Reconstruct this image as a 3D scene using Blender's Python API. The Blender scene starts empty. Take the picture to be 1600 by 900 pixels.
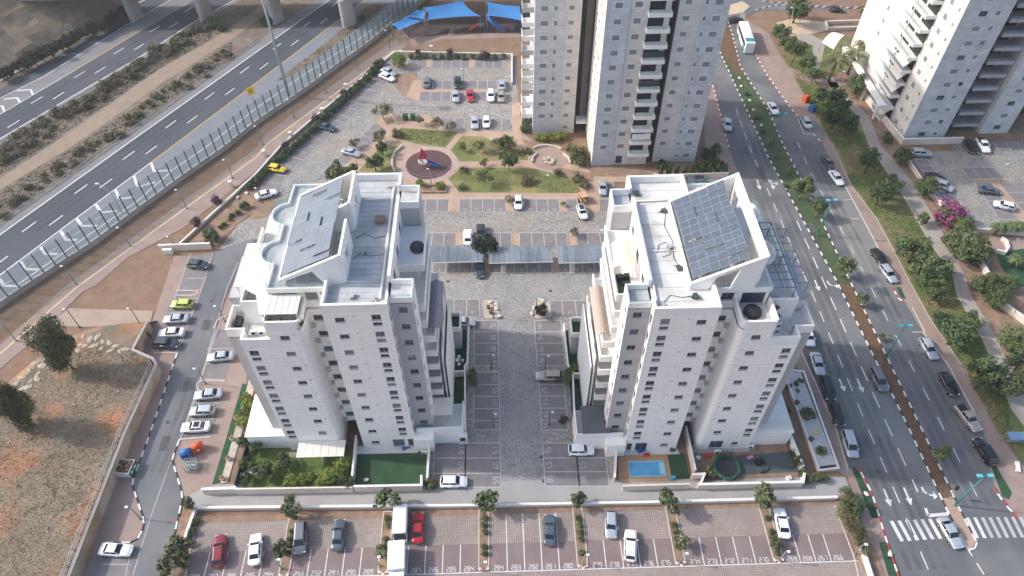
import bpy, math, random
from mathutils import Vector, Matrix
from math import radians, sin, cos, pi, sqrt, atan2, hypot
SC = bpy.context.scene
COL = SC.collection
# ---------------------------------------------------------------- camera
FPX = 1116.0; CAMH = 100.0
R = Matrix(((0.9995926607, -0.0244671101, 0.0146926232), (-0.0280345361, -0.7453549596, 0.6660781102), (-0.0053457869, -0.6662186913, -0.7457372713)))
cam = bpy.data.cameras.new('camera'); camo = bpy.data.objects.new('camera', cam); COL.objects.link(camo)
cx_, cy_, cz_ = (Vector((R[0][i], R[1][i], R[2][i])) for i in range(3))
camo.matrix_world = Matrix(((cx_.x, -cy_.x, -cz_.x, 0), (cx_.y, -cy_.y, -cz_.y, 0), (cx_.z, -cy_.z, -cz_.z, CAMH), (0, 0, 0, 1)))
cam.sensor_width = 36; cam.lens = FPX / 1600 * 36; cam.clip_end = 5000; cam.clip_start = 1
SC.camera = camo
# ---------------------------------------------------------------- light: sun from the far left
SUN_EL = 37.0; SUN_DIR = Vector((cos(radians(9)), -sin(radians(9)), 0))      # way the shadows fall
w = bpy.data.worlds.new('World'); SC.world = w; w.use_nodes = True
nt = w.node_tree; bg = nt.nodes['Background']
sky = nt.nodes.new('ShaderNodeTexSky'); sky.sky_type = 'NISHITA'; sky.sun_disc = False
sky.sun_elevation = radians(SUN_EL)
sky.sun_rotation = atan2(-SUN_DIR.x, -SUN_DIR.y)
sky.air_density = 1.0; sky.dust_density = 3.0; sky.ozone_density = 1.0
nt.links.new(sky.outputs[0], bg.inputs[0]); bg.inputs[1].default_value = 0.15
sun = bpy.data.lights.new('sun', 'SUN'); suno = bpy.data.objects.new('sun', sun); COL.objects.link(suno)
sun.energy = 2.0; sun.angle = radians(1.4); sun.color = (1.0, 0.965, 0.92)
d = Vector((SUN_DIR.x * cos(radians(SUN_EL)), SUN_DIR.y * cos(radians(SUN_EL)), -sin(radians(SUN_EL))))
suno.rotation_euler = d.to_track_quat('-Z', 'Y').to_euler(); suno.location = (-80, 60, 120)
SC.view_settings.view_transform = 'Standard'; SC.view_settings.look = 'None'
SC.view_settings.exposure = 0.78; SC.view_settings.gamma = 1.0; SC.view_settings.use_curve_mapping = False
# ---------------------------------------------------------------- photo pixel -> place (direction only; the height z comes from what is touched)
def ray(px, py):
    return R @ Vector(((px - 800) / FPX, (py - 450) / FPX, 1.0))
def G(px, py, z=0.0):
    d = ray(px, py); t = (z - CAMH) / d.z
    return Vector((d.x * t, d.y * t, z))
def PPM(px, py):
    g = G(px, py); return FPX / ((R.transposed() @ (g - Vector((0, 0, CAMH)))).z)
# ---------------------------------------------------------------- tags
def tag(o, label=None, cat=None, group=None, kind=None):
    for k, v in (('label', label), ('category', cat), ('group', group), ('kind', kind)):
        if v: o[k] = v
    return o
def empty(name, loc=(0, 0, 0), rz=0.0, label=None, cat=None, group=None, s=1.0):
    o = bpy.data.objects.new(name, None); COL.objects.link(o)
    o.location = loc; o.rotation_euler = (0, 0, rz); o.scale = (s, s, s); o.empty_display_size = .2
    return tag(o, label, cat, group)
def obj(name, me, parent=None, loc=(0, 0, 0), rz=0.0, mats=None):
    o = bpy.data.objects.new(name, me); COL.objects.link(o); o.parent = parent
    o.location = loc; o.rotation_euler = (0, 0, rz)
    if mats:
        for i, m in enumerate(mats):
            o.material_slots[i].link = 'OBJECT'; o.material_slots[i].material = m
    return o
def copy_tree(o, parent=None):
    c = o.copy(); COL.objects.link(c); c.parent = parent
    for ch in o.children: copy_tree(ch, c)
    return c
# ---------------------------------------------------------------- mesh builder
class MB:
    def __init__(s): s.v = []; s.f = []; s.m = []; s.k = 0; s.sm = []; s.smooth = False
    def face(s, pts, k=None):
        n = len(s.v); s.v.extend(tuple(p) for p in pts); s.f.append(tuple(range(n, n + len(pts)))); s.m.append(s.k if k is None else k); s.sm.append(s.smooth)
    def box(s, x0, x1, y0, y1, z0, z1, k=None, M_=None, skip=''):
        c = [(x0, y0, z0), (x1, y0, z0), (x1, y1, z0), (x0, y1, z0), (x0, y0, z1), (x1, y0, z1), (x1, y1, z1), (x0, y1, z1)]
        if M_: c = [tuple(M_ @ Vector(p)) for p in c]
        n = len(s.v); s.v.extend(c)
        for t, q in (('b', (0, 3, 2, 1)), ('t', (4, 5, 6, 7)), ('f', (0, 1, 5, 4)), ('r', (1, 2, 6, 5)), ('k', (2, 3, 7, 6)), ('l', (3, 0, 4, 7))):
            if t in skip: continue
            s.f.append(tuple(n + i for i in q)); s.m.append(s.k if k is None else k); s.sm.append(False)
    def bar(s, a, b, wd, h, k=None, up=(0, 0, 1)):
        a = Vector(a); b = Vector(b); t = b - a; L = t.length
        if L < 1e-6: return
        t /= L; u = Vector(up); sd = t.cross(u)
        if sd.length < 1e-4: sd = t.cross(Vector((0, 1, 0)))
        sd.normalize(); u = sd.cross(t)
        M_ = Matrix((( t.x, sd.x, u.x, a.x), (t.y, sd.y, u.y, a.y), (t.z, sd.z, u.z, a.z), (0, 0, 0, 1)))
        s.box(0, L, -wd / 2, wd / 2, -h / 2, h / 2, k, M_)
    def tube(s, pts, rad, n=8, k=None, cap=True, smooth=True):
        pts = [Vector(p) for p in pts]; rings = []
        if not isinstance(rad, (list, tuple)): rad = [rad] * len(pts)
        for i, p in enumerate(pts):
            t = (pts[min(i + 1, len(pts) - 1)] - pts[max(i - 1, 0)]).normalized()
            a = t.cross(Vector((0, 0, 1)))
            if a.length < 1e-3: a = Vector((1, 0, 0))
            a.normalize(); b = t.cross(a)
            b0 = len(s.v)
            for j in range(n):
                an = 2 * pi * j / n; s.v.append(tuple(p + (a * cos(an) + b * sin(an)) * rad[i]))
            rings.append(b0)
        kk = s.k if k is None else k
        for i in range(len(rings) - 1):
            for j in range(n):
                j2 = (j + 1) % n
                s.f.append((rings[i] + j, rings[i] + j2, rings[i + 1] + j2, rings[i + 1] + j)); s.m.append(kk); s.sm.append(smooth)
        if cap:
            s.f.append(tuple(rings[0] + j for j in reversed(range(n)))); s.m.append(kk); s.sm.append(False)
            s.f.append(tuple(rings[-1] + j for j in range(n))); s.m.append(kk); s.sm.append(False)
    def prism(s, poly, z0, z1, k=None, top=True, kt=None):
        n = len(poly)
        a = sum(poly[i][0] * poly[(i + 1) % n][1] - poly[(i + 1) % n][0] * poly[i][1] for i in range(n))
        if a < 0: poly = poly[::-1]
        b0 = len(s.v); s.v.extend((p[0], p[1], z0) for p in poly); s.v.extend((p[0], p[1], z1) for p in poly)
        kk = s.k if k is None else k
        for i in range(n):
            j = (i + 1) % n; s.f.append((b0 + i, b0 + j, b0 + n + j, b0 + n + i)); s.m.append(kk); s.sm.append(False)
        if top: s.f.append(tuple(b0 + n + i for i in range(n))); s.m.append(kk if kt is None else kt); s.sm.append(False)
    def mesh(s, name, mats):
        me = bpy.data.meshes.new(name); me.from_pydata(s.v, [], s.f)
        if not isinstance(mats, (list, tuple)): mats = [mats]
        for m in mats: me.materials.append(m)
        me.polygons.foreach_set('material_index', s.m); me.polygons.foreach_set('use_smooth', s.sm); me.update()
        return me
    def build(s, name, mats, parent=None, loc=(0, 0, 0), rz=0.0):
        return obj(name, s.mesh(name, mats), parent, loc, rz)
# ---------------------------------------------------------------- materials
def lin(c): return tuple((x / 255 / 12.92 if x <= 10 else ((x / 255 + .055) / 1.055) ** 2.4) for x in c)
MATS = {}
def M(name, c, rough=.85, var=.12, scale=.6, fine=6.0, bump=0.0, metal=0.0, spec=.3, c2=None, mix=(.45, .6), mscale=.15, coat=0.0, trans=0.0, rnd=0.0):
    if name in MATS: return MATS[name]
    m = bpy.data.materials.new(name); m.use_nodes = True; N = m.node_tree.nodes; L = m.node_tree.links; b = N['Principled BSDF']
    b.inputs['Roughness'].default_value = rough; b.inputs['Metallic'].default_value = metal; b.inputs['Specular IOR Level'].default_value = spec
    b.inputs['Coat Weight'].default_value = coat; b.inputs['Coat Roughness'].default_value = .08
    c = lin(c); geo = N.new('ShaderNodeNewGeometry'); pos = geo.outputs['Position']
    def noise(sc, det=4):
        n = N.new('ShaderNodeTexNoise'); n.inputs['Scale'].default_value = sc; n.inputs['Detail'].default_value = det; L.new(pos, n.inputs['Vector']); return n.outputs['Fac']
    def mixc(f, a, bb):
        x = N.new('ShaderNodeMix'); x.data_type = 'RGBA'
        if hasattr(f, 'node'): L.new(f, x.inputs['Factor'])
        else: x.inputs['Factor'].default_value = f
        for i, q in ((6, a), (7, bb)):
            if hasattr(q, 'node'): L.new(q, x.inputs[i])
            else: x.inputs[i].default_value = (*q, 1)
        return x.outputs[2]
    col = c
    if c2:
        r = N.new('ShaderNodeMapRange'); r.inputs[1].default_value = mix[0]; r.inputs[2].default_value = mix[1]; L.new(noise(mscale, 6), r.inputs[0])
        col = mixc(r.outputs[0], c, lin(c2))
    if var:
        a = noise(scale); f = noise(fine, 3)
        ad = N.new('ShaderNodeMath'); ad.operation = 'ADD'; L.new(a, ad.inputs[0]); L.new(f, ad.inputs[1])
        mr = N.new('ShaderNodeMapRange'); mr.inputs[1].default_value = .7; mr.inputs[2].default_value = 1.3; mr.inputs[3].default_value = 1 - var; mr.inputs[4].default_value = 1 + var; L.new(ad.outputs[0], mr.inputs[0])
        fac = mr.outputs[0]
        if rnd:
            oi = N.new('ShaderNodeObjectInfo'); rr = N.new('ShaderNodeMapRange'); rr.inputs[3].default_value = 1 - rnd; rr.inputs[4].default_value = 1 + rnd; L.new(oi.outputs['Random'], rr.inputs[0])
            mu = N.new('ShaderNodeMath'); mu.operation = 'MULTIPLY'; L.new(fac, mu.inputs[0]); L.new(rr.outputs[0], mu.inputs[1]); fac = mu.outputs[0]
        vm = N.new('ShaderNodeVectorMath'); vm.operation = 'SCALE'
        if hasattr(col, 'node'): L.new(col, vm.inputs[0])
        else: vm.inputs[0].default_value = col
        L.new(fac, vm.inputs['Scale']); col = vm.outputs[0]
    if hasattr(col, 'node'): L.new(col, b.inputs['Base Color'])
    else: b.inputs['Base Color'].default_value = (*col, 1)
    if bump:
        bp = N.new('ShaderNodeBump'); bp.inputs['Strength'].default_value = bump; bp.inputs['Distance'].default_value = .05; L.new(noise(fine * 1.5, 4), bp.inputs['Height']); L.new(bp.outputs[0], b.inputs['Normal'])
    if trans: b.inputs['Transmission Weight'].default_value = trans
    MATS[name] = m; return m
def BRICK(name, c, c2, mortar, bw, bh, rot=0.0, rough=.85, msize=.02, var=.12, scale=.4, plane='xy', off=.5, stain=None, streak=0.0):
    m = M(name, c, rough, 0); N = m.node_tree.nodes; L = m.node_tree.links; b = N['Principled BSDF']
    geo = N.new('ShaderNodeNewGeometry'); mp = N.new('ShaderNodeMapping'); L.new(geo.outputs['Position'], mp.inputs[0])
    mp.inputs['Rotation'].default_value = {'xy': (0, 0, rot), 'xz': (radians(90), 0, 0)}.get(plane, (0, 0, 0))
    src = mp.outputs[0]
    if plane == 'wall':                       # any vertical wall: u = x + y, v = z
        sp = N.new('ShaderNodeSeparateXYZ'); L.new(geo.outputs['Position'], sp.inputs[0]); ad = N.new('ShaderNodeMath'); L.new(sp.outputs[0], ad.inputs[0]); L.new(sp.outputs[1], ad.inputs[1])
        cb = N.new('ShaderNodeCombineXYZ'); L.new(ad.outputs[0], cb.inputs[0]); L.new(sp.outputs[2], cb.inputs[1]); src = cb.outputs[0]
    t = N.new('ShaderNodeTexBrick'); L.new(src, t.inputs['Vector'])
    t.inputs['Color1'].default_value = (*lin(c), 1); t.inputs['Color2'].default_value = (*lin(c2), 1); t.inputs['Mortar'].default_value = (*lin(mortar), 1)
    t.inputs['Scale'].default_value = 1; t.inputs['Brick Width'].default_value = bw; t.inputs['Row Height'].default_value = bh; t.inputs['Mortar Size'].default_value = msize; t.offset = off
    def noise(sc, det):
        n = N.new('ShaderNodeTexNoise'); n.inputs['Scale'].default_value = sc; n.inputs['Detail'].default_value = det; L.new(geo.outputs['Position'], n.inputs['Vector']); return n.outputs['Fac']
    mr = N.new('ShaderNodeMapRange'); mr.inputs[1].default_value = .3; mr.inputs[2].default_value = .7; mr.inputs[3].default_value = 1 - var; mr.inputs[4].default_value = 1 + var; L.new(noise(scale, 6), mr.inputs[0])
    vm = N.new('ShaderNodeVectorMath'); vm.operation = 'SCALE'; L.new(t.outputs[0], vm.inputs[0]); L.new(mr.outputs[0], vm.inputs['Scale']); col = vm.outputs[0]
    if streak:                                # rain streaks: noise drawn out down the wall
        mp2 = N.new('ShaderNodeMapping'); mp2.inputs['Scale'].default_value = (1.6, 1.6, .07); L.new(geo.outputs['Position'], mp2.inputs[0]); sn = N.new('ShaderNodeTexNoise'); sn.inputs['Scale'].default_value = 1.0; sn.inputs['Detail'].default_value = 5; L.new(mp2.outputs[0], sn.inputs['Vector'])
        sr = N.new('ShaderNodeMapRange'); sr.inputs[1].default_value = .45; sr.inputs[2].default_value = .75; sr.inputs[3].default_value = 1; sr.inputs[4].default_value = 1 - streak; L.new(sn.outputs['Fac'], sr.inputs[0])
        vs = N.new('ShaderNodeVectorMath'); vs.operation = 'SCALE'; L.new(col, vs.inputs[0]); L.new(sr.outputs[0], vs.inputs['Scale']); col = vs.outputs[0]
    if stain:
        x = N.new('ShaderNodeMix'); x.data_type = 'RGBA'; r2 = N.new('ShaderNodeMapRange'); r2.inputs[1].default_value = .5; r2.inputs[2].default_value = .72; r2.inputs[4].default_value = .6; L.new(noise(.13, 5), r2.inputs[0])
        L.new(r2.outputs[0], x.inputs[0]); L.new(col, x.inputs[6]); x.inputs[7].default_value = (*lin(stain), 1); col = x.outputs[2]
    L.new(col, b.inputs['Base Color']); return m
# ================================================================= palette
ASPH = M('asphalt_boulevard', (102, 104, 107), .9, .12, .12, 9, c2=(122, 122, 121), mscale=.09)
ASPL = M('asphalt_street', (106, 108, 112), .9, .12, .15, 8, c2=(120, 121, 123), mscale=.08)
ASPW = M('asphalt_highway', (76, 80, 87), .9, .09, .05, 6, c2=(86, 89, 95), mscale=.03)
LANE = M('concrete_lane', (160, 158, 156), .9, .10, .3, 5)
SHOUL = M('highway_shoulder', (126, 126, 126), .9, .10, .3, 4)
COBB = BRICK('cobble_paving', (176, 171, 164), (128, 126, 124), (104, 102, 99), .36, .22, .5, var=.14, scale=.35, stain=(150, 138, 120))
DRIV = BRICK('driveway_paving', (172, 169, 166), (134, 134, 134), (104, 103, 103), .34, .2, .8, var=.12, scale=.3, stain=(158, 150, 140))
STALL = BRICK('stall_paving', (145, 140, 141), (132, 127, 129), (114, 110, 111), .22, .11, 0, var=.12, scale=.5)
PINK = BRICK('pink_paving', (190, 164, 144), (178, 152, 133), (158, 136, 120), .24, .12, .3, var=.10, scale=.4)
WALK = BRICK('sidewalk_brick', (168, 148, 138), (156, 136, 127), (138, 120, 112), .24, .12, 0, var=.12, scale=.3)
LOTP = BRICK('lot_grass_paver', (166, 154, 148), (152, 140, 135), (126, 115, 110), .32, .32, 0, msize=.04, var=.14, scale=.3, off=0, stain=(150, 138, 128))
LOTM = BRICK('lot_mauve_paver', (144, 127, 125), (134, 118, 116), (120, 106, 104), .22, .11, 0, var=.13, scale=.35, stain=(128, 112, 108))
DIRT = M('orange_dirt', (134, 108, 88), .95, .22, .5, 5, .4, c2=(134, 112, 94), mscale=.18)
DIRTB = M('bare_brown_soil', (134, 114, 98), .95, .2, 1.2, 7, .3, c2=(152, 124, 104), mscale=.5)
FIELD = M('dry_field', (126, 114, 98), .95, .30, .3, 2.5, .6, c2=(158, 112, 82), mix=(.46, .70), mscale=.16)
VERGE = M('highway_verge', (124, 113, 100), .95, .28, .5, 4, .4, c2=(110, 100, 88), mscale=.12)
TRACK = M('dirt_track', (146, 130, 113), .95, .14, .5, 4, .3)
SLOPE = M('embankment_soil', (142, 126, 104), .95, .2, .4, 3, .7, c2=(132, 116, 96), mscale=.15)
GRASS = M('park_grass', (112, 118, 74), .95, .22, .5, 7, .4, c2=(138, 132, 90), mscale=.12)
GRASSR = M('verge_grass', (98, 110, 64), .95, .25, .4, 7, .4, c2=(134, 120, 88), mscale=.1)
TURF = M('artificial_turf', (50, 80, 58), .95, .24, .5, 7, .3, c2=(66, 88, 62), mix=(.45, .75), mscale=.4)
TURFD = M('median_turf', (74, 90, 62), .95, .22, .5, 8, .3, c2=(104, 94, 74), mix=(.5, .75), mscale=.35)
MULCH = M('mulch', (108, 84, 66), .95, .35, 1.5, 9, .7)
GRAVEL = M('white_gravel', (188, 184, 182), .95, .18, 1.5, 12, .5)
RUBB = M('rubber_floor', (92, 72, 74), .9, .08, .5, 6)
RUBD = M('dark_rubber_floor', (86, 74, 74), .9, .12, .4, 5)
PAINT = M('road_paint', (214, 213, 210), .7, .18, 1.5, 9)
PAINTF = M('worn_paint', (182, 180, 178), .75, .16, 1.2, 9)
PAINTY = M('yellow_paint', (206, 170, 84), .7, .1, 1, 8)
KW = M('kerb_white', (224, 222, 218), .8, .1, 2, 9); KB = M('kerb_black', (70, 70, 72), .85, .15, 2, 9); KR = M('kerb_red', (176, 66, 70), .8, .12, 2, 9)
KS = M('kerb_stone', (196, 186, 176), .85, .12, 1.2, 8)
WHITE = BRICK('white_stone_cladding', (245, 241, 236), (241, 237, 232), (208, 204, 199), 2.4, .83, msize=.022, var=.03, scale=.3, plane='wall', streak=.045)
WHITE2 = M('white_plaster', (234, 232, 228), .8, .05, .6, 5)
GREYP = M('grey_plaster', (178, 177, 178), .85, .06, .4, 5)
WALLC = M('cream_wall', (218, 206, 192), .85, .08, .6, 6)
CONC = M('concrete', (172, 168, 162), .9, .1, .4, 4, c2=(156, 151, 145), mscale=.2)
CONCT = M('retaining_concrete', (178, 162, 148), .9, .12, .4, 4, c2=(160, 136, 112), mscale=.25)
ROOFM = M('roof_membrane', (172, 175, 178), .8, .14, .5, 5, c2=(194, 194, 192), mix=(.4, .7), mscale=.4)
ROOFW = M('white_roof_coat', (206, 205, 202), .8, .14, .4, 5, c2=(178, 174, 166), mix=(.45, .75), mscale=.35)
TSTONE = BRICK('tower_stone_grey', (204, 206, 208), (188, 192, 196), (172, 176, 180), 1.5, .62, msize=.02, var=.10, scale=.35, plane='wall', streak=.06)
TSTONEW = BRICK('tower_stone_pale', (218, 214, 208), (208, 203, 197), (190, 185, 178), 1.4, .62, msize=.02, var=.08, scale=.35, plane='wall')
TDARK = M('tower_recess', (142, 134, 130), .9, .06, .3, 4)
GLASSES = [M('window_glass_dark', (40, 48, 56), .1, .3, .35, 1.2, spec=.6), M('window_glass_blue', (74, 92, 112), .1, .25, .35, 1.2, spec=.7), M('window_curtain', (128, 128, 126), .3, .25, .4, 1.5, spec=.5)]
GLASS = M('window_glass', (52, 66, 80), .12, .3, .35, 1.2, spec=.6)
GLASST = M('teal_rail_glass', (150, 176, 176), .15, .1, .6, 3, spec=.5)
DARKG = M('dark_opening', (46, 48, 52), .4, .2, .5, 3)
ALU = M('grey_aluminium', (126, 128, 132), .45, .05, 1, 4, metal=.4); ALUW = M('white_frame', (222, 222, 220), .6, .04, 1, 4)
SHUT = M('roller_shutter', (138, 140, 142), .7, .1, .5, 3, rnd=.12)
SOLAR = M('solar_cell', (104, 113, 126), .24, .10, .25, 2.5, spec=.7, rnd=.08); SOLB = M('solar_cell_blue', (80, 90, 104), .24, .10, .3, 2.5, spec=.7, rnd=.1)
STEEL = M('galvanised_steel', (150, 154, 158), .5, .08, 1, 5, metal=.3); DSTEEL = M('dark_green_grey_steel', (72, 82, 84), .6, .06, 1, 5)
TEAL = M('teal_paint', (64, 136, 138), .5, .05, 1, 5); LAMPW = M('lamp_head', (214, 220, 222), .5, .03, 1, 4)
CORR = M('corrugated_roof', (146, 156, 164), .5, .12, .3, 3, metal=.25, c2=(124, 136, 146), mscale=.2, rnd=.14)
BEIGE = M('beige_pergola', (222, 216, 206), .75, .05, .4, 3); BARK = M('bark', (120, 98, 78), .95, .25, 2, 10, .6); BARKG = M('pale_bark', (168, 154, 136), .95, .2, 2, 10, .5)
BLUE = M('blue_shade_cloth', (66, 126, 184), .8, .08, .25, 3)
def LEAF(n, c, c2, var=.3): return M(n, c, .7, var, .9, 3.5, spec=.25, c2=c2, mix=(.4, .62), mscale=.8, rnd=.16)
LF_D = LEAF('leaf_dark', (64, 82, 56), (96, 110, 72)); LF_M = LEAF('leaf_mid', (80, 96, 62), (108, 118, 78)); LF_O = LEAF('leaf_olive', (86, 90, 62), (118, 116, 82))
LF_L = LEAF('leaf_light', (108, 128, 62), (142, 152, 78)); LF_P = LEAF('leaf_pine', (72, 80, 54), (98, 100, 68)); LF_PU = LEAF('leaf_purple', (78, 56, 68), (98, 74, 80)); LF_R = LEAF('leaf_lot', (72, 88, 60), (114, 118, 86))
LF_DRY = LEAF('leaf_dry', (128, 116, 100), (108, 102, 84)); LF_BG = LEAF('bougainvillea', (158, 66, 128), (120, 80, 100)); LF_Y = LEAF('leaf_yellowgreen', (138, 146, 62), (108, 126, 60)); LF_DK = LEAF('leaf_almost_black', (42, 50, 46), (60, 66, 58))
# ================================================================= ground sheets
ZC = [0]
def sheet(name, pts, lvl, mat, px=True, z=0.0, kind='structure', parent=None):
    m = MB(); P = [G(*p, z) if px else Vector((p[0], p[1], z)) for p in pts]
    n = len(P); a = sum(P[i].x * P[(i + 1) % n].y - P[(i + 1) % n].x * P[i].y for i in range(n))
    if a < 0: P = P[::-1]
    ZC[0] += 1; m.face([(p.x, p.y, z + lvl * .012 + (ZC[0] % 3) * .004) for p in P]); o = m.build(name, mat, parent)
    if not parent: tag(o, kind=kind)
    return o
def PL(pts, px=True, z=0.0): return [G(*p, z) if px else Vector((p[0], p[1], z)) for p in pts]
def walkline(P, step):
    out = []; acc = 0
    for a, b in zip(P, P[1:]):
        L = (b - a).length; t = (b - a) / L if L else Vector((1, 0, 0))
        while acc <= L: out.append((a + t * acc, t)); acc += step
        acc -= L
    return out
def at_len(P, s):
    for a, b in zip(P, P[1:]):
        L = (b - a).length
        if s <= L: return a + (b - a) * (s / L)
        s -= L
    return P[-1]
def plen(P): return sum((b - a).length for a, b in zip(P, P[1:]))
def ribbon(m, P, wd, z, k=None):
    for a, b in zip(P, P[1:]):
        t = (b - a).normalized(); n = Vector((-t.y, t.x, 0)) * wd / 2
        m.face([(p.x, p.y, z) for p in (a - n, b - n, b + n, a + n)][::1], k)
def dashes(m, P, wd, z, on, off, start=0.0, k=None):
    L = plen(P); s = start
    while s < L:
        ribbon(m, [at_len(P, s), at_len(P, min(s + on, L))], wd, z, k); s += on + off
def kerb(name, P, mats, seg=1.0, wd=.22, h=.14, px=True, z=0.0):
    if px: P = PL(P, True, z)
    L = plen(P); m = MB(); s = 0; i = 0; n = max(1, round(L / seg)); seg = L / n
    for i in range(n):
        a = at_len(P, i * seg); b = at_len(P, (i + 1) * seg - .015)
        m.bar(a + Vector((0, 0, h / 2 - .03)), b + Vector((0, 0, h / 2 - .03)), wd, h + .06, i % len(mats))
    return tag(m.build(name, mats), kind='structure')
SEG = {'0': 'abcdef', '1': 'bc', '2': 'abged', '3': 'abgcd', '4': 'fgbc', '5': 'afgcd', '6': 'afgecd', '7': 'abc', '8': 'abcdefg', '9': 'abcdfg'}
def digits(m, txt, c, u, v, h, z, k=None):
    """painted seven-segment numerals centred at c; u reading direction, v up direction of the text (unit, ground)"""
    wd = h * .5; t = h * .15; adv = h * .76; x0 = -adv * (len(txt) - 1) / 2
    S = {'a': (-wd / 2, h / 2, wd / 2, h / 2), 'g': (-wd / 2, 0, wd / 2, 0), 'd': (-wd / 2, -h / 2, wd / 2, -h / 2), 'b': (wd / 2, 0, wd / 2, h / 2), 'c': (wd / 2, -h / 2, wd / 2, 0), 'f': (-wd / 2, 0, -wd / 2, h / 2), 'e': (-wd / 2, -h / 2, -wd / 2, 0)}
    for i, ch in enumerate(txt):
        for s_ in SEG[ch]:
            ax, ay, bx, by = S[s_]; e = t * .35
            if ay == by: q = [(ax + e, ay - t / 2), (bx - e, ay - t / 2), (bx - e, ay + t / 2), (ax + e, ay + t / 2)]
            else: q = [(ax - t / 2, ay + e), (ax + t / 2, ay + e), (ax + t / 2, by - e), (ax - t / 2, by - e)]
            pts = [c + u * (x0 + i * adv + qx) + v * qy for qx, qy in q]
            m.face([(p.x, p.y, z) for p in pts], k)
def extend(P, e):
    return [P[0] + (P[0] - P[1]).normalized() * e] + P[1:-1] + [P[-1] + (P[-1] - P[-2]).normalized() * e]
def band(name, A, B, lvl, mat, e=0.0):
    A = PL(A); B = PL(B)
    if e: A = extend(A, e); B = extend(B, e)
    n = 40; m = MB(); ZC[0] += 1; z = lvl * .012 + (ZC[0] % 3) * .004; LA, LB = plen(A), plen(B)
    cum = lambda P: [0] + [plen(P[:i + 1]) / plen(P) for i in range(1, len(P))]
    us = sorted({round(i / n, 4) for i in range(n + 1)} | {round(u, 4) for u in cum(A)} | {round(u, 4) for u in cum(B)})
    q = [(at_len(A, LA * u), at_len(B, LB * u)) for u in us]
    for (a, b), (c, d) in zip(q, q[1:]): m.face([(p.x, p.y, z) for p in (b, d, c, a)])
    return tag(m.build(name, mat), kind='structure')
g = MB(); g.face([(-480, -250, -.03), (480, -250, -.03), (480, 620, -.03), (-480, 620, -.03)]); tag(g.build('ground', DIRT), kind='structure')
# ---- highway
BAR = [(0, 470), (34, 447), (145, 375), (212, 325), (275, 279), (350, 227), (400, 187), (472, 139), (522, 102), (575, 64), (617, 30), (650, 5)]
R3L = [(0, 367), (200, 224), (400, 82), (512, 2)]; R3R = [(0, 430), (236, 254), (400, 130), (565, 4)]
R2U = [(0, 179), (117, 110), (210, 54), (295, 5)]; R2D = [(0, 217), (222, 87), (310, 30), (367, 0)]
band('highway_verge', [(0, 90), (190, 0), (240, -25)], [(0, 466), (350, 225), (655, 0)], 1, VERGE, 60)
band('highway_road', R2U, R2D, 3, ASPW, 60); band('highway_road', R3L, R3R, 3, ASPW, 60)
band('highway_shoulder', [(0, 154), (68, 120), (200, 38), (275, -5)], R2U, 2, SHOUL, 60)
band('ramp_road', [(0, 140), (192, 24), (250, -8)], [(0, 156), (68, 121), (201, 39), (275, -4)], 3, ASPW, 60)
band('highway_shoulder', R2D, [(0, 225), (222, 94), (316, 33), (377, 0)], 2, SHOUL, 60)
band('highway_shoulder', [(0, 352), (172, 230), (362, 94), (490, 2)], R3L, 2, SHOUL, 60)
band('ramp_road', R3R, BAR[:1] + BAR[2:3] + BAR[5:6] + BAR[7:8] + BAR[-1:], 2, M('ramp_grey', (122, 126, 132), .9, .08, .2, 6), 60)
sheet('verge_strip', [(430, 128), (517, 60), (575, 8), (605, 6), (555, 47), (500, 88), (452, 122)], 4, VERGE)
band('dirt_track', [(0, 279), (88, 221), (250, 108), (335, 60), (400, 14)], [(0, 297), (118, 226), (262, 124), (362, 62), (425, 16)], 3, TRACK, 50)
m = MB(); z = .05
for P in (R3L, R2D, [(0, 154), (68, 120), (200, 38), (275, -5)]): ribbon(m, extend(PL(P), 50), .28, z)
ribbon(m, PL([(0, 430), (236, 254)]), .25, z); ribbon(m, PL([(0, 179), (117, 110)]), .2, z)
ribbon(m, PL([(236, 254), (400, 130), (565, 4), (620, -40)]), .22, z, 1); ribbon(m, PL([(117, 110), (210, 54), (295, 5)]), .22, z, 1)
ribbon(m, PL([(25, 447), (215, 314), (275, 262), (322, 230), (397, 172), (475, 117), (560, 62), (615, 22)]), .3, z)
for P in ([(21, 194), (91, 150), (156, 110), (215, 75), (269, 41), (330, 2)], [(57, 157), (124, 117), (184, 81), (240, 47), (291, 17)], [(45, 355), (126, 296), (200, 244), (266, 195), (325, 152), (379, 112), (510, 16)], [(87, 345), (165, 287), (237, 234), (300, 187), (357, 145), (530, 15)]):
    P = PL(P); per = (P[1] - P[0]).length
    for i in range(-4, 14): 
        Q = extend(P, 60); s = 60 + i * per - 1.6
        if 0 < s < plen(Q) - 3: ribbon(m, [at_len(Q, s), at_len(Q, s + 3.4)], .26, z)
for a, b, c in (((236, 254), (241, 268), (272, 266)), ((209, 274), (215, 292), (243, 285)), ((180, 296), (187, 311), (210, 308)), ((150, 320), (158, 332), (183, 330)), ((120, 342), (128, 353), (152, 353)), ((95, 361), (103, 375), (121, 375)), ((64, 386), (70, 397), (91, 397)), ((33, 409), (40, 421), (60, 421)), ((0, 436), (7, 447), (28, 447)), ((-28, 460), (-22, 470), (0, 470))):
    ribbon(m, PL([a, b, c]), .55, z)
for a, b, c in (((27, 142), (48, 140), (52, 149)), ((6, 155), (27, 153), (32, 161)), ((-10, 166), (4, 166), (7, 175))): ribbon(m, PL([a, b, c]), .5, z)
for i in range(7): ribbon(m, PL([(5 + i * 36, 446 - i * 25.5), (5 + i * 36 + 12, 446 - i * 25.5 - 8)]), .15, z)
tag(m.build('highway_markings', [PAINT, PAINTY]), kind='structure')
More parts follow.
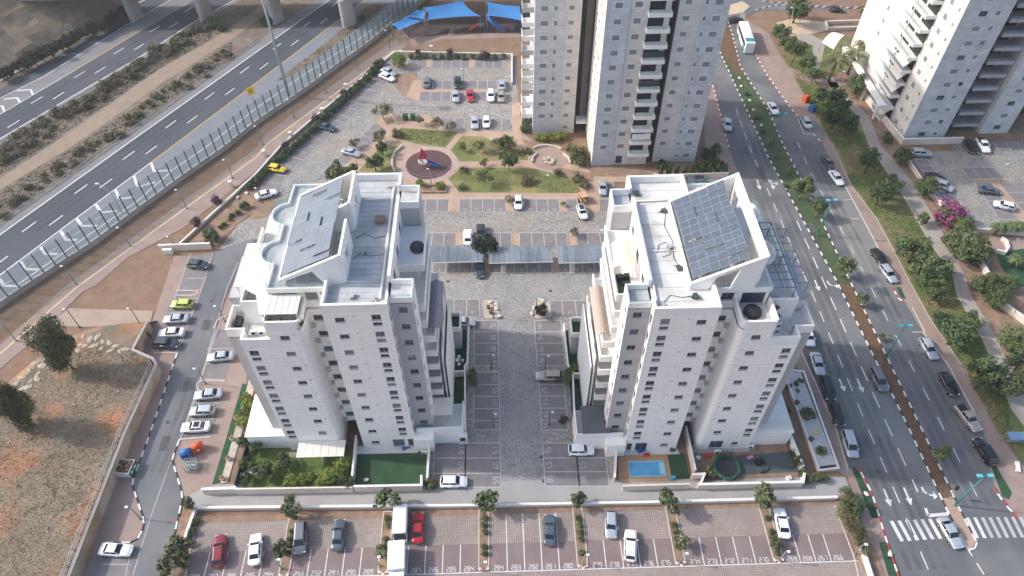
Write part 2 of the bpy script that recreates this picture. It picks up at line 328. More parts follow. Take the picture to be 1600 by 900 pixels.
# ---- paths and soil on the left
sheet('walking_path', [(-60, 600), (0, 540), (100, 449), (237, 350), (400, 232), (415, 210), (610, 67), (640, 45), (655, 55), (615, 88), (575, 121), (465, 206), (390, 276), (287, 356), (200, 402), (150, 446), (130, 455), (60, 525), (0, 577), (-60, 640)], 2, M('path_grey', (150, 132, 120), .9, .12, .3, 6))
sheet('walking_path_border', [(0, 553), (120, 449), (260, 347), (400, 246), (420, 223), (615, 78), (614, 88), (575, 121), (465, 206), (390, 276), (287, 356), (200, 402), (150, 446), (130, 455), (60, 525), (0, 577)], 3, WALK)
m = MB(); ribbon(m, PL([(0, 553), (120, 449), (260, 347), (400, 246), (420, 223), (615, 79)]), .35, .055); tag(m.build('path_edging', M('cream_edging', (204, 184, 152), .9, .1)), kind='structure')
sheet('walking_path', [(107, 482), (240, 486), (234, 509), (125, 511), (72, 509)], 4, M('path_brown', (164, 146, 132), .9, .14, .3, 6))
sheet('soil_bed', [(292, 384), (325, 352), (400, 288), (404, 318), (398, 330), (372, 350), (338, 384)], 3, DIRTB)
sheet('soil_bed', [(398, 312), (425, 312), (432, 320), (415, 340), (392, 342)], 5, DIRTB)
sheet('soil_bed', [(618, 60), (830, 52), (830, 88), (632, 88), (640, 74)], 3, DIRT)
# ---- left street
SLl = [(338, 392), (318, 445), (277, 552), (236, 674), (212, 740), (206, 755), (226, 815), (220, 838), (209, 850), (200, 900), (190, 950)]
SLr = [(400, 372), (372, 420), (350, 470), (310, 595), (281, 687), (269, 717), (286, 775), (272, 840), (255, 900), (243, 950)]
band('street_sidewalk', [(272, 400), (232, 520), (215, 560), (240, 575), (172, 760), (120, 900), (105, 950)], [(318, 400), (318, 445), (277, 552), (236, 674), (214, 740), (208, 755), (228, 815), (222, 838), (211, 850), (202, 900), (192, 950)], 2, WALK)
band('street', SLl, SLr, 3, ASPL)
sheet('street_sidewalk', [(360, 450), (400, 450), (385, 600), (343, 757), (318, 762), (300, 775), (286, 775), (269, 717), (281, 687), (310, 595), (345, 495)], 2, WALK)
# stalls of the left street
m = MB()
def stall_poly(name, q): return sheet(name, q, 4, STALL)
for q in ([(296, 400), (335, 395), (318, 445), (276, 470), (272, 470)], [(268, 468), (312, 463), (278, 552), (240, 548)], [(152, 868), (208, 855), (190, 925), (135, 925)]): stall_poly('parking_bay', q)
for q in ([(332, 515), (368, 515), (352, 594), (314, 592)], [(305, 610), (350, 612), (330, 683), (282, 686)]): stall_poly('parking_bay', q)
for a, b in (((290, 435), (320, 435)), ((264, 489), (302, 489)), ((258, 508), (295, 508)), ((250, 529), (288, 529)), ((242, 548), (280, 548)), ((324, 545), (362, 545)), ((318, 569), (358, 569)), ((300, 630), (342, 630)), ((292, 655), (334, 655)), ((160, 882), (205, 882)), ((276, 470), (310, 466)), ((334, 395), (316, 450)), ((316, 450), (278, 552)), ((345, 500), (282, 686)), ((298, 396), (272, 470)), ((352, 594), (314, 592)), ((207, 856), (190, 925))):
    ribbon(m, PL([a, b]), .13, .075)
ribbon(m, PL([(372, 410), (355, 450), (300, 640), (260, 740), (235, 810), (200, 925)]), .12, .06)
tag(m.build('street_markings', PAINTF), kind='structure')
sheet('concrete_apron', [(318, 762), (343, 757), (1320, 745), (1330, 768), (1310, 776), (306, 794), (290, 778)], 3, LANE)
# ---- courtyard
sheet('courtyard_paving', [(338, 396), (372, 350), (400, 335), (432, 300), (412, 268), (545, 140), (606, 92), (634, 90), (806, 88), (812, 205), (905, 270), (960, 280), (960, 760), (640, 762), (640, 380), (470, 330), (400, 375)], 1, COBB)
sheet('courtyard_driveway', [(690, 492), (742, 497), (779, 500), (783, 768), (852, 766), (836, 500), (960, 492), (960, 430), (650, 432), (640, 492)], 2, DRIV)
sheet('park_paving', [(586, 192), (604, 178), (668, 180), (692, 186), (696, 203), (800, 206), (800, 162), (814, 160), (816, 214), (900, 250), (926, 264), (1000, 262), (1000, 285), (938, 284), (938, 332), (640, 332), (600, 300), (485, 300), (481, 288), (520, 262), (560, 240), (604, 208)], 3, PINK)
for q in ([(626, 200), (714, 206), (714, 209), (696, 231), (658, 227), (610, 214)], [(600, 225), (626, 230), (612, 244), (613, 270), (560, 268), (588, 236)], [(724, 212), (754, 214), (820, 238), (826, 250), (718, 253), (704, 234)], [(730, 262), (828, 262), (896, 278), (909, 302), (718, 301), (700, 279), (716, 267)]):
    sheet('lawn', q, 4, GRASS)
for q in ([(598, 184), (612, 182), (616, 192), (604, 196)], [(815, 218), (850, 222), (900, 240), (890, 256), (832, 246)], [(838, 256), (930, 272), (926, 284), (880, 276)], [(650, 292), (697, 292), (697, 302), (650, 302)], [(915, 262), (1010, 262), (1075, 262), (1078, 277), (930, 276)], [(600, 120), (652, 112), (650, 125), (640, 142), (634, 152)]):
    sheet('planting_bed', q, 5, DIRTB)
def disc(name, px, py, r, lvl, mat, seg=40):
    c = G(px, py); return sheet(name, [(c.x + r * cos(2 * pi * i / seg), c.y + r * sin(2 * pi * i / seg)) for i in range(seg)], lvl, mat, px=False)
pc = G(670, 257); pr = (G(706, 257) - G(634, 257)).length / 2
disc('play_circle', 670, 257, pr * 1.28, 5, M('circle_paving', (176, 152, 144), .9, .1)); disc('play_floor', 670, 257, pr, 6, RUBB)
disc('plaza', 858, 246, 4.3, 6, WALK)
# stalls: rows given by the photo's dividers
m = MB(); nums = MB(); VPX, VPY = 753, -800
def row(y0, y1, xs, fill=True, labels=None, close='tb', tscale=1.0):
    top = lambda x: VPX + (x - VPX) * (y0 - VPY) / (y1 - VPY)
    if fill: sheet('parking_bay', [(top(xs[0]), y0), (top(xs[-1]), y0), (xs[-1], y1), (xs[0], y1)], 5, STALL)
    for x in xs: ribbon(m, PL([(top(x), y0), (x, y1)]), .14, .085)
    if 't' in close: ribbon(m, PL([(top(xs[0]), y0), (top(xs[-1]), y0)]), .14, .086)
    if 'b' in close: ribbon(m, PL([(xs[0], y1), (xs[-1], y1)]), .14, .086)
    if labels:
        for i, t in enumerate(labels):
            if t: digits(nums, t, G((xs[i] + xs[i + 1]) / 2, y1 - (3.8 if y1 < 440 else 5)), Vector((1, 0, 0)), Vector((0, 1, 0)), .62 * tscale, .09)
for xs, lb in (([646, 664, 682.6, 700.6], None), ([717, 735.6, 754, 772.6, 790.6], ('40', '41', '42', '43')), ([801.6, 820, 838.6, 857, 875], (None, '47', '44', '45')), ([885, 904, 910], None), ([937, 955, 972], None)): row(311.5, 331.6, xs, labels=lb)
for xs in ([654, 674, 693, 712], [722, 742, 762], [762, 782, 800], [812, 831.5, 851, 870, 888], [902, 920, 940, 958]): row(364, 386, xs, close='t')
for xs, lb in (([676, 696, 717.6, 737.4, 757], ('9', '10', '11', None)), ([765, 784.4, 804, 823.6, 843, 863], ('13', '14', '15', '16', '17')), ([873, 892, 911, 929.6, 948], ('18', '19', '20', None))): row(400, 426.4, xs, labels=lb, close='b')
row(468, 493.6, [692, 709, 729, 749.6], labels=('34', '33', '31'), close='t'); row(470, 494, [861, 880, 901, 920], labels=('36', '37', '38'), close='t')
def col(x0, x1, ys, labels, side, xs2=None):
    f = lambda x, y: VPX + (x - VPX) * (y - VPY) / (500 - VPY)
    sheet('parking_bay', [(f(x0, ys[0]), ys[0]), (f(x1, ys[0]), ys[0]), (f(x1, ys[-1]), ys[-1]), (f(x0, ys[-1]), ys[-1])], 5, STALL)
    for y in ys: ribbon(m, PL([(f(x0, y), y), (f(x1, y), y)]), .15, .085)
    for x in (x0, x1): ribbon(m, PL([(f(x, ys[0]), ys[0]), (f(x, ys[-1]), ys[-1])]), .15, .086)
    for i, t in enumerate(labels):
        if t:
            y = (ys[i] + ys[i + 1]) / 2; x = f(x1, y) - 7.5 if side > 0 else f(x0, y) + 7.5
            digits(nums, t, G(x, y), Vector((0, side, 0)), Vector((-side, 0, 0)), .8, .09)
col(741.6, 777.8, [501, 519, 536.4, 554, 572], ('70', '69', '68', '67'), 1); col(741.6, 777.8, [582, 601, 619.6, 638.6, 657.5, 672], ('55', '65', '64', '63', '62'), 1)
col(731, 777.6, [692.5, 716, 740, 761.5], ('61', '60', '59'), 1); col(689, 731, [692.5, 716, 740, 761.5], ('61', '60', None), 1)
col(835, 876, [501, 519, 536.6, 554, 572], ('44', '46', '49', '48'), -1); col(836, 872, [582, 601, 619.4, 638, 657, 672], (None, '52', '53', '54', '55'), -1)
col(835.5, 880, [692.5, 716, 737.5, 760], ('56', '57', '58'), -1); col(880, 919, [692.5, 716, 737.5, 760], (None, '57', '58'), -1)
for ys, xs in (((91, 107), (636, 652, 667)), ((91, 107), (675, 690, 705, 720, 734)), ((91, 107), (742, 756, 771, 786)), ((126, 140), (662, 676, 691, 706)), ((126, 140), (731, 746, 762, 777, 792)), ((144, 159), (655, 672, 689, 704, 722)), ((144, 159), (727, 744, 760, 775, 790)), ((185, 201), (692, 710, 725)), ((185, 204), (736, 751, 767, 784, 799))): row(*ys, list(xs))
for a, b in (((515, 186), (538, 192)), ((473, 225), (493, 231)), ((460, 234), (481, 240)), ((448, 243), (473, 250)), ((497, 203), (520, 210)), ((526, 178), (547, 184)), ((536, 167), (560, 173)), ((546, 158), (569, 164)), ((556, 150), (576, 154)), ((574, 110), (592, 116)), ((485, 215), (505, 221)), ((436, 252), (456, 262)), ((416, 272), (447, 275)), ((408, 284), (441, 287)),
             ((574, 203), (592, 208)), ((566, 212), (581, 217)), ((558, 220), (578, 227)), ((548, 229), (566, 236)), ((538, 242), (554, 249)), ((522, 252), (540, 258)), ((512, 261), (528, 267)), ((502, 271), (515, 276)), ((580, 129), (600, 135)), ((570, 138), (590, 144))): ribbon(m, PL([a, b]), .14, .085)
sheet('parking_bay', [(598, 108), (622, 112), (588, 148), (447, 276), (436, 300), (403, 300), (416, 268), (545, 148), (575, 110)], 2, STALL); sheet('parking_bay', [(586, 192), (605, 204), (560, 240), (515, 277), (490, 284)], 4, STALL)
ribbon(m, PL([(626, 108), (590, 148), (447, 274), (438, 300)]), .16, .085); ribbon(m, PL([(586, 192), (491, 282)]), .16, .085)
ribbon(m, PL([(623, 178), (623, 172), (671, 175), (671, 181)]), .14, .085); ribbon(m, PL([(726, 160), (722, 186)]), .12, .085); ribbon(m, PL([(722, 186), (800, 165)]), .1, .085); ribbon(m, PL([(726, 160), (795, 187)]), .1, .085); ribbon(m, PL([(802, 165), (798, 206)]), .12, .085)
tag(m.build('parking_lines', PAINTF), kind='structure'); tag(nums.build('bay_numbers', PAINTF), kind='structure')
for q in ([(700.6, 311), (717, 311), (716.5, 331.5), (702, 331.5)], [(790.6, 311), (801.6, 311), (801, 330.5), (791.5, 330.5)], [(875, 311), (885, 311), (885.5, 331), (876, 331)], [(910, 311), (937, 311), (938, 332), (919, 332)], [(712, 364), (722, 364), (722, 384), (712, 384)], [(801, 364), (811, 364), (811, 384), (801, 384)], [(889, 364), (901, 364), (902, 384), (890, 384)], [(757, 400), (765, 400), (765, 426), (757, 426)], [(863, 400), (872, 400), (873, 426), (863, 426)], [(634, 102), (650, 100), (650, 108), (634, 108)], [(667, 92), (675, 92), (674, 106), (666, 106)], [(734, 92), (742, 92), (741, 106), (733, 106)], [(646, 126), (661, 126), (655, 159), (634, 152)], [(655, 140), (792, 140), (792, 144), (655, 144)]):
    sheet('island_paving', q, 7, PINK)
for q in ([(756, 470), (776, 470), (780, 498), (757, 497)], [(836, 470), (858, 472), (860, 495), (836, 498)]): sheet('island_paving', q, 7, M('pale_island', (182, 168, 154), .9, .12, .6, 6)); kerb('island_kerb', q + q[:1], [KS], 1.2, .14, .13)
# ---- lower car park (parked far side of the lane wall)
y0w, y1w = G(800, 803).y, G(800, 849).y; y2w = 20.0
XI = [G(*p).x for p in ((288, 845), (453, 845), (603, 845), (756, 845), (907, 845), (1057, 845), (1208, 845), (1330, 845))]
sheet('car_park', [(XI[0] - 2.5, y0w), (XI[7] + 1.5, y0w), (XI[7] + 1.5, y1w), (XI[0] - 2.5, y1w)], 2, LOTP, px=False)
sheet('car_park', [(XI[0] - 2.5, y1w), (XI[7] + 1.5, y1w), (XI[7] + 1.5, G(800, 893).y), (XI[0] - 2.5, G(800, 893).y)], 2, LOTM, px=False)
sheet('car_park', [(XI[0] - 2.5, G(800, 893).y), (XI[7] + 1.5, G(800, 893).y), (XI[7] + 1.5, y2w), (XI[0] - 2.5, y2w)], 2, LOTP, px=False)
m = MB(); ye = G(800, 893).y; num = 292
for i in range(7):
    a = XI[i] + (.85 if i else 1.6); b = XI[i + 1] - (.85 if i < 6 else 1.6); n = 5 if i < 6 else 4; wd = (b - a) / n
    if i == 0: num = 299
    for k in range(1, n):
        x = a + k * wd; ribbon(m, [Vector((x, y1w if i != 3 else y0w, 0)), Vector((x, ye, 0))], .14, .05)
    for k in range(n):
        digits(m, str({0: 298, 1: 293, 2: 288, 3: 284, 4: 279, 5: 274, 6: 269}[i] - k), Vector((a + (k + .5) * wd, ye + .55, 0)), Vector((1, 0, 0)), Vector((0, 1, 0)), .62, .052)
ribbon(m, [Vector((XI[0], ye, 0)), Vector((XI[7], ye, 0))], .14, .051)
tag(m.build('car_park_markings', PAINT), kind='structure')
yw = G(800, 797).y
for i in range(1, 7):
    q = [(XI[i] - .7, y0w + .9), (XI[i] + .7, y0w + .9), (XI[i] + .7, ye + .6), (XI[i] + .4, ye + .1), (XI[i] - .4, ye + .1), (XI[i] - .7, ye + .6)]
    sheet('planting_island', q, 6, DIRTB, px=False)
    kerb('island_kerb', PL(q + q[:1], False), [KS], 1.2, .16, .12, px=False)
    kerb('island_kerb_nose', PL([q[2], q[3], q[4], q[5]], False), [KW, KR], .4, .18, .15, px=False)
sheet('planting_bed', [(XI[0] - 2.5, y0w), (XI[7] + 1, y0w), (XI[7] + 1, y0w + 1.0), (XI[0] - 2.5, y0w + 1.0)], 5, DIRTB, px=False)
sheet('planting_bed', [(290, 806), (312, 806), (300, 850), (288, 912), (244, 912), (262, 860)], 6, DIRTB); sheet('planting_bed', [(1308, 786), (1330, 784), (1372, 870), (1385, 900), (1354, 900), (1340, 872)], 6, DIRTB)
kerb('car_park_kerb', [(310, 806), (300, 850), (288, 912)], [KS], 1.2, .16, .12)
kerb('car_park_kerb', [(1304, 790), (1335, 872), (1342, 905)], [KS], 1.2, .16, .12)
# ---- boulevard
BLl = [(1060, -30), (1085, 60), (1113, 130), (1140, 235), (1178, 335), (1250, 545), (1308, 675), (1325, 735), (1340, 729), (1362, 770), (1385, 845), (1405, 905), (1420, 950)]
MDl = [(1108, 30), (1125, 82), (1190, 222), (1200, 245), (1310, 445), (1422, 674), (1465, 767), (1482, 802), (1507, 850)]
MDr = [(1136, 28), (1145, 57), (1157, 105), (1200, 172), (1225, 230), (1272, 320), (1333, 450), (1440, 671), (1507, 812), (1525, 846)]
BRr = [(1150, 40), (1172, 70), (1200, 120), (1239, 174), (1285, 225), (1320, 290), (1367, 377), (1400, 447), (1415, 475), (1442, 519), (1482, 572), (1530, 660), (1550, 712), (1547, 740), (1555, 760), (1590, 810), (1640, 870)]
SWr = [(1165, 30), (1200, 52), (1237, 115), (1300, 224), (1330, 290), (1370, 342), (1425, 447), (1452, 497), (1502, 570), (1557, 674), (1700, 860)]
PTl = [(1290, 120), (1300, 142), (1340, 182), (1357, 225), (1412, 307), (1452, 377), (1490, 432), (1495, 460), (1532, 525), (1580, 640), (1640, 720)]
PTr = [(1300, 118), (1318, 146), (1358, 182), (1375, 225), (1430, 290), (1480, 377), (1508, 432), (1516, 460), (1555, 525), (1610, 640), (1660, 720)]
WLr = [(1318, 110), (1345, 147), (1407, 222), (1412, 250), (1450, 307), (1537, 432), (1562, 478), (1640, 540)]
sheet('boulevard_road', [(1040, -70), (1060, -30)] + BLl[1:] + [(1560, 1000), (1760, 1000)] + BRr[::-1] + [(1180, 18), (1260, 14), (1400, 14), (1400, -20), (1150, -70)], 2, ASPH)
sheet('boulevard_sidewalk', [(1090, 100), (1113, 130), (1140, 235), (1178, 335), (1250, 545), (1308, 675), (1325, 735), (1340, 729), (1362, 770), (1405, 905), (1375, 905), (1325, 745), (1305, 735), (1235, 545), (1150, 400), (1105, 290), (1100, 200)], 3, WALK)
band('boulevard_sidewalk', BRr, [(1162, 10)] + SWr, 3, WALK); sheet('boulevard_sidewalk', [(1230, 105), (1300, 128), (1330, 128), (1300, 142), (1240, 120)], 4, WALK)
sheet('verge_lawn', SWr[2:] + PTl[::-1], 3, GRASSR); sheet('verge_lawn', [(1400, 800), (1700, 800), (1700, 620)], 1, GRASSR); band('footpath', PTl, PTr, 4, M('footpath_grey', (160, 152, 144), .9, .1, .4, 6)); band('planting_strip', PTr, WLr, 3, DIRTB)
sheet('verge_lawn', [(1215, 75), (1240, 60), (1300, 55), (1340, 62), (1372, 70), (1350, 110), (1318, 112), (1240, 116)], 4, GRASSR)
sheet('footpath', [(1232, 55), (1262, 52), (1290, 66), (1280, 112), (1268, 112), (1270, 72)], 6, M('footpath_grey', (160, 152, 144)))
sheet('sand_bed', [(1212, 36), (1235, 30), (1290, 34), (1292, 48), (1258, 55), (1225, 50)], 5, M('pale_sand', (192, 172, 146), .95, .12, .6, 6)); sheet('roundabout_bed', [(1180, -30), (1290, -24), (1360, -4), (1352, 12), (1280, 10), (1190, 2)], 6, DIRT)
sheet('roundabout_bed', [(1140, 8), (1160, 2), (1172, 10), (1160, 20), (1138, 24)], 6, M('pale_sand', (192, 172, 146)))
sheet('median_mulch', MDl[:2] + [(1150, 116)] + [(1160, 112)] + MDr[2::-1], 5, MULCH)
sheet('median_turf', [(1125, 82), (1190, 222), (1200, 245), (1310, 443), (1331, 447), (1272, 320), (1225, 230), (1200, 172), (1157, 105)], 4, TURFD)
sheet('median_mulch', [(1310, 444), (1422, 674), (1472, 782), (1490, 776), (1440, 671), (1331, 448)], 5, MULCH)
sheet('median_paving', [(1471, 780), (1507, 850), (1515, 860), (1525, 846), (1490, 775)], 6, PINK)
sheet('median_turf', [(1330, 731), (1338, 730), (1360, 772), (1374, 810), (1362, 810)], 5, TURF); sheet('median_turf', [(1373, 848), (1388, 846), (1408, 900), (1388, 900)], 5, TURF)
sheet('median_turf', [(1548, 728), (1556, 728), (1581, 770), (1576, 781), (1566, 776)], 5, TURF); sheet('median_turf', [(1400, 449), (1407, 449), (1416, 468), (1408, 466)], 5, TURF)
sheet('parking_lane', [(1285, 300), (1324, 298), (1367, 379), (1400, 449), (1380, 449), (1352, 449)], 3, M('parking_lane_grey', (132, 130, 128), .9, .1, .3, 7)); sheet('parking_lane', [(1246, 186), (1268, 184), (1292, 208), (1285, 222), (1256, 210)], 5, M('parking_lane_grey', (132, 130, 128)))
kerb('median_kerb', MDl, [KW, KB], 1.1); kerb('median_kerb', MDr, [KW, KB], 1.1); kerb('median_nose', [(1507, 850), (1513, 860), (1522, 858), (1526, 848)], [KW], 1)
kerb('boulevard_kerb', BLl[2:4], [KR, KW], 1.0); kerb('boulevard_kerb', [(1340, 729), (1362, 770), (1385, 845), (1405, 905)], [KR, KW], 1.0); kerb('boulevard_kerb', BRr[:5], [KR, KW], 1.0)
kerb('boulevard_kerb', [(1395, 450), (1403, 466), (1415, 475)], [KR, KW], .8); kerb('boulevard_kerb', BRr[9:12], [KS], 1.2); kerb('boulevard_kerb', [(1320, 290), (1367, 377), (1400, 447)], [KS], 1.2); kerb('boulevard_kerb', [(1552, 762), (1570, 788), (1590, 810)], [KR, KW], 1.0)
kerb('boulevard_kerb', [(1250, 545), (1308, 675), (1325, 735)], [KS], 1.2); kerb('street_kerb', [(277, 552), (236, 674), (212, 740), (206, 755), (226, 815), (220, 838), (209, 848), (165, 848)], [KW, KB], 1.2)
kerb('street_kerb', [(281, 687), (269, 717), (286, 775), (272, 840)], [KW, KB], 1.2); kerb('street_kerb', [(330, 683), (281, 687)], [KS], 1); kerb('street_kerb', [(352, 596), (312, 595), (305, 603), (312, 610)], [KS], 1); kerb('street_kerb', [(354, 494), (340, 500), (334, 514)], [KS], 1)
kerb('street_kerb', [(276, 462), (308, 462), (312, 455), (276, 454)], [KS], 1); kerb('street_kerb', [(240, 551), (276, 552)], [KS], 1); kerb('roundabout_kerb', [(1180, 16), (1215, 8), (1290, 12), (1350, 14)], [KW, KB], 1.1); kerb('roundabout_kerb', [(1190, 2), (1280, 10), (1352, 12)], [KW, KB], 1.1)
kerb('park_kerb', [(640, 311), (718, 310), (910, 310)], [KS], 1.5, .15, .1); kerb('lawn_kerb', SWr[3:9], [KS], 1.5, .12, .06); kerb('footpath_kerb', PTl[3:9], [KS], 1.5, .12, .06)
m = MB(); z = .05
dashes(m, PL([(1150, 170), (1171, 230), (1211, 324), (1278, 480), (1357, 672), (1450, 890)]), .16, z, 2.6, 2.3); dashes(m, PL([(1245, 345), (1306, 484), (1382, 655), (1434, 769)]), .2, z, 3.0, 2.2)
dashes(m, PL([(1246, 222), (1264, 264), (1336, 400), (1386, 499), (1450, 622), (1534, 791)]), .14, z, 2.4, 3.2); dashes(m, PL([(1508, 852), (1545, 910)]), .2, z, 1.6, 1)
def arrow(a, b, wd=.22, hw=.55, turn=None):
    A = G(*a); B = G(*b); t = (B - A).normalized(); n = Vector((-t.y, t.x, 0)); L = (B - A).length; hl = min(1.5, L * .4)
    ribbon(m, [A, B - t * hl], wd, z); q = [B, B - t * hl + n * hw, B - t * hl - n * hw]; m.face([(p.x, p.y, z) for p in q])
for a, b in (((1381, 764), (1392, 792)), ((1412, 762), (1424, 790)), ((1311, 592), (1320, 612)), ((1339, 592), (1349, 614)), ((1249, 438), (1256, 455)), ((1273, 438), (1280, 455)), ((1183, 281), (1188, 297)), ((1204, 282), (1209, 297))): arrow(a, b, .3)
for P in ([(1440, 761), (1443, 768), (1451, 773)], [(1292, 439), (1296, 445), (1303, 447)], [(1200, 280), (1203, 285), (1208, 287)]): ribbon(m, PL(P), .3, z)
arrow((1448, 772), (1465, 776), .25, .7); arrow((1300, 446), (1311, 448), .25, .6); arrow((1206, 286), (1216, 288), .25, .6)
for i in range(6):
    x = 1391 + i * 12; ribbon(m, PL([(x + 1.5, 814 - i * .6), (x + 18.5, 846 - i * .8)]), .55, z)
for i in range(8):
    x = 1509 + i * 11.8; ribbon(m, PL([(x + 2, 809 - i * .2), (x + 18, 841 - i * .2)]), .5, z, 1 if i > 1 else 0)
ribbon(m, PL([(1446, 794), (1450, 806)]), .4, z); ribbon(m, PL([(1450, 806), (1482, 803)]), .5, z); ribbon(m, PL([(1425, 480), (1445, 519)]), .15, z); ribbon(m, PL([(1425, 519), (1444, 519)]), .12, z)
for a, b in (((1247, 187), (1256, 210)), ((1256, 210), (1272, 209)), ((1330, 342), (1343, 342)), ((1318, 313), (1331, 312))): ribbon(m, PL([a, b]), .12, .07)
tag(m.build('boulevard_markings', [PAINT, PAINTF]), kind='structure')
# ---- car park of the right tower
sheet('tower_car_park', [(1424, 238), (1494, 236), (1720, 236), (1720, 372), (1534, 362), (1470, 318)], 2, COBB)
m = MB(); nums = None
def quadrow(a, b, c, d, n, name='parking_bay'):
    sheet(name, [a, b, c, d], 4, STALL)
    for i in range(n + 1):
        f = i / n; ribbon(m, [G(*a).lerp(G(*d), f), G(*b).lerp(G(*c), f)], .13, .075)
    ribbon(m, PL([a, d]), .13, .076); ribbon(m, PL([b, c]), .13, .076)
quadrow((1428, 250), (1448, 248), (1504, 330), (1472, 312), 7); quadrow((1502, 262), (1514, 280), (1570, 278), (1552, 262), 3); quadrow((1522, 286), (1548, 285), (1590, 342), (1562, 344), 4); quadrow((1560, 286), (1600, 285), (1640, 330), (1592, 335), 3)
for x in range(9): ribbon(m, PL([(1494 + x * 19, 222), (1504 + x * 19, 236)]), .13, .075)
sheet('parking_bay', [(1480, 222), (1660, 220), (1680, 236), (1494, 236)], 3, STALL); tag(m.build('tower_parking_lines', PAINTF), kind='structure')
sheet('island_paving', [(1508, 282), (1562, 278), (1586, 282), (1584, 284), (1516, 284)], 6, PINK); sheet('island_paving', [(1548, 285), (1560, 285), (1612, 345), (1596, 348)], 6, PINK)
# right gardens
sheet('garden_ground', [(1508, 350), (1600, 355), (1720, 360), (1720, 600), (1600, 510), (1540, 432), (1500, 372)], 2, DIRTB); sheet('garden_turf', [(1556, 396), (1620, 385), (1640, 440), (1585, 450), (1562, 412)], 4, TURF); sheet('garden_paving', [(1530, 370), (1640, 372), (1640, 388), (1545, 400)], 3, WALK)
# ================================================================= walls, barrier, bridge
def wall(name, label, P, h, th=.25, mat=None, cap=None, px=True, z0=0.0, cat='wall', group=None, zpx=None):
    """a wall along ground points; each straight run is a part, with an optional coping"""
    P = PL(P, px, z0 if zpx is None else zpx); root = empty(name, P[0] * 1, 0, label, cat, group); root.location.z = z0
    o0 = Vector((P[0].x, P[0].y, z0))
    for i, (a, b) in enumerate(zip(P, P[1:])):
        m = MB(); a = Vector((a.x, a.y, 0)) - Vector((o0.x, o0.y, 0)); b = Vector((b.x, b.y, 0)) - Vector((o0.x, o0.y, 0)); t = (b - a).normalized()
        a2 = a - t * (th / 2 - .002 * i) ; b2 = b + t * (th / 2 - .003 - .001 * i)
        m.bar(a2 + Vector((0, 0, h / 2 - .1 - .0013 * i)), b2 + Vector((0, 0, h / 2 - .1 - .0013 * i)), th + .001 * i, h + .2); m.build('wall_run', mat or WALLC, root)
        if cap:
            c = MB(); c.bar(a2 - t * .04 + Vector((0, 0, h + .035 - .0013 * i)), b2 + t * .04 + Vector((0, 0, h + .035 - .0013 * i)), th + .1 + .001 * i, .09); c.build('coping', cap, root)
    return root
PANE = bpy.data.materials.new('clear_barrier_pane'); PANE.use_nodes = True
_n = PANE.node_tree.nodes; _l = PANE.node_tree.links; _t = _n.new('ShaderNodeBsdfTransparent'); _t.inputs[0].default_value = (.88, .92, .93, 1); _x = _n.new('ShaderNodeMixShader'); _x.inputs[0].default_value = .16
_b = _n['Principled BSDF']; _b.inputs['Base Color'].default_value = (.62, .66, .68, 1); _b.inputs['Roughness'].default_value = .12
_l.new(_t.outputs[0], _x.inputs[1]); _l.new(_b.outputs[0], _x.inputs[2]); _l.new(_x.outputs[0], _n['Material Output'].inputs[0])
# noise barrier: concrete foot, steel posts, clear panes
BW = extend([G(*p, 1.25) for p in BAR], 30)
nb = empty('noise_barrier', (BW[0].x, BW[0].y, 0), 0, 'long transparent noise barrier with steel posts beside the highway', 'barrier')
o0 = nb.location.copy()
m = MB()
for i, (a, b) in enumerate(zip(BW, BW[1:])):
    t = (b - a).normalized(); a = a - o0; b = b - o0 + t * .05
    m.bar((a.x, a.y, .56), (b.x, b.y, .56), .4 + .002 * i, 1.38)
m.build('concrete_foot', CONC, nb)
NP = int(plen(BW) / 2.4); pm = MB(); pm.box(-.09, .09, -.12, .12, 1.2, 6.0); pm.box(-.16, .16, -.16, .16, 1.2, 1.3); PMESH = pm.mesh('barrier_post', DSTEEL)
prev = None; paneM = {}
for i in range(NP + 1):
    p = at_len(BW, i * plen(BW) / NP); q = at_len(BW, min(i * plen(BW) / NP + .3, plen(BW))); q0 = at_len(BW, max(i * plen(BW) / NP - .3, 0)); t = (q - q0)
    obj('post', PMESH, nb, (p.x - o0.x, p.y - o0.y, 0), atan2(t.y, t.x))
    if prev is not None:
        v = p - prev; c = (p + prev) / 2; L = round(v.length - .2, 2)
        if L not in paneM:
            mm = MB(); mm.box(-L / 2, L / 2, -.015, .015, 1.32, 5.75); paneM[L] = mm.mesh('barrier_pane', PANE)
        obj('pane', paneM[L], nb, (c.x - o0.x, c.y - o0.y, 0), atan2(v.y, v.x))
    prev = p
# overpass
pierx = [((200, 42), (228, 24)), ((313, 46), (338, 30)), ((424, 44), (446, 30)), ((536, 49), (558, 37))]
ov = empty('road_overpass', G(380, 20), 0, 'concrete road overpass on broad piers crossing the highway', 'bridge'); o0 = ov.location.copy()
def pill(L, wd, n=6):
    q = []
    for s in (1, -1):
        for i in range(n + 1):
            a = -pi / 2 + pi * i / n; q.append((s * (L / 2 - wd / 2 + cos(a) * wd / 2), s * sin(a) * wd / 2))
    return q
pm = MB(); pm.prism(pill(4.6, 1.9), -.1, 8.0); PIER = pm.mesh('pier', CONC); pys = []
for a, b in pierx:
    A = G(*a); B = G(*b); c = (A + B) / 2 + Vector((-.3, 1.2, 0)); pys.append(c.y); obj('pier', PIER, ov, c - o0, atan2(B.y - A.y, B.x - A.x))
ye_ = G(580, 0, 8.6).y + 4.0
for nm, b_ in (('deck', (-150, 75, ye_ - o0.y + .7, ye_ - o0.y + 13, 8.0, 9.3)), ('edge_beam', (-150, 75, ye_ - o0.y, ye_ - o0.y + .7, 8.2, 9.9)), ('edge_beam', (-150, 75, ye_ - o0.y + 13, ye_ - o0.y + 13.6, 8.2, 9.9))):
    m = MB(); m.box(*b_); m.build(nm, CONC, ov)
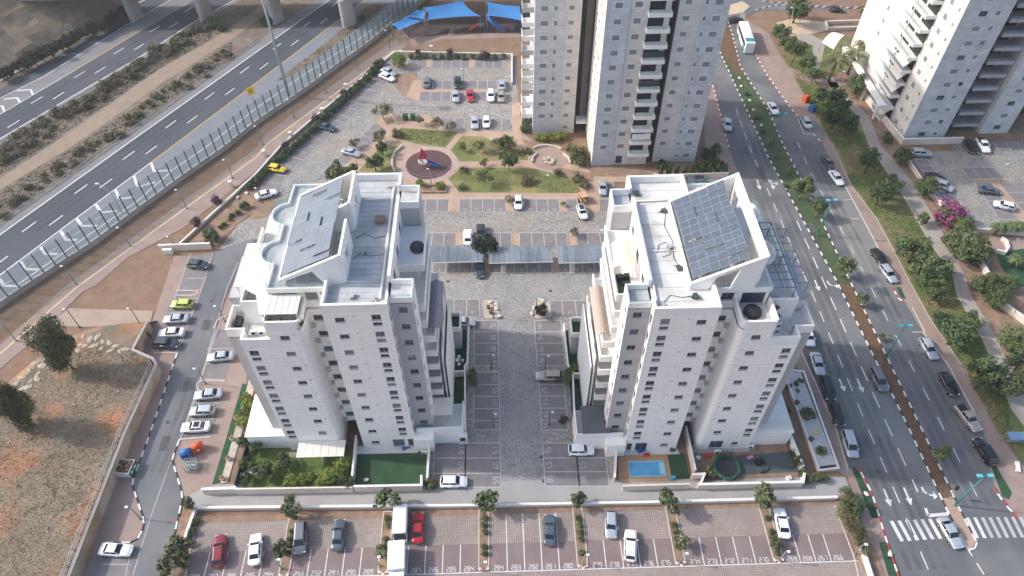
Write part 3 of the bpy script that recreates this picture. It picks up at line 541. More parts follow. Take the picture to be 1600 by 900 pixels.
# embankment beyond the ramp
E0 = extend(PL([(0, 122), (185, 21), (260, -18)]), 60); m = MB(); random.seed(4)
nU = 60; nV = 10; rows = []
for j in range(nV + 1):
    r = []
    for i in range(nU + 1):
        p = at_len(E0, plen(E0) * i / nU); h = 10 * (j / nV); out = j / nV * 17
        r.append((p.x - out * .82 + (random.uniform(-.4, .4) if j else 0), p.y + out * .57 + (random.uniform(-.4, .4) if j else 0), h + (random.uniform(-.35, .35) if j else -.05)))
    rows.append(r)
m.smooth = True
for j in range(nV):
    for i in range(nU): m.face([rows[j][i], rows[j][i + 1], rows[j + 1][i + 1], rows[j + 1][i]])
m.face([rows[nV][0], rows[nV][nU], (rows[nV][nU][0] - 150, rows[nV][nU][1] + 120, 10), (rows[nV][0][0] - 150, rows[nV][0][1] + 120, 10)])
o = m.build('embankment', SLOPE); tag(o, kind='structure')
kerb('ramp_kerb', [(0, 128), (188, 22), (255, -14)], [CONC], 3, .9, .3)
# guard rails
def guard_rail(P, label):
    P = PL(P); root = empty('guard_rail', P[0], 0, label, 'guard rail'); o0 = P[0]; m = MB()
    for a, b in zip(P, P[1:]):
        for dz, h in ((.62, .1), (.48, .1)): m.bar(a - o0 + Vector((0, 0, dz)), b - o0 + Vector((0, 0, dz)), .06, h)
    m.build('rail', STEEL, root); pm = MB(); pm.box(-.05, .05, -.06, .06, -.05, .7); me = pm.mesh('rail_post', STEEL)
    for p, t in walkline(P, 3.0): obj('post', me, root, p - o0 + Vector((.1, 0, 0)), atan2(t.y, t.x))
guard_rail([(-30, 243), (0, 226), (222, 95), (225, 92)], 'steel guard rail along the scrubby median beside the far carriageway')
guard_rail([(-30, 370), (0, 350), (172, 229), (330, 116), (362, 93), (405, 62)], 'steel guard rail between the dirt track and the near carriageway')
# raised dry field with its retaining wall
FZ = 2.2
FT = [(228, 505), (205, 548), (234, 562), (240, 571), (190, 677), (102, 902), (80, 955), (-120, 955), (-120, 700), (0, 622), (62, 568), (118, 528), (165, 512)]
P = [G(*p, FZ) for p in FT]; m = MB(); m.face([(p.x, p.y, FZ) for p in P][::-1])
foot = [p + Vector((-3.2, 2.2, 0)) for p in P]
for i in (8, 9, 10, 11): m.face([(P[i].x, P[i].y, FZ), (P[i + 1].x, P[i + 1].y, FZ), (foot[i + 1].x, foot[i + 1].y, -.05), (foot[i].x, foot[i].y, -.05)])
i = 12; j = 0; m.face([(P[i].x, P[i].y, FZ), (P[j].x, P[j].y, FZ), (P[j].x + .5, P[j].y + 2.5, -.05), (foot[i].x, foot[i].y, -.05)])
tag(m.build('dry_field', FIELD), kind='structure')
WF = [G(*p, 2.6) for p in ((228, 503), (205, 546), (236, 560), (242, 569), (192, 677), (104, 902), (84, 955))]
wall('retaining_wall', 'tall tan concrete retaining wall between the dry field and the street', [(p.x + .18, p.y) for p in WF], 2.6, .35, CONCT, CONC, px=False)
fr = empty('wire_fence', (WF[2].x - .6, WF[2].y, FZ), 0, 'grey rail fence on top of the retaining wall by the dry field', 'fence'); o0 = fr.location.copy(); Q = [p - o0 + Vector((-.55, 0, .0)) for p in WF[2:]]
for q in Q: q.z = 0
for hz in (.45, 1.0):
    m = MB()
    for a, b in zip(Q, Q[1:]): m.bar(a + Vector((0, 0, hz)), b + Vector((0, 0, hz)), .07, .07)
    m.build('rail', STEEL, fr)
pm = MB(); pm.box(-.04, .04, -.04, .04, 0, 1.05); me = pm.mesh('fence_post', STEEL)
for p, t in walkline(Q, 2.2): obj('post', me, fr, p)
# pale boulders along the field edge
def rock(name, r, seed):
    rnd = random.Random(seed); import bmesh; bm = bmesh.new(); bmesh.ops.create_icosphere(bm, subdivisions=1, radius=1)
    for v in bm.verts: v.co = Vector((v.co.x * r[0], v.co.y * r[1], v.co.z * r[2])) * rnd.uniform(.78, 1.15)
    me = bpy.data.meshes.new(name); bm.to_mesh(me); bm.free(); return me
ROCKM = M('pale_rock', (172, 160, 145), .9, .14, .8, 5, .4); RK = [rock('boulder', (1, .7, .34), i) for i in range(4)]
for r_ in RK: r_.materials.append(ROCKM)
random.seed(9); k = 0
line1 = [(8, 612), (22, 602), (34, 590), (46, 578), (55, 568), (20, 618), (34, 608), (48, 596), (60, 584), (66, 572), (44, 605), (58, 592), (30, 620), (14, 628)]; line2 = [(119, 530), (130, 526), (141, 531), (152, 527), (160, 534), (171, 536), (180, 541), (187, 549), (133, 540), (147, 541), (158, 545), (172, 548), (125, 539), (196, 546), (122, 548)]
for a in line1 + line2:
    p = G(*a, FZ); o = obj('boulder', RK[k % 4], None, p, random.uniform(0, 6)); s = random.uniform(.5, .95); o.scale = (s * 1.1, s, s * .8); k += 1
    tag(o, 'pale limestone boulder in the row edging the dry field above the path' if a in line1 else 'pale limestone boulder in the row beside the brown branch path', 'boulder', 'boulders edging the path' if a in line1 else 'boulders by the branch path')
# low walls and hedgerow walls
wall('low_wall', 'cream low wall at the corner of the soil bed by the street', [(253, 392), (330, 389)], 1.6, .3, WALLC, KW)
wall('low_wall', 'long low white wall beside the hedge and the brown path', [(277, 388), (332, 337), (400, 275), (442, 228), (520, 162), (616, 84), (628, 82)], .55, .22, WALLC, KW)
for i, a in enumerate(((362, 292), (455, 215), (541, 140), (504, 178), (674, 80), (414, 244))):
    p = G(*a); m = MB(); m.box(-.35, .35, -.35, .35, 0, 1.5); m.box(-.42, .42, -.42, .42, 1.5, 1.62); tag(m.build('wall_pillar', WALLC, None, p), 'square cream pillar rising from the low white hedge wall', 'pillar', 'pillars of the hedge wall')
wall('low_wall', 'cream wall behind the top row of parking bays', [(626, 84), (800, 88), (800, 132)], .7, .22, WALLC, KW)
YL = G(306, 793, .8)
wall('lane_wall', 'long low white wall between the lane and the lower car park', [(306, 793), (700, 789.5), (1000, 784.5), (1307, 776.5)], .8, .3, WALLC, KW, zpx=.8)
wall('lane_wall', 'low white wall running down the hedge by the street corner', [(304, 796), (288, 842)], .8, .3, WALLC, KW, zpx=.8)
wall('lane_wall', 'low white wall between the lower car park and the boulevard turf', [(1346, 848), (1364, 905)], 1.0, .35, WALLC, KW, zpx=1.0)
wall('garden_wall', 'white wall of the left garden facing the lane', [(372, 772), (552, 769)], 1.7, .25, WALLC, None); wall('garden_wall', 'white wall of the green turf garden facing the lane', [(557, 768), (660, 766), (660, 752)], 1.7, .25, WALLC, KW)
wall('corner_wall', 'white entrance wall at the street corner of the left garden', [(322, 772), (372, 770)], 1.6, .3, WALLC, KW)
wall('garden_wall', 'white dividing wall between the leafy garden and the turf garden', [(553, 752), (559, 690)], 1.7, .2, WHITE2, KW); wall('garden_wall', 'white side wall of the turf garden by the parking bays', [(669, 753), (672, 700)], 1.5, .2, WALLC, KW)
wall('garden_fence_wall', 'dark topped side wall of the leafy garden by the planted strip', [(370, 760), (400, 660), (412, 600)], 1.3, .2, DSTEEL, None)
wall('pool_wall', 'white wall of the pool garden facing the lane', [(973, 766), (1074, 763)], 1.5, .25, WALLC, None); wall('pool_wall', 'white wall between the pool garden and the parking bays', [(959, 752), (962, 700)], 1.6, .22, WALLC, KW); wall('pool_wall', 'white wall between the pool and the trampoline garden', [(1083, 742), (1069, 676)], 1.8, .22, WALLC, KW)
wall('garden_wall', 'white wall of the trampoline garden facing the lane', [(1090, 764), (1250, 760), (1252, 748)], 1.5, .3, WALLC, KW); wall('garden_wall', 'short white wall stepping back beside the round shrub', [(1080, 748), (1098, 747), (1092, 762)], 1.4, .25, WALLC, KW)
wall('garden_wall', 'white side wall of the trampoline garden by the gravel planter', [(1250, 735), (1212, 640)], 1.6, .25, WHITE2, KW)
sheet('planter_gravel', [(1222, 576), (1250, 580), (1306, 726), (1276, 730)], 8, GRAVEL, z=.5)
wall('planter_wall', 'white planter wall around the pale gravel by the sidewalk', [(1222, 580), (1278, 738), (1308, 734), (1254, 584), (1224, 580)], .65, .2, WALLC, KW)
wall('terrace_wall', 'white wall around the turf terraces of the left building', [(733, 520), (731, 575), (727, 580), (728, 680)], 1.6, .18, WALLC, KW); wall('terrace_wall', 'white wall dividing the two turf terraces of the left building', [(697, 590), (727, 588)], 1.6, .18, WALLC, KW)
wall('terrace_wall', 'white wall around the turf terraces of the right building', [(880, 515), (887, 580), (894, 588), (898, 690)], 1.6, .18, WALLC, KW); wall('terrace_wall', 'white wall dividing the two turf terraces of the right building', [(895, 592), (924, 592)], 1.6, .18, WALLC, KW)
sheet('terrace_turf', [(697, 515), (729, 515), (729, 680), (697, 680)], 6, TURF); sheet('terrace_turf', [(884, 518), (925, 518), (925, 680), (896, 680)], 6, TURF)
sheet('garden_turf', [(556, 706), (667, 703), (664, 757), (556, 761)], 6, TURF); sheet('garden_terrace', [(556, 697), (662, 692), (652, 708), (556, 710)], 7, M('terrace_tile', (206, 202, 200), .8, .05))
sheet('garden_lawn', [(415, 700), (550, 706), (550, 758), (378, 762), (395, 705)], 6, M('lush_grass', (92, 112, 58), .95, .25, .5, 7, .4)); sheet('garden_terrace', [(452, 706), (532, 704), (532, 712), (452, 714)], 7, M('terrace_brown', (150, 138, 128), .8, .08))
sheet('side_turf', [(332, 757), (343, 755), (388, 600), (379, 600)], 6, TURF); sheet('rock_strip', [(344, 756), (356, 754), (402, 592), (389, 594)], 6, M('rock_strip', (182, 172, 158), .95, .25, 1.0, 5, .6))
sheet('pool_deck', [(966, 712), (1042, 708), (1050, 750), (966, 754)], 6, M('timber_deck', (176, 140, 108), .7, .1, .8, 6)); sheet('garden_turf', [(1042, 708), (1070, 708), (1078, 748), (1051, 750)], 6, TURF); sheet('garden_terrace', [(973, 698), (1056, 698), (1062, 710), (973, 712)], 7, M('terrace_tile', (206, 202, 200)))
sheet('garden_soil', [(1080, 702), (1226, 690), (1248, 745), (1086, 752)], 5, DIRTB); sheet('dark_membrane', [(1150, 712), (1235, 706), (1244, 738), (1160, 742)], 6, M('weed_membrane', (84, 92, 96), .9, .15, .8, 5)); sheet('garden_terrace', [(1077, 697), (1172, 695), (1172, 706), (1084, 708)], 7, LANE)
wall('tower_garden_wall', 'cream boundary wall of the right tower along the footpath', [(1346, 150), (1408, 226), (1500, 224)], 1.6, .3, WALLC, KW); wall('tower_garden_wall', 'white low wall between the tower car park and the planting strip', [(1416, 252), (1452, 305), (1470, 322)], .9, .3, WALLC, KW)
wall('tower_garden_wall', 'white low wall behind the dense shrubs by the footpath', [(1500, 358), (1540, 432)], 1.2, .35, WALLC, KW); wall('villa_wall', 'white garden wall beside the plaza at the right edge', [(1560, 478), (1600, 507), (1640, 530)], 1.4, .3, WALLC, KW)
wall('hedge_wall', 'low cream wall with cypresses in front of the middle tower', [(1020, 279), (1030, 281), (1136, 277)], 1.4, .3, WALLC, None); wall('bed_wall', 'cream wall behind the tower parking rows', [(1525, 362), (1640, 372)], .9, .25, WALLC, KW)
wall('plaza_wall', 'curved low cream wall at the top of the round plaza', [(834, 233), (842, 230), (855, 229), (868, 231), (876, 234)], .6, .3, KS, None); wall('plaza_wall', 'curved low cream wall on the shrub side of the round plaza', [(880, 242), (888, 248), (891, 256)], .6, .3, KS, None); wall('plaza_wall', 'curved low cream wall on the lawn side of the round plaza', [(838, 242), (832, 248), (832, 254)], .6, .3, KS, None)
wall('play_wall', 'curved bench wall beside the round play circle', [(628, 230), (618, 238), (613, 248), (613, 260), (617, 268)], .6, .4, KS, None)
wall('planter_box', 'low brick planter below the play circle', [(651, 291), (697, 291), (697, 302), (651, 302), (651, 291)], .5, .2, WALK, None)
wall('bench_wall', 'cream rectangular planter wall by the roundabout', [(1288, 38), (1292, 48), (1350, 46), (1348, 36), (1288, 38)], .9, .3, WALLC, KW); wall('curved_wall', 'curved cream wall in the paved garden at the right edge', [(1556, 395), (1568, 398), (1573, 390), (1570, 380), (1564, 376)], .8, .3, WALLC, KW)
# ================================================================= windows and facades
WINC = {}; WR = [7]
def window_mesh(w_, h_, style):
    key = (round(w_, 2), round(h_, 2), style)
    if key in WINC: return WINC[key]
    f = MB(); p = MB(); t = .06
    if style == 'shutter':
        b = .1; f.box(-w_ / 2 - b, w_ / 2 + b, -.05, .0, -b, -.002); f.box(-w_ / 2 - b, w_ / 2 + b, -.05, 0, h_ + .002, h_ + b); f.box(-w_ / 2 - b, -w_ / 2 - .002, -.05, 0, 0, h_); f.box(w_ / 2 + .002, w_ / 2 + b, -.05, 0, 0, h_)
        n = max(4, int(h_ / .16))
        for i in range(n): p.box(-w_ / 2 + .003, w_ / 2 - .003, .05 + (.012 if i % 2 else 0), .09, h_ * i / n, h_ * (i + 1) / n - .004)
        r = (f.mesh('window', ALUW), p.mesh('shutter', SHUT), 'shutter')
    else:
        for x0, x1, z0, z1 in ((-w_ / 2, w_ / 2, 0, t), (-w_ / 2, w_ / 2, h_ - t, h_), (-w_ / 2, -w_ / 2 + t, t, h_ - t), (w_ / 2 - t, w_ / 2, t, h_ - t)): f.box(x0 + .004, x1 - .004, .1, .17, z0 + .003, z1 - .003)
        if style in ('2', '4'): f.box(-t / 2, t / 2, .11, .16, t, h_ - t)
        if style == '4': f.box(-w_ / 2 + t, w_ / 2 - t, .115, .155, h_ * .55, h_ * .55 + t)
        f.box(-w_ / 2 - .04, w_ / 2 + .04, -.05, .1, -.05, .0 - .003)
        p.box(-w_ / 2 + .01, w_ / 2 - .01, .13, .145, .01, h_ - .01)
        r = (f.mesh('window', ALU), p.mesh('pane', GLASS), 'pane')
    WINC[key] = r; return r
class Bld:
    """one building: collects walls with real openings; mx mirrors it about X = mx"""
    def __init__(s, root, mx=None, dy=0.0): s.root = root; s.mx = mx; s.dy = dy; s.o = root.location.copy(); s.g = {}
    def T(s, x, y, z): return ((s.mx * 2 - x if s.mx is not None else x) - s.o.x, y + s.dy - s.o.y, z - s.o.z)
    def mb(s, key): return s.g.setdefault(key, MB())
    def finish(s, mats):
        for (nm, mt), m in s.g.items():
            m.v = [s.T(*v) for v in m.v]
            if s.mx is not None: m.f = [tuple(reversed(f)) for f in m.f]
            m.build(nm, mt, s.root)
        s.g = {}
    def part(s, nm, mt, fn):
        m = MB(); fn(m); m.v = [s.T(*v) for v in m.v]
        if s.mx is not None: m.f = [tuple(reversed(f)) for f in m.f]
        return m.build(nm, mt, s.root)
    def facade(s, key, o, U, u1, z0, z1, ops, depth=.3, style='4'):
        """wall skin from o along U (unit, ground) for u1 metres, with openings (u0,u1,z0,z1[,style])"""
        m = s.mb(key); U = Vector((U[0], U[1], 0)); N = Vector((-U.y, U.x, 0)); o = Vector(o)
        P = lambda u, z, d=0.0: (o.x + U.x * u + N.x * d, o.y + U.y * u + N.y * d, z)
        us = sorted({0.0, u1, *[q for op in ops for q in op[:2]]}); zs = sorted({z0, z1, *[q for op in ops for q in op[2:4]]})
        for i in range(len(us) - 1):
            run = None
            for j in range(len(zs) - 1):
                uc = (us[i] + us[i + 1]) / 2; zc = (zs[j] + zs[j + 1]) / 2
                hole = any(op[0] < uc < op[1] and op[2] < zc < op[3] for op in ops)
                if not hole:
                    if run is None: run = zs[j]
                if run is not None and (hole or j == len(zs) - 2):
                    ze = zs[j] if hole else zs[j + 1]; m.face([P(us[i], run), P(us[i + 1], run), P(us[i + 1], ze), P(us[i], ze)]); run = None
        for op in ops:
            a, b, c, d_ = op[:4]; st = op[4] if len(op) > 4 else style
            m.face([P(a, c), P(a, d_), P(a, d_, depth), P(a, c, depth)]); m.face([P(b, d_), P(b, c), P(b, c, depth), P(b, d_, depth)])
            m.face([P(a, d_), P(b, d_), P(b, d_, depth), P(a, d_, depth)]); m.face([P(b, c), P(a, c), P(a, c, depth), P(b, c, depth)])
            m.face([P(a, c, depth), P(b, c, depth), P(b, d_, depth), P(a, d_, depth)])
            if st == 'open': continue
            fm, pm, pn = window_mesh(b - a, d_ - c, st)
            c0 = P((a + b) / 2, c); t = s.T(*c0); ux, uy = (U.x, U.y)
            # a mirrored wall keeps its outward side: reverse the direction so the recess still points inward
            if s.mx is not None: ux = -ux; ang = atan2(-uy, -ux)
            else: ang = atan2(uy, ux)
            wo = obj('window', fm, s.root, t, ang); WR[0] = (WR[0] * 1103515245 + 12345) % 2147483648; r_ = WR[0] / 2147483648
            obj(pn, pm, wo, mats=None if st == 'shutter' or r_ < .35 else [GLASSES[0 if r_ < .6 else 1 if r_ < .85 else 2]])
FH = 3.33
RAILG = bpy.data.materials.new('clear_rail_glass'); RAILG.use_nodes = True
_n = RAILG.node_tree.nodes; _l = RAILG.node_tree.links; _t = _n.new('ShaderNodeBsdfTransparent'); _t.inputs[0].default_value = (.92, .96, .955, 1); _x = _n.new('ShaderNodeMixShader'); _x.inputs[0].default_value = .14
_b = _n['Principled BSDF']; _b.inputs['Base Color'].default_value = (.5, .6, .6, 1); _b.inputs['Roughness'].default_value = .1
_l.new(_t.outputs[0], _x.inputs[1]); _l.new(_b.outputs[0], _x.inputs[2]); _l.new(_x.outputs[0], _n['Material Output'].inputs[0])
def apartment(name, label, mx, dy, left):
    root = empty(name, ((-22 if mx is None else 2 * mx + 22), 56.4 + dy, 0), 0, label, 'building'); B = Bld(root, mx, dy)
    W = ('wall', WHITE); C = ('parapet', WHITE2); GP = ('grey_wall', GREYP)
    zc = [1.72 + FH * k for k in range(10)]
    def box(key, *b, skip=''):
        if key[0] == 'wall': B.mb(key).box(*b, skip=skip)
        else: B.part(key[0], key[1], lambda m: m.box(*b, skip=skip))
    # ---- main slab
    ops = [(1.35, 2.55, z - .45, z + .45) for z in zc]; ops += [(5.9, 7.05, z - .2, z + .85, '2') for z in zc[1:]] + [(5.9, 7.05, z - 1.3, z - .62, '2') for z in zc[1:]]
    ops += [(4.6, 6.4, .35, 2.5, '2'), (6.95, 7.75, .35, 2.5, '2')]
    B.facade(W, (-22, 56.4, 0), (1, 0), 8.1, 0, 33.3, ops)
    B.facade(('wall', WHITE), (-13.9, 56.4, 0), (0, 1), 1.4, 0, 33.3, [(.35, 1.05, z - .9, z + .9, '1') for z in zc[1:]])
    box(('wall', WHITE), -21.98, -14.25, 56.75, 81.28, 0, 33.0, skip='b')
    B.facade(W, (-13.9, 61.0, 0), (0, 1), 20.3, 0, 33.3, [(u, u + 1.6, z - .9, z + .8, '2') for u in (2.0, 6.5, 11.0) for z in zc[2:]])
    B.mb(W).face([(-22, 81.31, 0), (-22, 56.4, 0), (-22, 56.4, 33.3), (-22, 81.31, 33.3)])
    # ---- roof with parapet
    box(('roof', ROOFM if left else ROOFW), -21.7, -14.2, 56.7, 81.0, 33.0, 33.4)
    pt = 34.5
    for b in ((-22, -13.9, 56.4, 56.75, 33.3, pt), (-14.2, -13.9, 56.752, 58.5, 33.3, pt - .003), (-22, -21.65, 56.752, 60.6, 33.3, pt - .003), (-22, -13.9, 80.95, 81.3, 33.3, pt), (-14.25, -13.9, 78.6, 80.948, 33.3, pt - .003), (-22, -21.65, 77.4, 80.948, 33.3, pt - .003)): box(C, *b)
    for b in ((-14.3, -13.85, 61.0, 76.4, 33.3, 34.6),): box(C, *b)
    for y in ([57.3 + i * 1.0 for i in range(23)] if left else [58.4 + i * 2.3 for i in range(10)]): box(('roof_seam', M('seam_grey', (158, 160, 160), .8, .05)), -21.6, -14.35, y, y + .05, 33.4, 33.425)
    # ---- inner grey slab and its terrace top
    B.facade(GP, (-13.9, 57.8, 0), (1, 0), 2.9, 3.4, 33.0, [(1.0, 2.1, z - .5, z + .5, '2') for z in zc[1:]]); box(GP, -13.9, -11.32, 58.12, 61.0, 0, 32.7, skip='b')
    B.facade(W, (-11.0, 57.8, 0), (0, 1), 3.2, 3.4, 33.0, [(.6, 1.3, z - .8, z + .8, '1') for z in zc[1:]])
    box(('roof', ROOFM), -13.9, -11.2, 58.0, 61.0, 32.7, 33.1)
    for b in ((-13.88, -11.0, 57.8, 58.0, 32.9, 34.0), (-11.2, -11.0, 58.002, 60.8, 32.9, 33.997), (-13.88, -11.0, 60.8, 61.0, 32.9, 34.0)): box(C, *b)
    # stair core
    box(GP, -13.9, -11.2, 75.0, 78.6, 0, 33.2, skip='b'); box(('roof', ROOFM), -13.9, -11.4, 75.2, 78.4, 33.2, 33.3)
    for b in ((-13.88, -11.2, 75, 75.2, 33.2, 34.4), (-13.88, -11.2, 78.4, 78.6, 33.2, 34.4), (-11.4, -11.2, 75.202, 78.398, 33.2, 34.397)): box(C, *b)
    # ---- balconies between slab and stair core
    for k in range(1, 10):
        z = FH * k; xo = -10.3 if k >= 7 else -9.4
        def bal(m, z=z, xo=xo, k=k):
            yf = 66.4 if k == 9 and left else 62.0
            m.box(-13.9, xo - .002, yf, 74.9, z - .3, z - .02); m.box(-13.88, xo, yf - .15, yf + .05, z - .32, z + 1.0); m.box(xo - .18, xo, yf + .052, 74.9, z - .32, z + 1.0 - .003)
            if k < 9: m.box(-11.5, -11.2, 67.5, 67.8, z + .0, z + FH - .3)
        o = B.part('balcony', WHITE2, bal)
    box(W, -13.9, -11.6, 61.0, 62.6, 0, 30.0, skip='b')
    box(W, -13.9, -12.0, 62.6, 75.0, 0, 26.5, skip='b')
    # long white fins of the lower balconies
    for x in (-8.9, -8.4): B.part('balcony_fin', WHITE2, lambda m, x=x: m.box(x - .09, x + .09, 62.4, 74.5, 0, 16.5 - (x + 8.9) * 4))
    # vaulted pergola
    def vault(m):
        n = 8; xs = [(-10.65 + 1.95 * i / n, 20.3 + 1.0 * sin(pi * (.12 + .76 * i / n))) for i in range(n + 1)]
        for y in [63.5 + .36 * j for j in range(25)]:
            for (xa, za), (xb, zb) in zip(xs, xs[1:]): m.bar((xa, y, za), (xb, y, zb), .26, .07)
        for xa, za in (xs[0], xs[4], xs[-1]): m.bar((xa, 63.3, za - .06), (xa, 72.6, za - .06), .1, .1)
        for y in (63.6, 68, 72.2):
            for xa, za in (xs[0], xs[-1]): m.bar((xa, y, 16.6), (xa, y, za), .1, .1)
    B.part('vaulted_pergola', M('pergola_grey', (150, 150, 160), .6, .06) if left else M('pergola_sand', (196, 178, 166), .7, .06), vault)
    # ---- wing
    ops = [(5.2, 6.4, z - .45, z + .45) for z in zc[1:9]] + [(.5, 1.7, z - .15, z + .85, '2') for z in zc[1:8]] + [(.5, 1.7, z - 1.3, z - .62, '2') for z in zc[1:8]] + [(1.9, 2.9, 1.1, 2.0), (3.4, 4.2, .3, 2.4, '1')]
    B.facade(W, (-33.4, 56.4, 0), (1, 0), 3.9, 0, 26.5, [o for o in ops if o[1] < 3.9]); B.facade(W, (-29.5, 56.4, 0), (1, 0), 3.6, 0, 30.0, [(o[0] - 3.9, o[1] - 3.9, *o[2:]) for o in ops if o[0] > 3.9] + [(.3, 2.4, .3, 2.5, '2')])
    arc = [(-25.9 + .8 * sin(a), 57.2 - .8 * cos(a)) for a in [pi / 2 * i / 8 for i in range(9)]]
    m = B.mb(W); m.smooth = True
    for (xa, ya), (xb, yb) in zip(arc, arc[1:]): m.face([(xa, ya, 0), (xb, yb, 0), (xb, yb, 30.2), (xa, ya, 30.2)])
    m.smooth = False
    B.facade(W, (-25.1, 57.2, 0), (0, 1), 20.7, 0, 30.2, [])
    box(W, -33.38, -29.5, 56.72, 60.45, 0, 26.5, skip='b'); box(W, -33.38, -25.4, 60.45, 78, 0, 29.9, skip='b'); box(W, -29.5, -25.92, 56.72, 60.45, 0, 29.9, skip='bk')
    box(('terrace_floor', ROOFW), -33.1, -29.5, 56.7, 60.4, 26.5, 26.7); B.mb(('terrace_floor', ROOFW)).prism([(-29.45, 56.7), (-25.9, 56.6)] + arc[1:] + [(-25.1, 60.45), (-29.45, 60.45)], 29.9, 30.1); box(('terrace_floor', ROOFW), -33.1, -29.45, 60.46, 78, 29.9, 30.1)
    B.mb(W).face([(-33.39, 78, 0), (-33.39, 56.4, 0), (-33.39, 56.4, 26.7), (-33.39, 78, 26.7)])
    for b in ((-33.4, -29.5, 56.4, 56.7, 26.5, 28.2), (-33.4, -33.1, 56.702, 58.4, 26.5, 28.197), (-29.8, -29.5, 56.702, 60.4, 26.5, 31.497), (-29.5, -25.9, 56.4, 56.7, 30.0, 31.5), (-33.38, -29.8, 60.2, 60.448, 26.5, 31.2), (-33.4, -33.15, 60.45, 74, 29.9, 31.2)): box(C, *b)
    B.mb(C).prism(arc + [(p[0] - .28 * sin(pi / 2 * i / 8), p[1] + .28 * cos(pi / 2 * i / 8)) for i, p in reversed(list(enumerate(arc)))], 30.1, 31.5); box(C, -25.38, -25.1, 57.2, 60.5, 30.1, 31.497)
    # outer grey slab with terrace
    box(GP, -35.7, -33.42, 58.2, 70, 0, 26.6, skip='b'); box(('terrace_floor', ROOFW), -35.5, -33.42, 58.4, 62.0, 26.6, 26.75)
    for b in ((-35.7, -33.1, 58.2, 58.42, 26.5, 28.2), (-35.7, -35.48, 58.422, 62.4, 26.5, 28.197), (-35.48, -33.4, 62.2, 62.4, 26.5, 28.2)): box(C, *b)
    box(GP, -35.7, -33.42, 62.4, 70, 26.6, 29.6, skip='b')
    # ---- gap between wing and slab
    B.facade(W, (-25.1, 59.6, 0), (1, 0), 3.1, 3.2, 30.2, [(.6, 2.7, z - .5, z + .6, '2') for z in zc[1:9]]); box(W, -25.1, -22, 59.92, 78, 3.2, 30.2, skip='b'); box(('dark_passage', DARKG), -25.09, -22.01, 62, 62.2, 0, 3.2)
    for k in range(1, 9): box(('bracket', GREYP), -24.9, -24.5, 59.2, 59.62, FH * k + .2, FH * k + .9)
    # ---- top floor over wing and gap, roof terrace with bulging balconies
    B.facade(W, (-29.4, 60.5, 0), (1, 0), 7.4, 29.9, 33.2, [(4.4, 6.0, 31.0, 32.4, '2'), (6.4, 7.1, 31.0, 32.4, '1'), (.4, 3.4, 30.15, 32.3, '2')]); box(W, -29.4, -22, 60.85, 80.2, 29.9, 33.0, skip='b')
    out = [(-22.01, 60.3), (-29.4, 60.3), (-29.4, 64.4)]
    for cy in (66.8, 74.2):
        out += [(-29.5 - 1.9 * sin(pi * i / 10), cy - 2.1 * cos(pi * i / 10)) for i in range(11)]
    out += [(-29.4, 79.6), (-29.4, 80.3), (-22.01, 80.3)]
    B.part('roof_terrace', ROOFM if left else ROOFW, lambda m: m.prism(out, 32.7, 33.1))
    rim = MB(); gl = MB()
    for i, (a, b) in enumerate(zip(out[:-1], out[1:])):
        rim.bar((a[0], a[1], 33.15), (b[0], b[1], 33.15), .28 + .001 * (i % 3), .75 + .002 * (i % 4)); gl.bar((a[0], a[1], 33.98), (b[0], b[1], 33.98), .03, .9)
    for nm, mt, q in (('terrace_rim', WHITE2, rim), ('glass_railing', RAILG, gl)):
        q.v = [B.T(*v) for v in q.v]; q.build(nm, mt, root)
    # ---- ground extensions
    box(W, -39.6, -33.42, 56.9, 63.5, 0, 3.6, skip='b'); box(('low_roof', WHITE2), -39.8, -33.4, 56.8, 64.5, 3.6, 3.75)
    B.part('garden_canopy' if left else 'low_canopy', BEIGE, (lambda m: [m.box(-31.6 + i * 1.2, -31.6 + (i + 1) * 1.2 - .04, 53.6, 56.35, 2.75, 2.85) for i in range(6)] + [m.box(x, x + .1, 53.7, 53.8, 0, 2.75) for x in (-31.4, -27.9, -24.6)]) if left else (lambda m: m.box(-39.4, -34, 57.2, 58.2, 3.8, 4.3)))
    # annex by the parking bays
    box(W, -13.9, -6.4, 57.0, 61.9, 0, 3.5, skip='b'); box(W, -13.88, -11.0, 55.6, 57.0, 0, 3.4, skip='b'); box(('terrace_floor', ROOFW), -13.7, -6.6, 57.2, 61.8, 3.5, 3.6)
    for b in ((-13.5, -6.4, 56.98, 57.2, 3.4, 4.5), (-6.6, -6.4, 57.202, 61.8, 3.4, 4.497)): box(C, *b)
    def canopy(m):
        m.box(-11.4, -8.0, 58.6, 61.7, 5.6, 5.72)
        for x in (-11.3, -8.15): m.box(x, x + .1, 58.7, 58.8, 3.6, 5.6)
    B.part('terrace_canopy', BEIGE if left else M('dark_tile_roof', (92, 96, 102), .8, .12, .5, 4), canopy if left else (lambda m: m.box(-11.6, -7.4, 57.1, 61.9, 4.6, 4.8)))
    box(GP, -10.0, -7.1, 75.3, 78.8, 0, 4.9, skip='b'); box(('terrace_floor', TURF), -9.8, -7.3, 75.5, 78.6, 4.9, 5.0)
    for b in ((-10, -7.1, 75.3, 75.5, 4.9, 6.0), (-10, -7.1, 78.6, 78.8, 4.9, 6.0), (-10, -9.8, 75.502, 78.598, 4.9, 5.997), (-7.3, -7.1, 75.502, 78.598, 4.9, 5.997)): box(C, *b)
    # terrace rail glass on the notch, parapet ledges
    B.part('glass_railing', RAILG, lambda m: [m.box(-13.85, -11.1, 57.88, 57.92, 34.0, 34.5), m.box(-11.12, -11.08, 57.95, 60.9, 34.0, 34.5), m.box(-11.32, -11.28, 75.2, 78.4, 34.4, 34.9)])
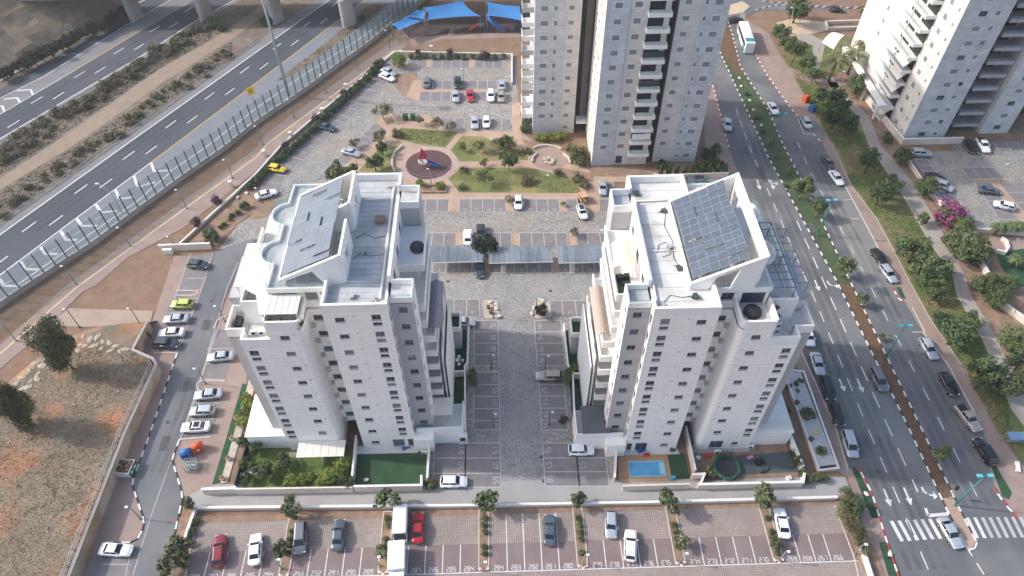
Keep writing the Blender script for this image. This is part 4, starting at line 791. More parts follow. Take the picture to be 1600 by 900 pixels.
    # ---- small vents in the walls
    vm = MB(); vm.box(-.09, .09, -.12, .02, -.05, .05); ve = vm.mesh('vent_hood', GREYP)
    for z in zc[1:]:
        for x in (-18.3, -26.2):
            if x < -25 and z > 28.5: continue
            t = B.T(x if x > -25 else -26.3, 56.39, z + .75); obj('vent_hood', ve, root, t)
    # ---- pergola over the wing terrace
    if left:
        pg = [(-34.1, 61.7), (-34.1, 69.6), (-29.5, 69.6), (-29.5, 60.25), (-25.3, 60.25), (-25.3, 57.0), (-29.9, 57.0), (-31.0, 60.3), (-33.2, 61.7)]
        B.part('pergola_roof', BEIGE, lambda m: m.prism(pg, 32.3, 32.42))
        B.part('pergola_ribs', M('pergola_rib', (206, 198, 186), .8, .05), lambda m: [m.box(-33.9, -29.6, y, y + .05, 32.42, 32.45) for y in [62 + i * .8 for i in range(10)]] + [m.box(x, x + .05, 57.1, 60.2, 32.42, 32.45) for x in (-29, -28.2, -27.4, -26.6, -25.8)])
        B.part('pergola_frame', ALUW, lambda m: [m.box(x, x + .14, y, y + .14, 30, 32.3) for x, y in ((-33.9, 61.9), (-33.9, 69.3), (-31.0, 60.4), (-25.55, 57.2), (-29.7, 57.2))])
    else:
        def frame(m):
            for x in (-32.9, -31.2, -29.7): m.bar((x, 61, 32.5), (x, 73, 32.5), .1, .16)
            for i in range(10): m.bar((-33, 61 + i * 1.33, 32.55), (-29.6, 61 + i * 1.33, 32.55), .09, .12)
            for y in (61.1, 67, 72.9):
                for x in (-32.9, -29.7): m.bar((x, y, 30), (x, y, 32.5), .1, .1)
            for x in (-35.3, -33.9): m.bar((x, 62.6, 31.4), (x, 73, 31.4), .09, .12)
            for i in range(8): m.bar((-35.3, 62.7 + i * 1.45, 31.42), (-33.9, 62.7 + i * 1.45, 31.42), .08, .1)
            for y in (62.7, 67.8, 72.8): m.bar((-35.3, y, 29.5), (-35.3, y, 31.4), .09, .09)
        B.part('steel_pergola', M('blue_steel', (116, 134, 150), .5, .05), frame)
    B.finish(None)
    return root, B
bl, BL = apartment('apartment_building', 'white stone apartment building with beige pergola roof, beside the left street', None, 0.0, True)
br, BR = apartment('apartment_building', 'white stone apartment building with blue steel pergola, beside the boulevard', 2.2, -1.8, False)
# ================================================================= roof frames that carry the solar panels
def tri_hole_wall(m, x, y0, y1, z0, z1, th, holes, win=None):
    """wall in the plane X = x with small triangular see-through holes, built from strips round them"""
    hs = sorted(holes); s = .5; ys = [y0]
    zt, zb = z1 - .55, z1 - 1.15
    m.box(x, x + th, y0, y1, zt, z1); m.box(x, x + th, y0, y1, z0, zb) if not win else None
    if win:
        a, b, c, d_ = win; m.box(x, x + th, y0, a, z0, zb); m.box(x, x + th, b, y1, z0, zb); m.box(x, x + th, a, b, z0, c); m.box(x, x + th, a, b, d_, zb)
    edge = y0
    for h in hs:
        m.box(x, x + th, edge, h - s / 2, zb, zt); edge = h + s / 2
        for sg in (-1, 1):
            pts = [(h + sg * s / 2, zb), (h + sg * s / 2, zt), (h, zt)]
            A = [(x, y, z) for y, z in pts]; Bq = [(x + th, y, z) for y, z in pts]
            m.face(A); m.face(Bq[::-1])
            for i in range(3): m.face([A[i], A[(i + 1) % 3], Bq[(i + 1) % 3], Bq[i]])
    m.box(x, x + th, edge, y1, zb, zt)
def slope_wall(m, y, th, pts):
    A = [(x, y, z) for x, z in pts]; Bq = [(x, y + th, z) for x, z in pts]; m.face(A); m.face(Bq[::-1]); n = len(pts)
    for i in range(n): m.face([A[i], A[(i + 1) % n], Bq[(i + 1) % n], Bq[i]])
rl = empty('roof_frame', (-23, 61, 33.1), 0, 'white sloping roof frame with triangular holes on the building by the left street', 'roof frame'); o0 = rl.location
def sub(nm, mt, fn, root=rl):
    m = MB(); fn(m); m.v = [(v[0] - root.location.x, v[1] - root.location.y, v[2] - root.location.z) for v in m.v]; return m.build(nm, mt, root)
zl = lambda x: 34.2 + (x + 27.9) * (38.3 - 34.2) / 8.3          # top of the slope, left frame
for y0, y1 in ((61.0, 67.6), (70.6, 77.2)):
    sub('tall_wall', WHITE2, lambda m: tri_hole_wall(m, -19.75, y0, y1, 33.42, 38.3, .32, [y0 + 1.0, y0 + 2.2, y0 + 3.4, y0 + 5.2], (y0 + 2.2, y0 + 4.2, 34.6, 36.4)))
sub('gable_wall', WHITE2, lambda m: slope_wall(m, 60.95, .34, [(-27.9, 33.75), (-23.4, 35.7), (-22.2, 33.4), (-19.77, 33.4), (-19.77, 38.3), (-27.9, 34.2)]))
sub('gable_wall', WHITE2, lambda m: slope_wall(m, 70.4, .34, [(-23.3, 36.0), (-22.0, 33.4), (-19.77, 33.4), (-19.77, 38.28), (-23.3, 36.5)]))
sub('gable_beam', WHITE2, lambda m: slope_wall(m, 77.0, .34, [(-27.9, 33.75), (-19.77, 33.4), (-19.77, 38.28), (-27.9, 34.2)]))
sub('low_beam', WHITE2, lambda m: m.box(-28.0, -27.75, 61.3, 77.0, 33.6, 34.2)); sub('brace', STEEL, lambda m: m.bar((-24.3, 61.0, 33.4), (-24.6, 62.2, 35.0), .12, .12))
rr = empty('roof_frame', (27, 58.5, 33.1), 0, 'white sloping roof frame with triangular holes on the building by the boulevard', 'roof frame')
zr = lambda x: 34.5 + (x - 23.3) * (39.2 - 34.5) / 8.5
sub('tall_wall', WHITE2, lambda m: tri_hole_wall(m, 31.6, 58.75, 73.6, 33.2, 39.2, .36, [60, 61.1, 62.2, 63.3, 68.6, 69.7, 70.8, 71.9], (64.2, 71.6, 34.4, 37.2)), rr)
sub('gable_wall', WHITE2, lambda m: slope_wall(m, 58.4, .34, [(23.3, 33.42), (25.6, 33.42), (26.4, 35.6), (29.2, 37.1), (28.4, 33.2), (31.4, 33.2), (31.95, 39.2), (23.3, 34.5)]), rr); sub('gable_wall', WHITE2, lambda m: slope_wall(m, 73.65, .34, [(23.3, 33.42), (31.95, 33.2), (31.95, 39.2), (23.3, 34.5)]), rr)
sub('low_wall', WHITE2, lambda m: m.box(23.2, 23.5, 58.75, 73.6, 33.42, 34.5), rr); sub('brace', STEEL, lambda m: m.bar((28.0, 58.6, 33.3), (27.0, 60.5, 36.0), .16, .16), rr)
# ---- solar panels: every panel a part
def solar(name, label, zf, x0, x1, y0, y1, nx, ny, steps, mats):
    root = empty(name, (x0, y0, zf(x0)), 0, label, 'solar panels'); lx = (x1 - x0) / nx; ly = (y1 - y0) / ny; sl = atan2(zf(x1) - zf(x0), x1 - x0); L = lx / cos(sl)
    me = []
    for mt in mats:
        m = MB(); m.box(.02, L - .02, .015, ly - .015, 0, .05, 0); n = 2
        m.box(.05, L / 2 - .02, .05, ly - .05, .05, .056, 1); m.box(L / 2 + .02, L - .05, .05, ly - .05, .05, .056, 1); me.append(m.mesh('panel', [STEEL, mt]))
    for i in range(nx):
        for j in range(ny):
            dz = steps(i, j); x = i * lx; o = obj('panel', me[(i * 3 + (j // 3) * 2 + (1 if (i + j // 3) % 3 == 0 else 0)) % len(me)], root, (x, j * ly, zf(x0 + x) - zf(x0) + .1 + dz)); o.rotation_euler = (0, -sl, 0)
    m = MB()
    for i in range(nx + 1): m.bar((min(max(i * lx, .1), x1 - x0 - .1), 0, zf(x0 + i * lx) - zf(x0) - .02), (min(max(i * lx, .1), x1 - x0 - .1), y1 - y0, zf(x0 + i * lx) - zf(x0) - .02), .1, .1)
    m.build('support_rail', STEEL, root)
solar('solar_array', 'pale grey solar panel array on the roof beside the left street', zl, -27.7, -21.0, 61.5, 76.3, 3, 14, lambda i, j: .26 * (((j + i * 2) // 5) % 2), [SOLAR])
solar('solar_array', 'blue solar panel array on the roof beside the boulevard', zr, 23.7, 29.9, 59.1, 73.3, 3, 12, lambda i, j: .3 * (((j + i * 2) // 5) % 2), [SOLB])
# ================================================================= towers behind
TF = 3.19
def balcony(B, x0, x1, y0, y1, z, mt, glass=True, nm='balcony'):
    def fn(m):
        m.box(x0, x1, y0, y1, z - .25, z); m.box(x0, x1, y0, y0 + .12, z, z + .55); m.box(x0, x0 + .12, y0 + .122, y1, z, z + .548); m.box(x1 - .12, x1, y0 + .122, y1, z, z + .548)
    o = B.part(nm, mt, fn); g = MB()
    g.box(x0 + .04, x1 - .04, y0 + .04, y0 + .07, z + .55, z + 1.1); g.v = [B.T(*v) for v in g.v]; g.build('railing', RAILG, o); return o
def tower_mid():
    root = empty('apartment_tower', (20.5, 125, 0), 0, 'tall grey stone apartment tower with central balcony stack behind the park', 'building'); B = Bld(root); n = 15; H = n * TF + 2
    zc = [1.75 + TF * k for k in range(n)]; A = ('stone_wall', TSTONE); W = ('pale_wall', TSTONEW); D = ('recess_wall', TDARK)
    def box(key, *b, skip=''): B.part(key[0], key[1], lambda m: m.box(*b, skip=skip))
    # slab with balconies
    B.facade(A, (20.5, 125, 0), (1, 0), 4.4, 0, H, [(1.6, 3.0, z - .5, z + .6, 'shutter') for z in zc[1:]]); B.facade(W, (24.9, 125.25, 0), (1, 0), 7.6, 0, H, [(.9, 2.3, z - .5, z + .6, 'shutter') for z in zc[1:]] + [(3.6, 6.6, z - 1.1, z + .9, 'open') for z in zc] + [(.9, 2.3, .4, 2.4, '2')])
    B.facade(W, (20.5, 138, 0), (0, -1), 13, 0, H, [(3 + i * 3, 4 + i * 3, z - .5, z + .5, 'shutter') for i in range(3) for z in zc[1:]])
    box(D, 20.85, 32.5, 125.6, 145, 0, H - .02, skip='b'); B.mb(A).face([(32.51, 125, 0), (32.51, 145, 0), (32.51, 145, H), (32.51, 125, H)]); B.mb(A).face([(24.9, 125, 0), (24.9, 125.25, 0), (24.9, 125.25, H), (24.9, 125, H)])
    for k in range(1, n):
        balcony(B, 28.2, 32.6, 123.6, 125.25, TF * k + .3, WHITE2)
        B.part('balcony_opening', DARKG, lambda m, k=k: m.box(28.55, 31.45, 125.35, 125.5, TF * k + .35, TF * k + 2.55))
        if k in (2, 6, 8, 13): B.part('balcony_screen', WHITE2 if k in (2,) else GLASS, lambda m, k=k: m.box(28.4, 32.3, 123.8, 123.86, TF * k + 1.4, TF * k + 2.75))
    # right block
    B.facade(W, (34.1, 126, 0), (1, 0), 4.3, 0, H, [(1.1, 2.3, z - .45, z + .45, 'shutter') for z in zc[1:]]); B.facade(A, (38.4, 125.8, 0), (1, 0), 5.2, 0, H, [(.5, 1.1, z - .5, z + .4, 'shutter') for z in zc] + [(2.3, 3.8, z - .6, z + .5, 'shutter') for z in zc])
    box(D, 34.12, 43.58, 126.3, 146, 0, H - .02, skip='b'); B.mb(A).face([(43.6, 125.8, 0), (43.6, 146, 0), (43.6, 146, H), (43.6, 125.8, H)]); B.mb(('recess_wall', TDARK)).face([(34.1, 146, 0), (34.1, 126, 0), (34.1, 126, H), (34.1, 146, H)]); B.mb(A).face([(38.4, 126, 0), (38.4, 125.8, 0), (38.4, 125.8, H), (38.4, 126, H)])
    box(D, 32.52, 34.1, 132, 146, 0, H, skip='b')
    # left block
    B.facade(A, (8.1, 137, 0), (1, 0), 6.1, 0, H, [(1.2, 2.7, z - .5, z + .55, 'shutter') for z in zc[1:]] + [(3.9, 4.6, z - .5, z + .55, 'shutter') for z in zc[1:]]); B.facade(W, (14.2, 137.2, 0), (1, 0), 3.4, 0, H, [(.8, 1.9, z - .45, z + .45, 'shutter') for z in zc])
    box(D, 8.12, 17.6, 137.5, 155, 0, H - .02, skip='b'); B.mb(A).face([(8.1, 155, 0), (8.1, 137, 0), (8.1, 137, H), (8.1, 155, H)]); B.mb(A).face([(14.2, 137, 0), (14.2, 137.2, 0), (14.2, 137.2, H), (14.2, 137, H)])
    # glazed stair strip and recess
    for k in range(n): B.part('stair_window', DARKG, lambda m, k=k: m.box(17.62, 18.9, 139.4, 139.6, TF * k + 3.4, TF * k + 6.45))
    B.mb(W).face([(17.6, 137.2, 0), (17.6, 139.6, 0), (17.6, 139.6, H), (17.6, 137.2, H)])
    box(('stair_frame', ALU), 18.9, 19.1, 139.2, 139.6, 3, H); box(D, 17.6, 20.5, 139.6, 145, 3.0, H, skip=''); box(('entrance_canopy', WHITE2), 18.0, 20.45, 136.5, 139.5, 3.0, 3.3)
    # side balconies on the left block
    for k in range(0, n):
        def sb(m, k=k): m.box(5.6, 8.08, 139, 142.5, TF * k, TF * k + .25); m.box(5.6, 8.08, 138.9, 139, TF * k, TF * k + 1.1); m.box(5.6, 5.72, 139, 142.5, TF * k + .002, TF * k + 1.1)
        B.part('balcony', WHITE2 if k % 3 else GREYP, sb)
        if k in (3, 4, 7, 10): B.part('awning', BEIGE, lambda m, k=k: slope_wall(m, 138.95, .03, [(5.7, TF * k + 1.3), (8.0, TF * k + 1.3), (8.0, TF * k + 2.9), (5.7, TF * k + 2.6)]))
    box(('roof', ROOFW), 8, 43.6, 138, 155, H, H + .4)
    B.finish(None)
tower_mid()
def tower_right():
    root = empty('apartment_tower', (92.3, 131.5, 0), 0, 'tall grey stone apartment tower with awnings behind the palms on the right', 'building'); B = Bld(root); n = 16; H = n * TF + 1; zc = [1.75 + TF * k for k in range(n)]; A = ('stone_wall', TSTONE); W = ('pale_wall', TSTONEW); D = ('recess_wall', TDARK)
    def box(key, *b, skip=''): B.part(key[0], key[1], lambda m: m.box(*b, skip=skip))
    B.facade(A, (92.3, 131.5, 0), (1, 0), 9.4, 0, H, [(3.2, 4.8, z - .5, z + .6, '2' if k % 3 == 0 else 'shutter') for k, z in enumerate(zc)] + [(6.4, 7.4, z - .3, z + .6, '2' if k % 3 == 1 else 'shutter') for k, z in enumerate(zc)])
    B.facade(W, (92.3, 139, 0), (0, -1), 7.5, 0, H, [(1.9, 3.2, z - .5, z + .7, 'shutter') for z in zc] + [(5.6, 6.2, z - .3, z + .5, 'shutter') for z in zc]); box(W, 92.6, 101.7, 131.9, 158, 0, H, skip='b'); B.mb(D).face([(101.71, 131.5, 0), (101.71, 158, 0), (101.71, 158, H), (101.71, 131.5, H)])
    # balconies on the left side
    for k in range(0, n):
        z = TF * k + .2
        def fn(m, z=z):
            m.box(90.0, 92.9, 139.1, 149.9, z - .25, z); m.box(90.0, 90.12, 139.1, 149.9, z, z + .5); m.box(90.12, 92.9, 139.1, 139.22, z, z + .498); m.box(90.1, 90.3, 144.4, 144.6, z + .5, z + 2.9)
        o = B.part('balcony', WHITE2, fn); g = MB(); g.box(90.03, 90.07, 139.2, 149.8, z + .5, z + 1.1); g.v = [B.T(*v) for v in g.v]; g.build('railing', RAILG, o)
        B.part('balcony_opening', DARKG, lambda m, z=z: [m.box(92.45, 92.58, 139.8, 144.0, z + .1, z + 2.4), m.box(92.45, 92.58, 145.0, 149.2, z + .1, z + 2.4)])
        if k in (0, 2, 3, 4, 9): B.part('awning', BEIGE, lambda m, z=z: m.face([(90.0, 139.3, z + 1.2), (90.0, 144.2, z + 1.2), (91.6, 144.2, z + 2.8), (91.6, 139.3, z + 2.8)]))
    # rear slab
    B.facade(W, (93.0, 162, 0), (0, -1), 12, 0, H, [(2.5, 3.8, z - .5, z + .6, 'shutter') for z in zc[3:]] + [(6, 6.7, z - .5, z + .4, 'shutter') for z in zc[3:]]); box(W, 93.2, 101.7, 158, 170, 0, H, skip='b')
    B.mb(W).face([(93, 150, 0), (95, 150, 0), (95, 150, H), (93, 150, H)])
    # right part: balconies and slab
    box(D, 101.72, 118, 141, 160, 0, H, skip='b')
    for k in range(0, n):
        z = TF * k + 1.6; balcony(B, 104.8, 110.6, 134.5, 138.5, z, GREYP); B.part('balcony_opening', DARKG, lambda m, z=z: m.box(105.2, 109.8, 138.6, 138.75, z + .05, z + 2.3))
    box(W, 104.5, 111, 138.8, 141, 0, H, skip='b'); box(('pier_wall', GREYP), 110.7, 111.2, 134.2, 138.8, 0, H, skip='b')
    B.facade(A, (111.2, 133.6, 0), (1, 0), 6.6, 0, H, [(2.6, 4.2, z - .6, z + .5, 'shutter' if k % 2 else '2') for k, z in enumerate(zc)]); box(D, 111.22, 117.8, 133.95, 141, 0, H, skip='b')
    B.mb(W).face([(111.2, 138, 0), (111.2, 133.6, 0), (111.2, 133.6, H), (111.2, 138, H)]); B.mb(A).face([(117.8, 133.6, 0), (117.8, 141, 0), (117.8, 141, H), (117.8, 133.6, H)]); box(('roof', ROOFW), 92.4, 118, 132, 160, H, H + .3)
    # entrance portal frame at the rear-left foot
    B.part('portal_frame', WHITE2, lambda m: [m.box(88.6, 90, 139, 165, 4.0, 4.6)] + [m.box(88.7, 89.2, y, y + .5, 0, 4.0) for y in (140, 148, 156, 164)])
    B.finish(None)
tower_right()
# ================================================================= vehicles
def paint(n, c, metal=.0): return M('paint_' + n, c, .3, .02, .5, 3, metal=metal, coat=.6, spec=.5)
COLR = {'white': (236, 238, 240), 'silver': (188, 194, 200), 'grey': (122, 126, 132), 'dark': (62, 68, 76), 'black': (34, 36, 40), 'blue': (70, 84, 108), 'red': (168, 34, 46), 'maroon': (122, 32, 46), 'yellow': (226, 196, 52), 'green': (190, 204, 104), 'teal': (54, 70, 78), 'slate': (92, 104, 114), 'sand': (176, 168, 158)}
PNT = {k: paint(k, c, .35 if k in ('silver', 'grey', 'blue', 'slate', 'sand', 'dark') else 0) for k, c in COLR.items()}
CGL = M('car_glass', (30, 36, 42), .08, .1, 1, 3, spec=.7); TYRE = M('tyre', (34, 34, 36), .85, .1, 2, 8); RIM = M('rim', (160, 162, 166), .4, .05, 2, 6, metal=.5); HEADL = M('headlight', (222, 226, 230), .15, .03, spec=.7); TAILL = M('tail_light', (150, 30, 32), .3, .05); PLAST = M('black_trim', (44, 45, 48), .6, .05)
#          L    W     H    hoodz deckz  xf0  xf1   xr1   xr0  (x along the car, front +)
CT = {'sedan': (4.6, 1.8, 1.45, .92, .96, .95, .28, -.95, -1.6), 'hatch': (4.05, 1.76, 1.5, .95, 1.0, .95, .35, -1.45, -1.9), 'suv': (4.5, 1.86, 1.68, 1.05, 1.1, .95, .4, -1.7, -2.12), 'wagon': (4.6, 1.8, 1.5, .93, 1.0, .98, .3, -1.75, -2.15), 'minivan': (4.5, 1.84, 1.8, 1.05, 1.1, 1.35, .6, -1.95, -2.15), 'pickup': (5.0, 1.85, 1.72, 1.08, 1.05, .95, .4, -.75, -1.0)}
def car_meshes(t):
    L, Wd, H, hz, dz, xf0, xf1, xr1, xr0 = CT[t]; hw = Wd / 2; b = MB(); b.smooth = True
    st = [(-L / 2, .80, .42, dz - .22), (-L / 2 + .06, .93, .30, dz - .06), (-L / 2 + .35, .985, .26, dz), (xr0, 1, .25, dz + .01), (0, 1, .24, (hz + dz) / 2 + .02), (xf0, .99, .25, hz + .01), (L / 2 - .55, .96, .26, hz - .09), (L / 2 - .14, .87, .30, hz - .20), (L / 2, .68, .40, hz - .34)]
    rings = []
    for x, k, zb, zt in st:
        h = hw * k; half = [(h * .86, zb), (h, zb + .16), (h, zt - .22), (h * .965, zt - .08), (h * .86, zt - .015), (h * .4, zt + .02)]
        ring = [(x, -y, z) for y, z in half] + [(x, y, z) for y, z in reversed(half)]; b0 = len(b.v); b.v.extend(ring); rings.append((b0, len(ring)))
    for (a, n), (c, _) in zip(rings, rings[1:]):
        for j in range(n - 1): b.f.append((a + j, a + j + 1, c + j + 1, c + j)); b.m.append(0); b.sm.append(True)
        b.f.append((a + n - 1, a, c, c + n - 1)); b.m.append(0); b.sm.append(False)
    for (a, n), rv in ((rings[0], False), (rings[-1], True)):
        f = [a + j for j in range(n)]; b.f.append(tuple(f[::-1] if rv else f)); b.m.append(0); b.sm.append(False)
    zs0 = (hz + dz) / 2 - .02; w0 = hw * .9; w1 = hw * .70; zr = H - .05
    base = [(xr0, -w0 * .95, dz - .03), (xf0, -w0 * .95, hz - .03), (xf0, w0 * .95, hz - .03), (xr0, w0 * .95, dz - .03)]; top = [(xr1, -w1, zr - .02), (xf1, -w1, zr), (xf1, w1, zr), (xr1, w1, zr - .02)]; b.smooth = False
    for i in range(4): j = (i + 1) % 4; b.face([base[i], base[j], top[j], top[i]])
    ins = [(xr1 + .12, -w1 + .14, H - .015), (xf1 - .18, -w1 + .14, H), (xf1 - .18, w1 - .14, H), (xr1 + .12, w1 - .14, H - .015)]
    for i in range(4): j = (i + 1) % 4; b.face([top[i], top[j], ins[j], ins[i]])
    b.face(ins)
    if t == 'pickup': b.box(-L / 2 + .15, xr0 - .1, -hw * .75, hw * .75, dz + .0, dz + .03, 1)
    def pane(A, Bq, C_, D, i0=.07, i1=.08, off=.012):
        A, Bq, C_, D = map(Vector, (A, Bq, C_, D)); n = (Bq - A).cross(D - A).normalized() * off
        P = lambda u, v: (A.lerp(Bq, u).lerp(D.lerp(C_, u), v)) + n
        return [P(i0, i1), P(1 - i0, i1), P(1 - i0, 1 - i1), P(i0, 1 - i1)]
    out = {'body': b.mesh('car_body', [PNT['white'], PLAST])}
    g = MB(); g.face(pane(base[1], base[2], top[2], top[1], .05, .06)); out['windscreen'] = g.mesh('windscreen', CGL)
    g = MB(); g.face(pane(base[3], base[0], top[0], top[3], .07, .1)); out['rear_window'] = g.mesh('rear_window', CGL)
    for nm, q in (('sr', (base[0], base[1], top[1], top[0])), ('sl', (base[2], base[3], top[3], top[2]))):
        g = MB(); A, Bq, C_, D = [Vector(p) for p in q]; md = A.lerp(Bq, .5); mu = D.lerp(C_, .5)
        g.face(pane(A, md, mu, D, .06, .14)); g.face(pane(md, Bq, C_, mu, .06, .14)); out[nm] = g.mesh('side_window', CGL)
    wh = MB(); wh.tube([(0, -.11, 0), (0, .11, 0)], .33, 14, 0); wh.tube([(0, -.12, 0), (0, .12, 0)], .2, 10, 1); out['wheel'] = wh.mesh('wheel', [TYRE, RIM]); out['wx'] = (L * .29, -L * .29, hw - .08)
    h = MB(); h.box(L / 2 - .34, L / 2 - .07, -.19, .19, hz - .36, hz - .215); out['head'] = h.mesh('headlight', HEADL); out['hx'] = hw * .66
    h = MB(); h.box(-L / 2 - .012, -L / 2 + .2, -.15, .15, dz - .28, dz - .1); out['tail'] = h.mesh('tail_light', TAILL); out['tx'] = hw * .74
    h = MB(); h.box(xf0 - .35, xf0 - .2, -.1, .1, hz + .0, hz + .14); out['mirror'] = h.mesh('mirror', PNT['white']); out['mx'] = hw + .07
    return out
_p = MB(); _p.box(-.012, .012, -.26, .26, -.06, .06); PLATE = _p.mesh('number_plate', M('plate_yellow', (222, 190, 70), .5, .03))
CM = {k: car_meshes(k) for k in CT}
def car(px, py, dx, dy, t, c, label, group=None, blackroof=False):
    p = G(px, py, .75); q = G(px + dx, py + dy, .75); d = q - p; root = empty('car', (p.x, p.y, .095), atan2(d.y, d.x), label, 'car', group); k = CM[t]
    obj('body', k['body'], root, mats=[PNT[c], PLAST]); obj('windscreen', k['windscreen'], root); obj('rear_window', k['rear_window'], root); obj('side_window', k['sr'], root); obj('side_window', k['sl'], root)
    for x in k['wx'][:2]:
        for s in (-1, 1): obj('wheel', k['wheel'], root, (x, s * k['wx'][2], .33))
    for s in (-1, 1):
        obj('headlight', k['head'], root, (0, s * k['hx'], 0)); obj('tail_light', k['tail'], root, (0, s * k['tx'], 0)); obj('mirror', k['mirror'], root, (0, s * k['mx'], 0), mats=[PNT[c]])
    L_ = CT[t][0]
    for s in (-1, 1): obj('number_plate', PLATE, root, (s * (L_ / 2 + .012), 0, .52 if s < 0 else .48))
    if blackroof:
        L, Wd, H, hz, dz, xf0, xf1, xr1, xr0 = CT[t]; m = MB(); m.box(xr1 + .15, xf1 - .2, -.48, .48, H + .001, H + .012); m.build('panoramic_roof', CGL, root)
    return root
U = (0, -10); D = (0, 10)
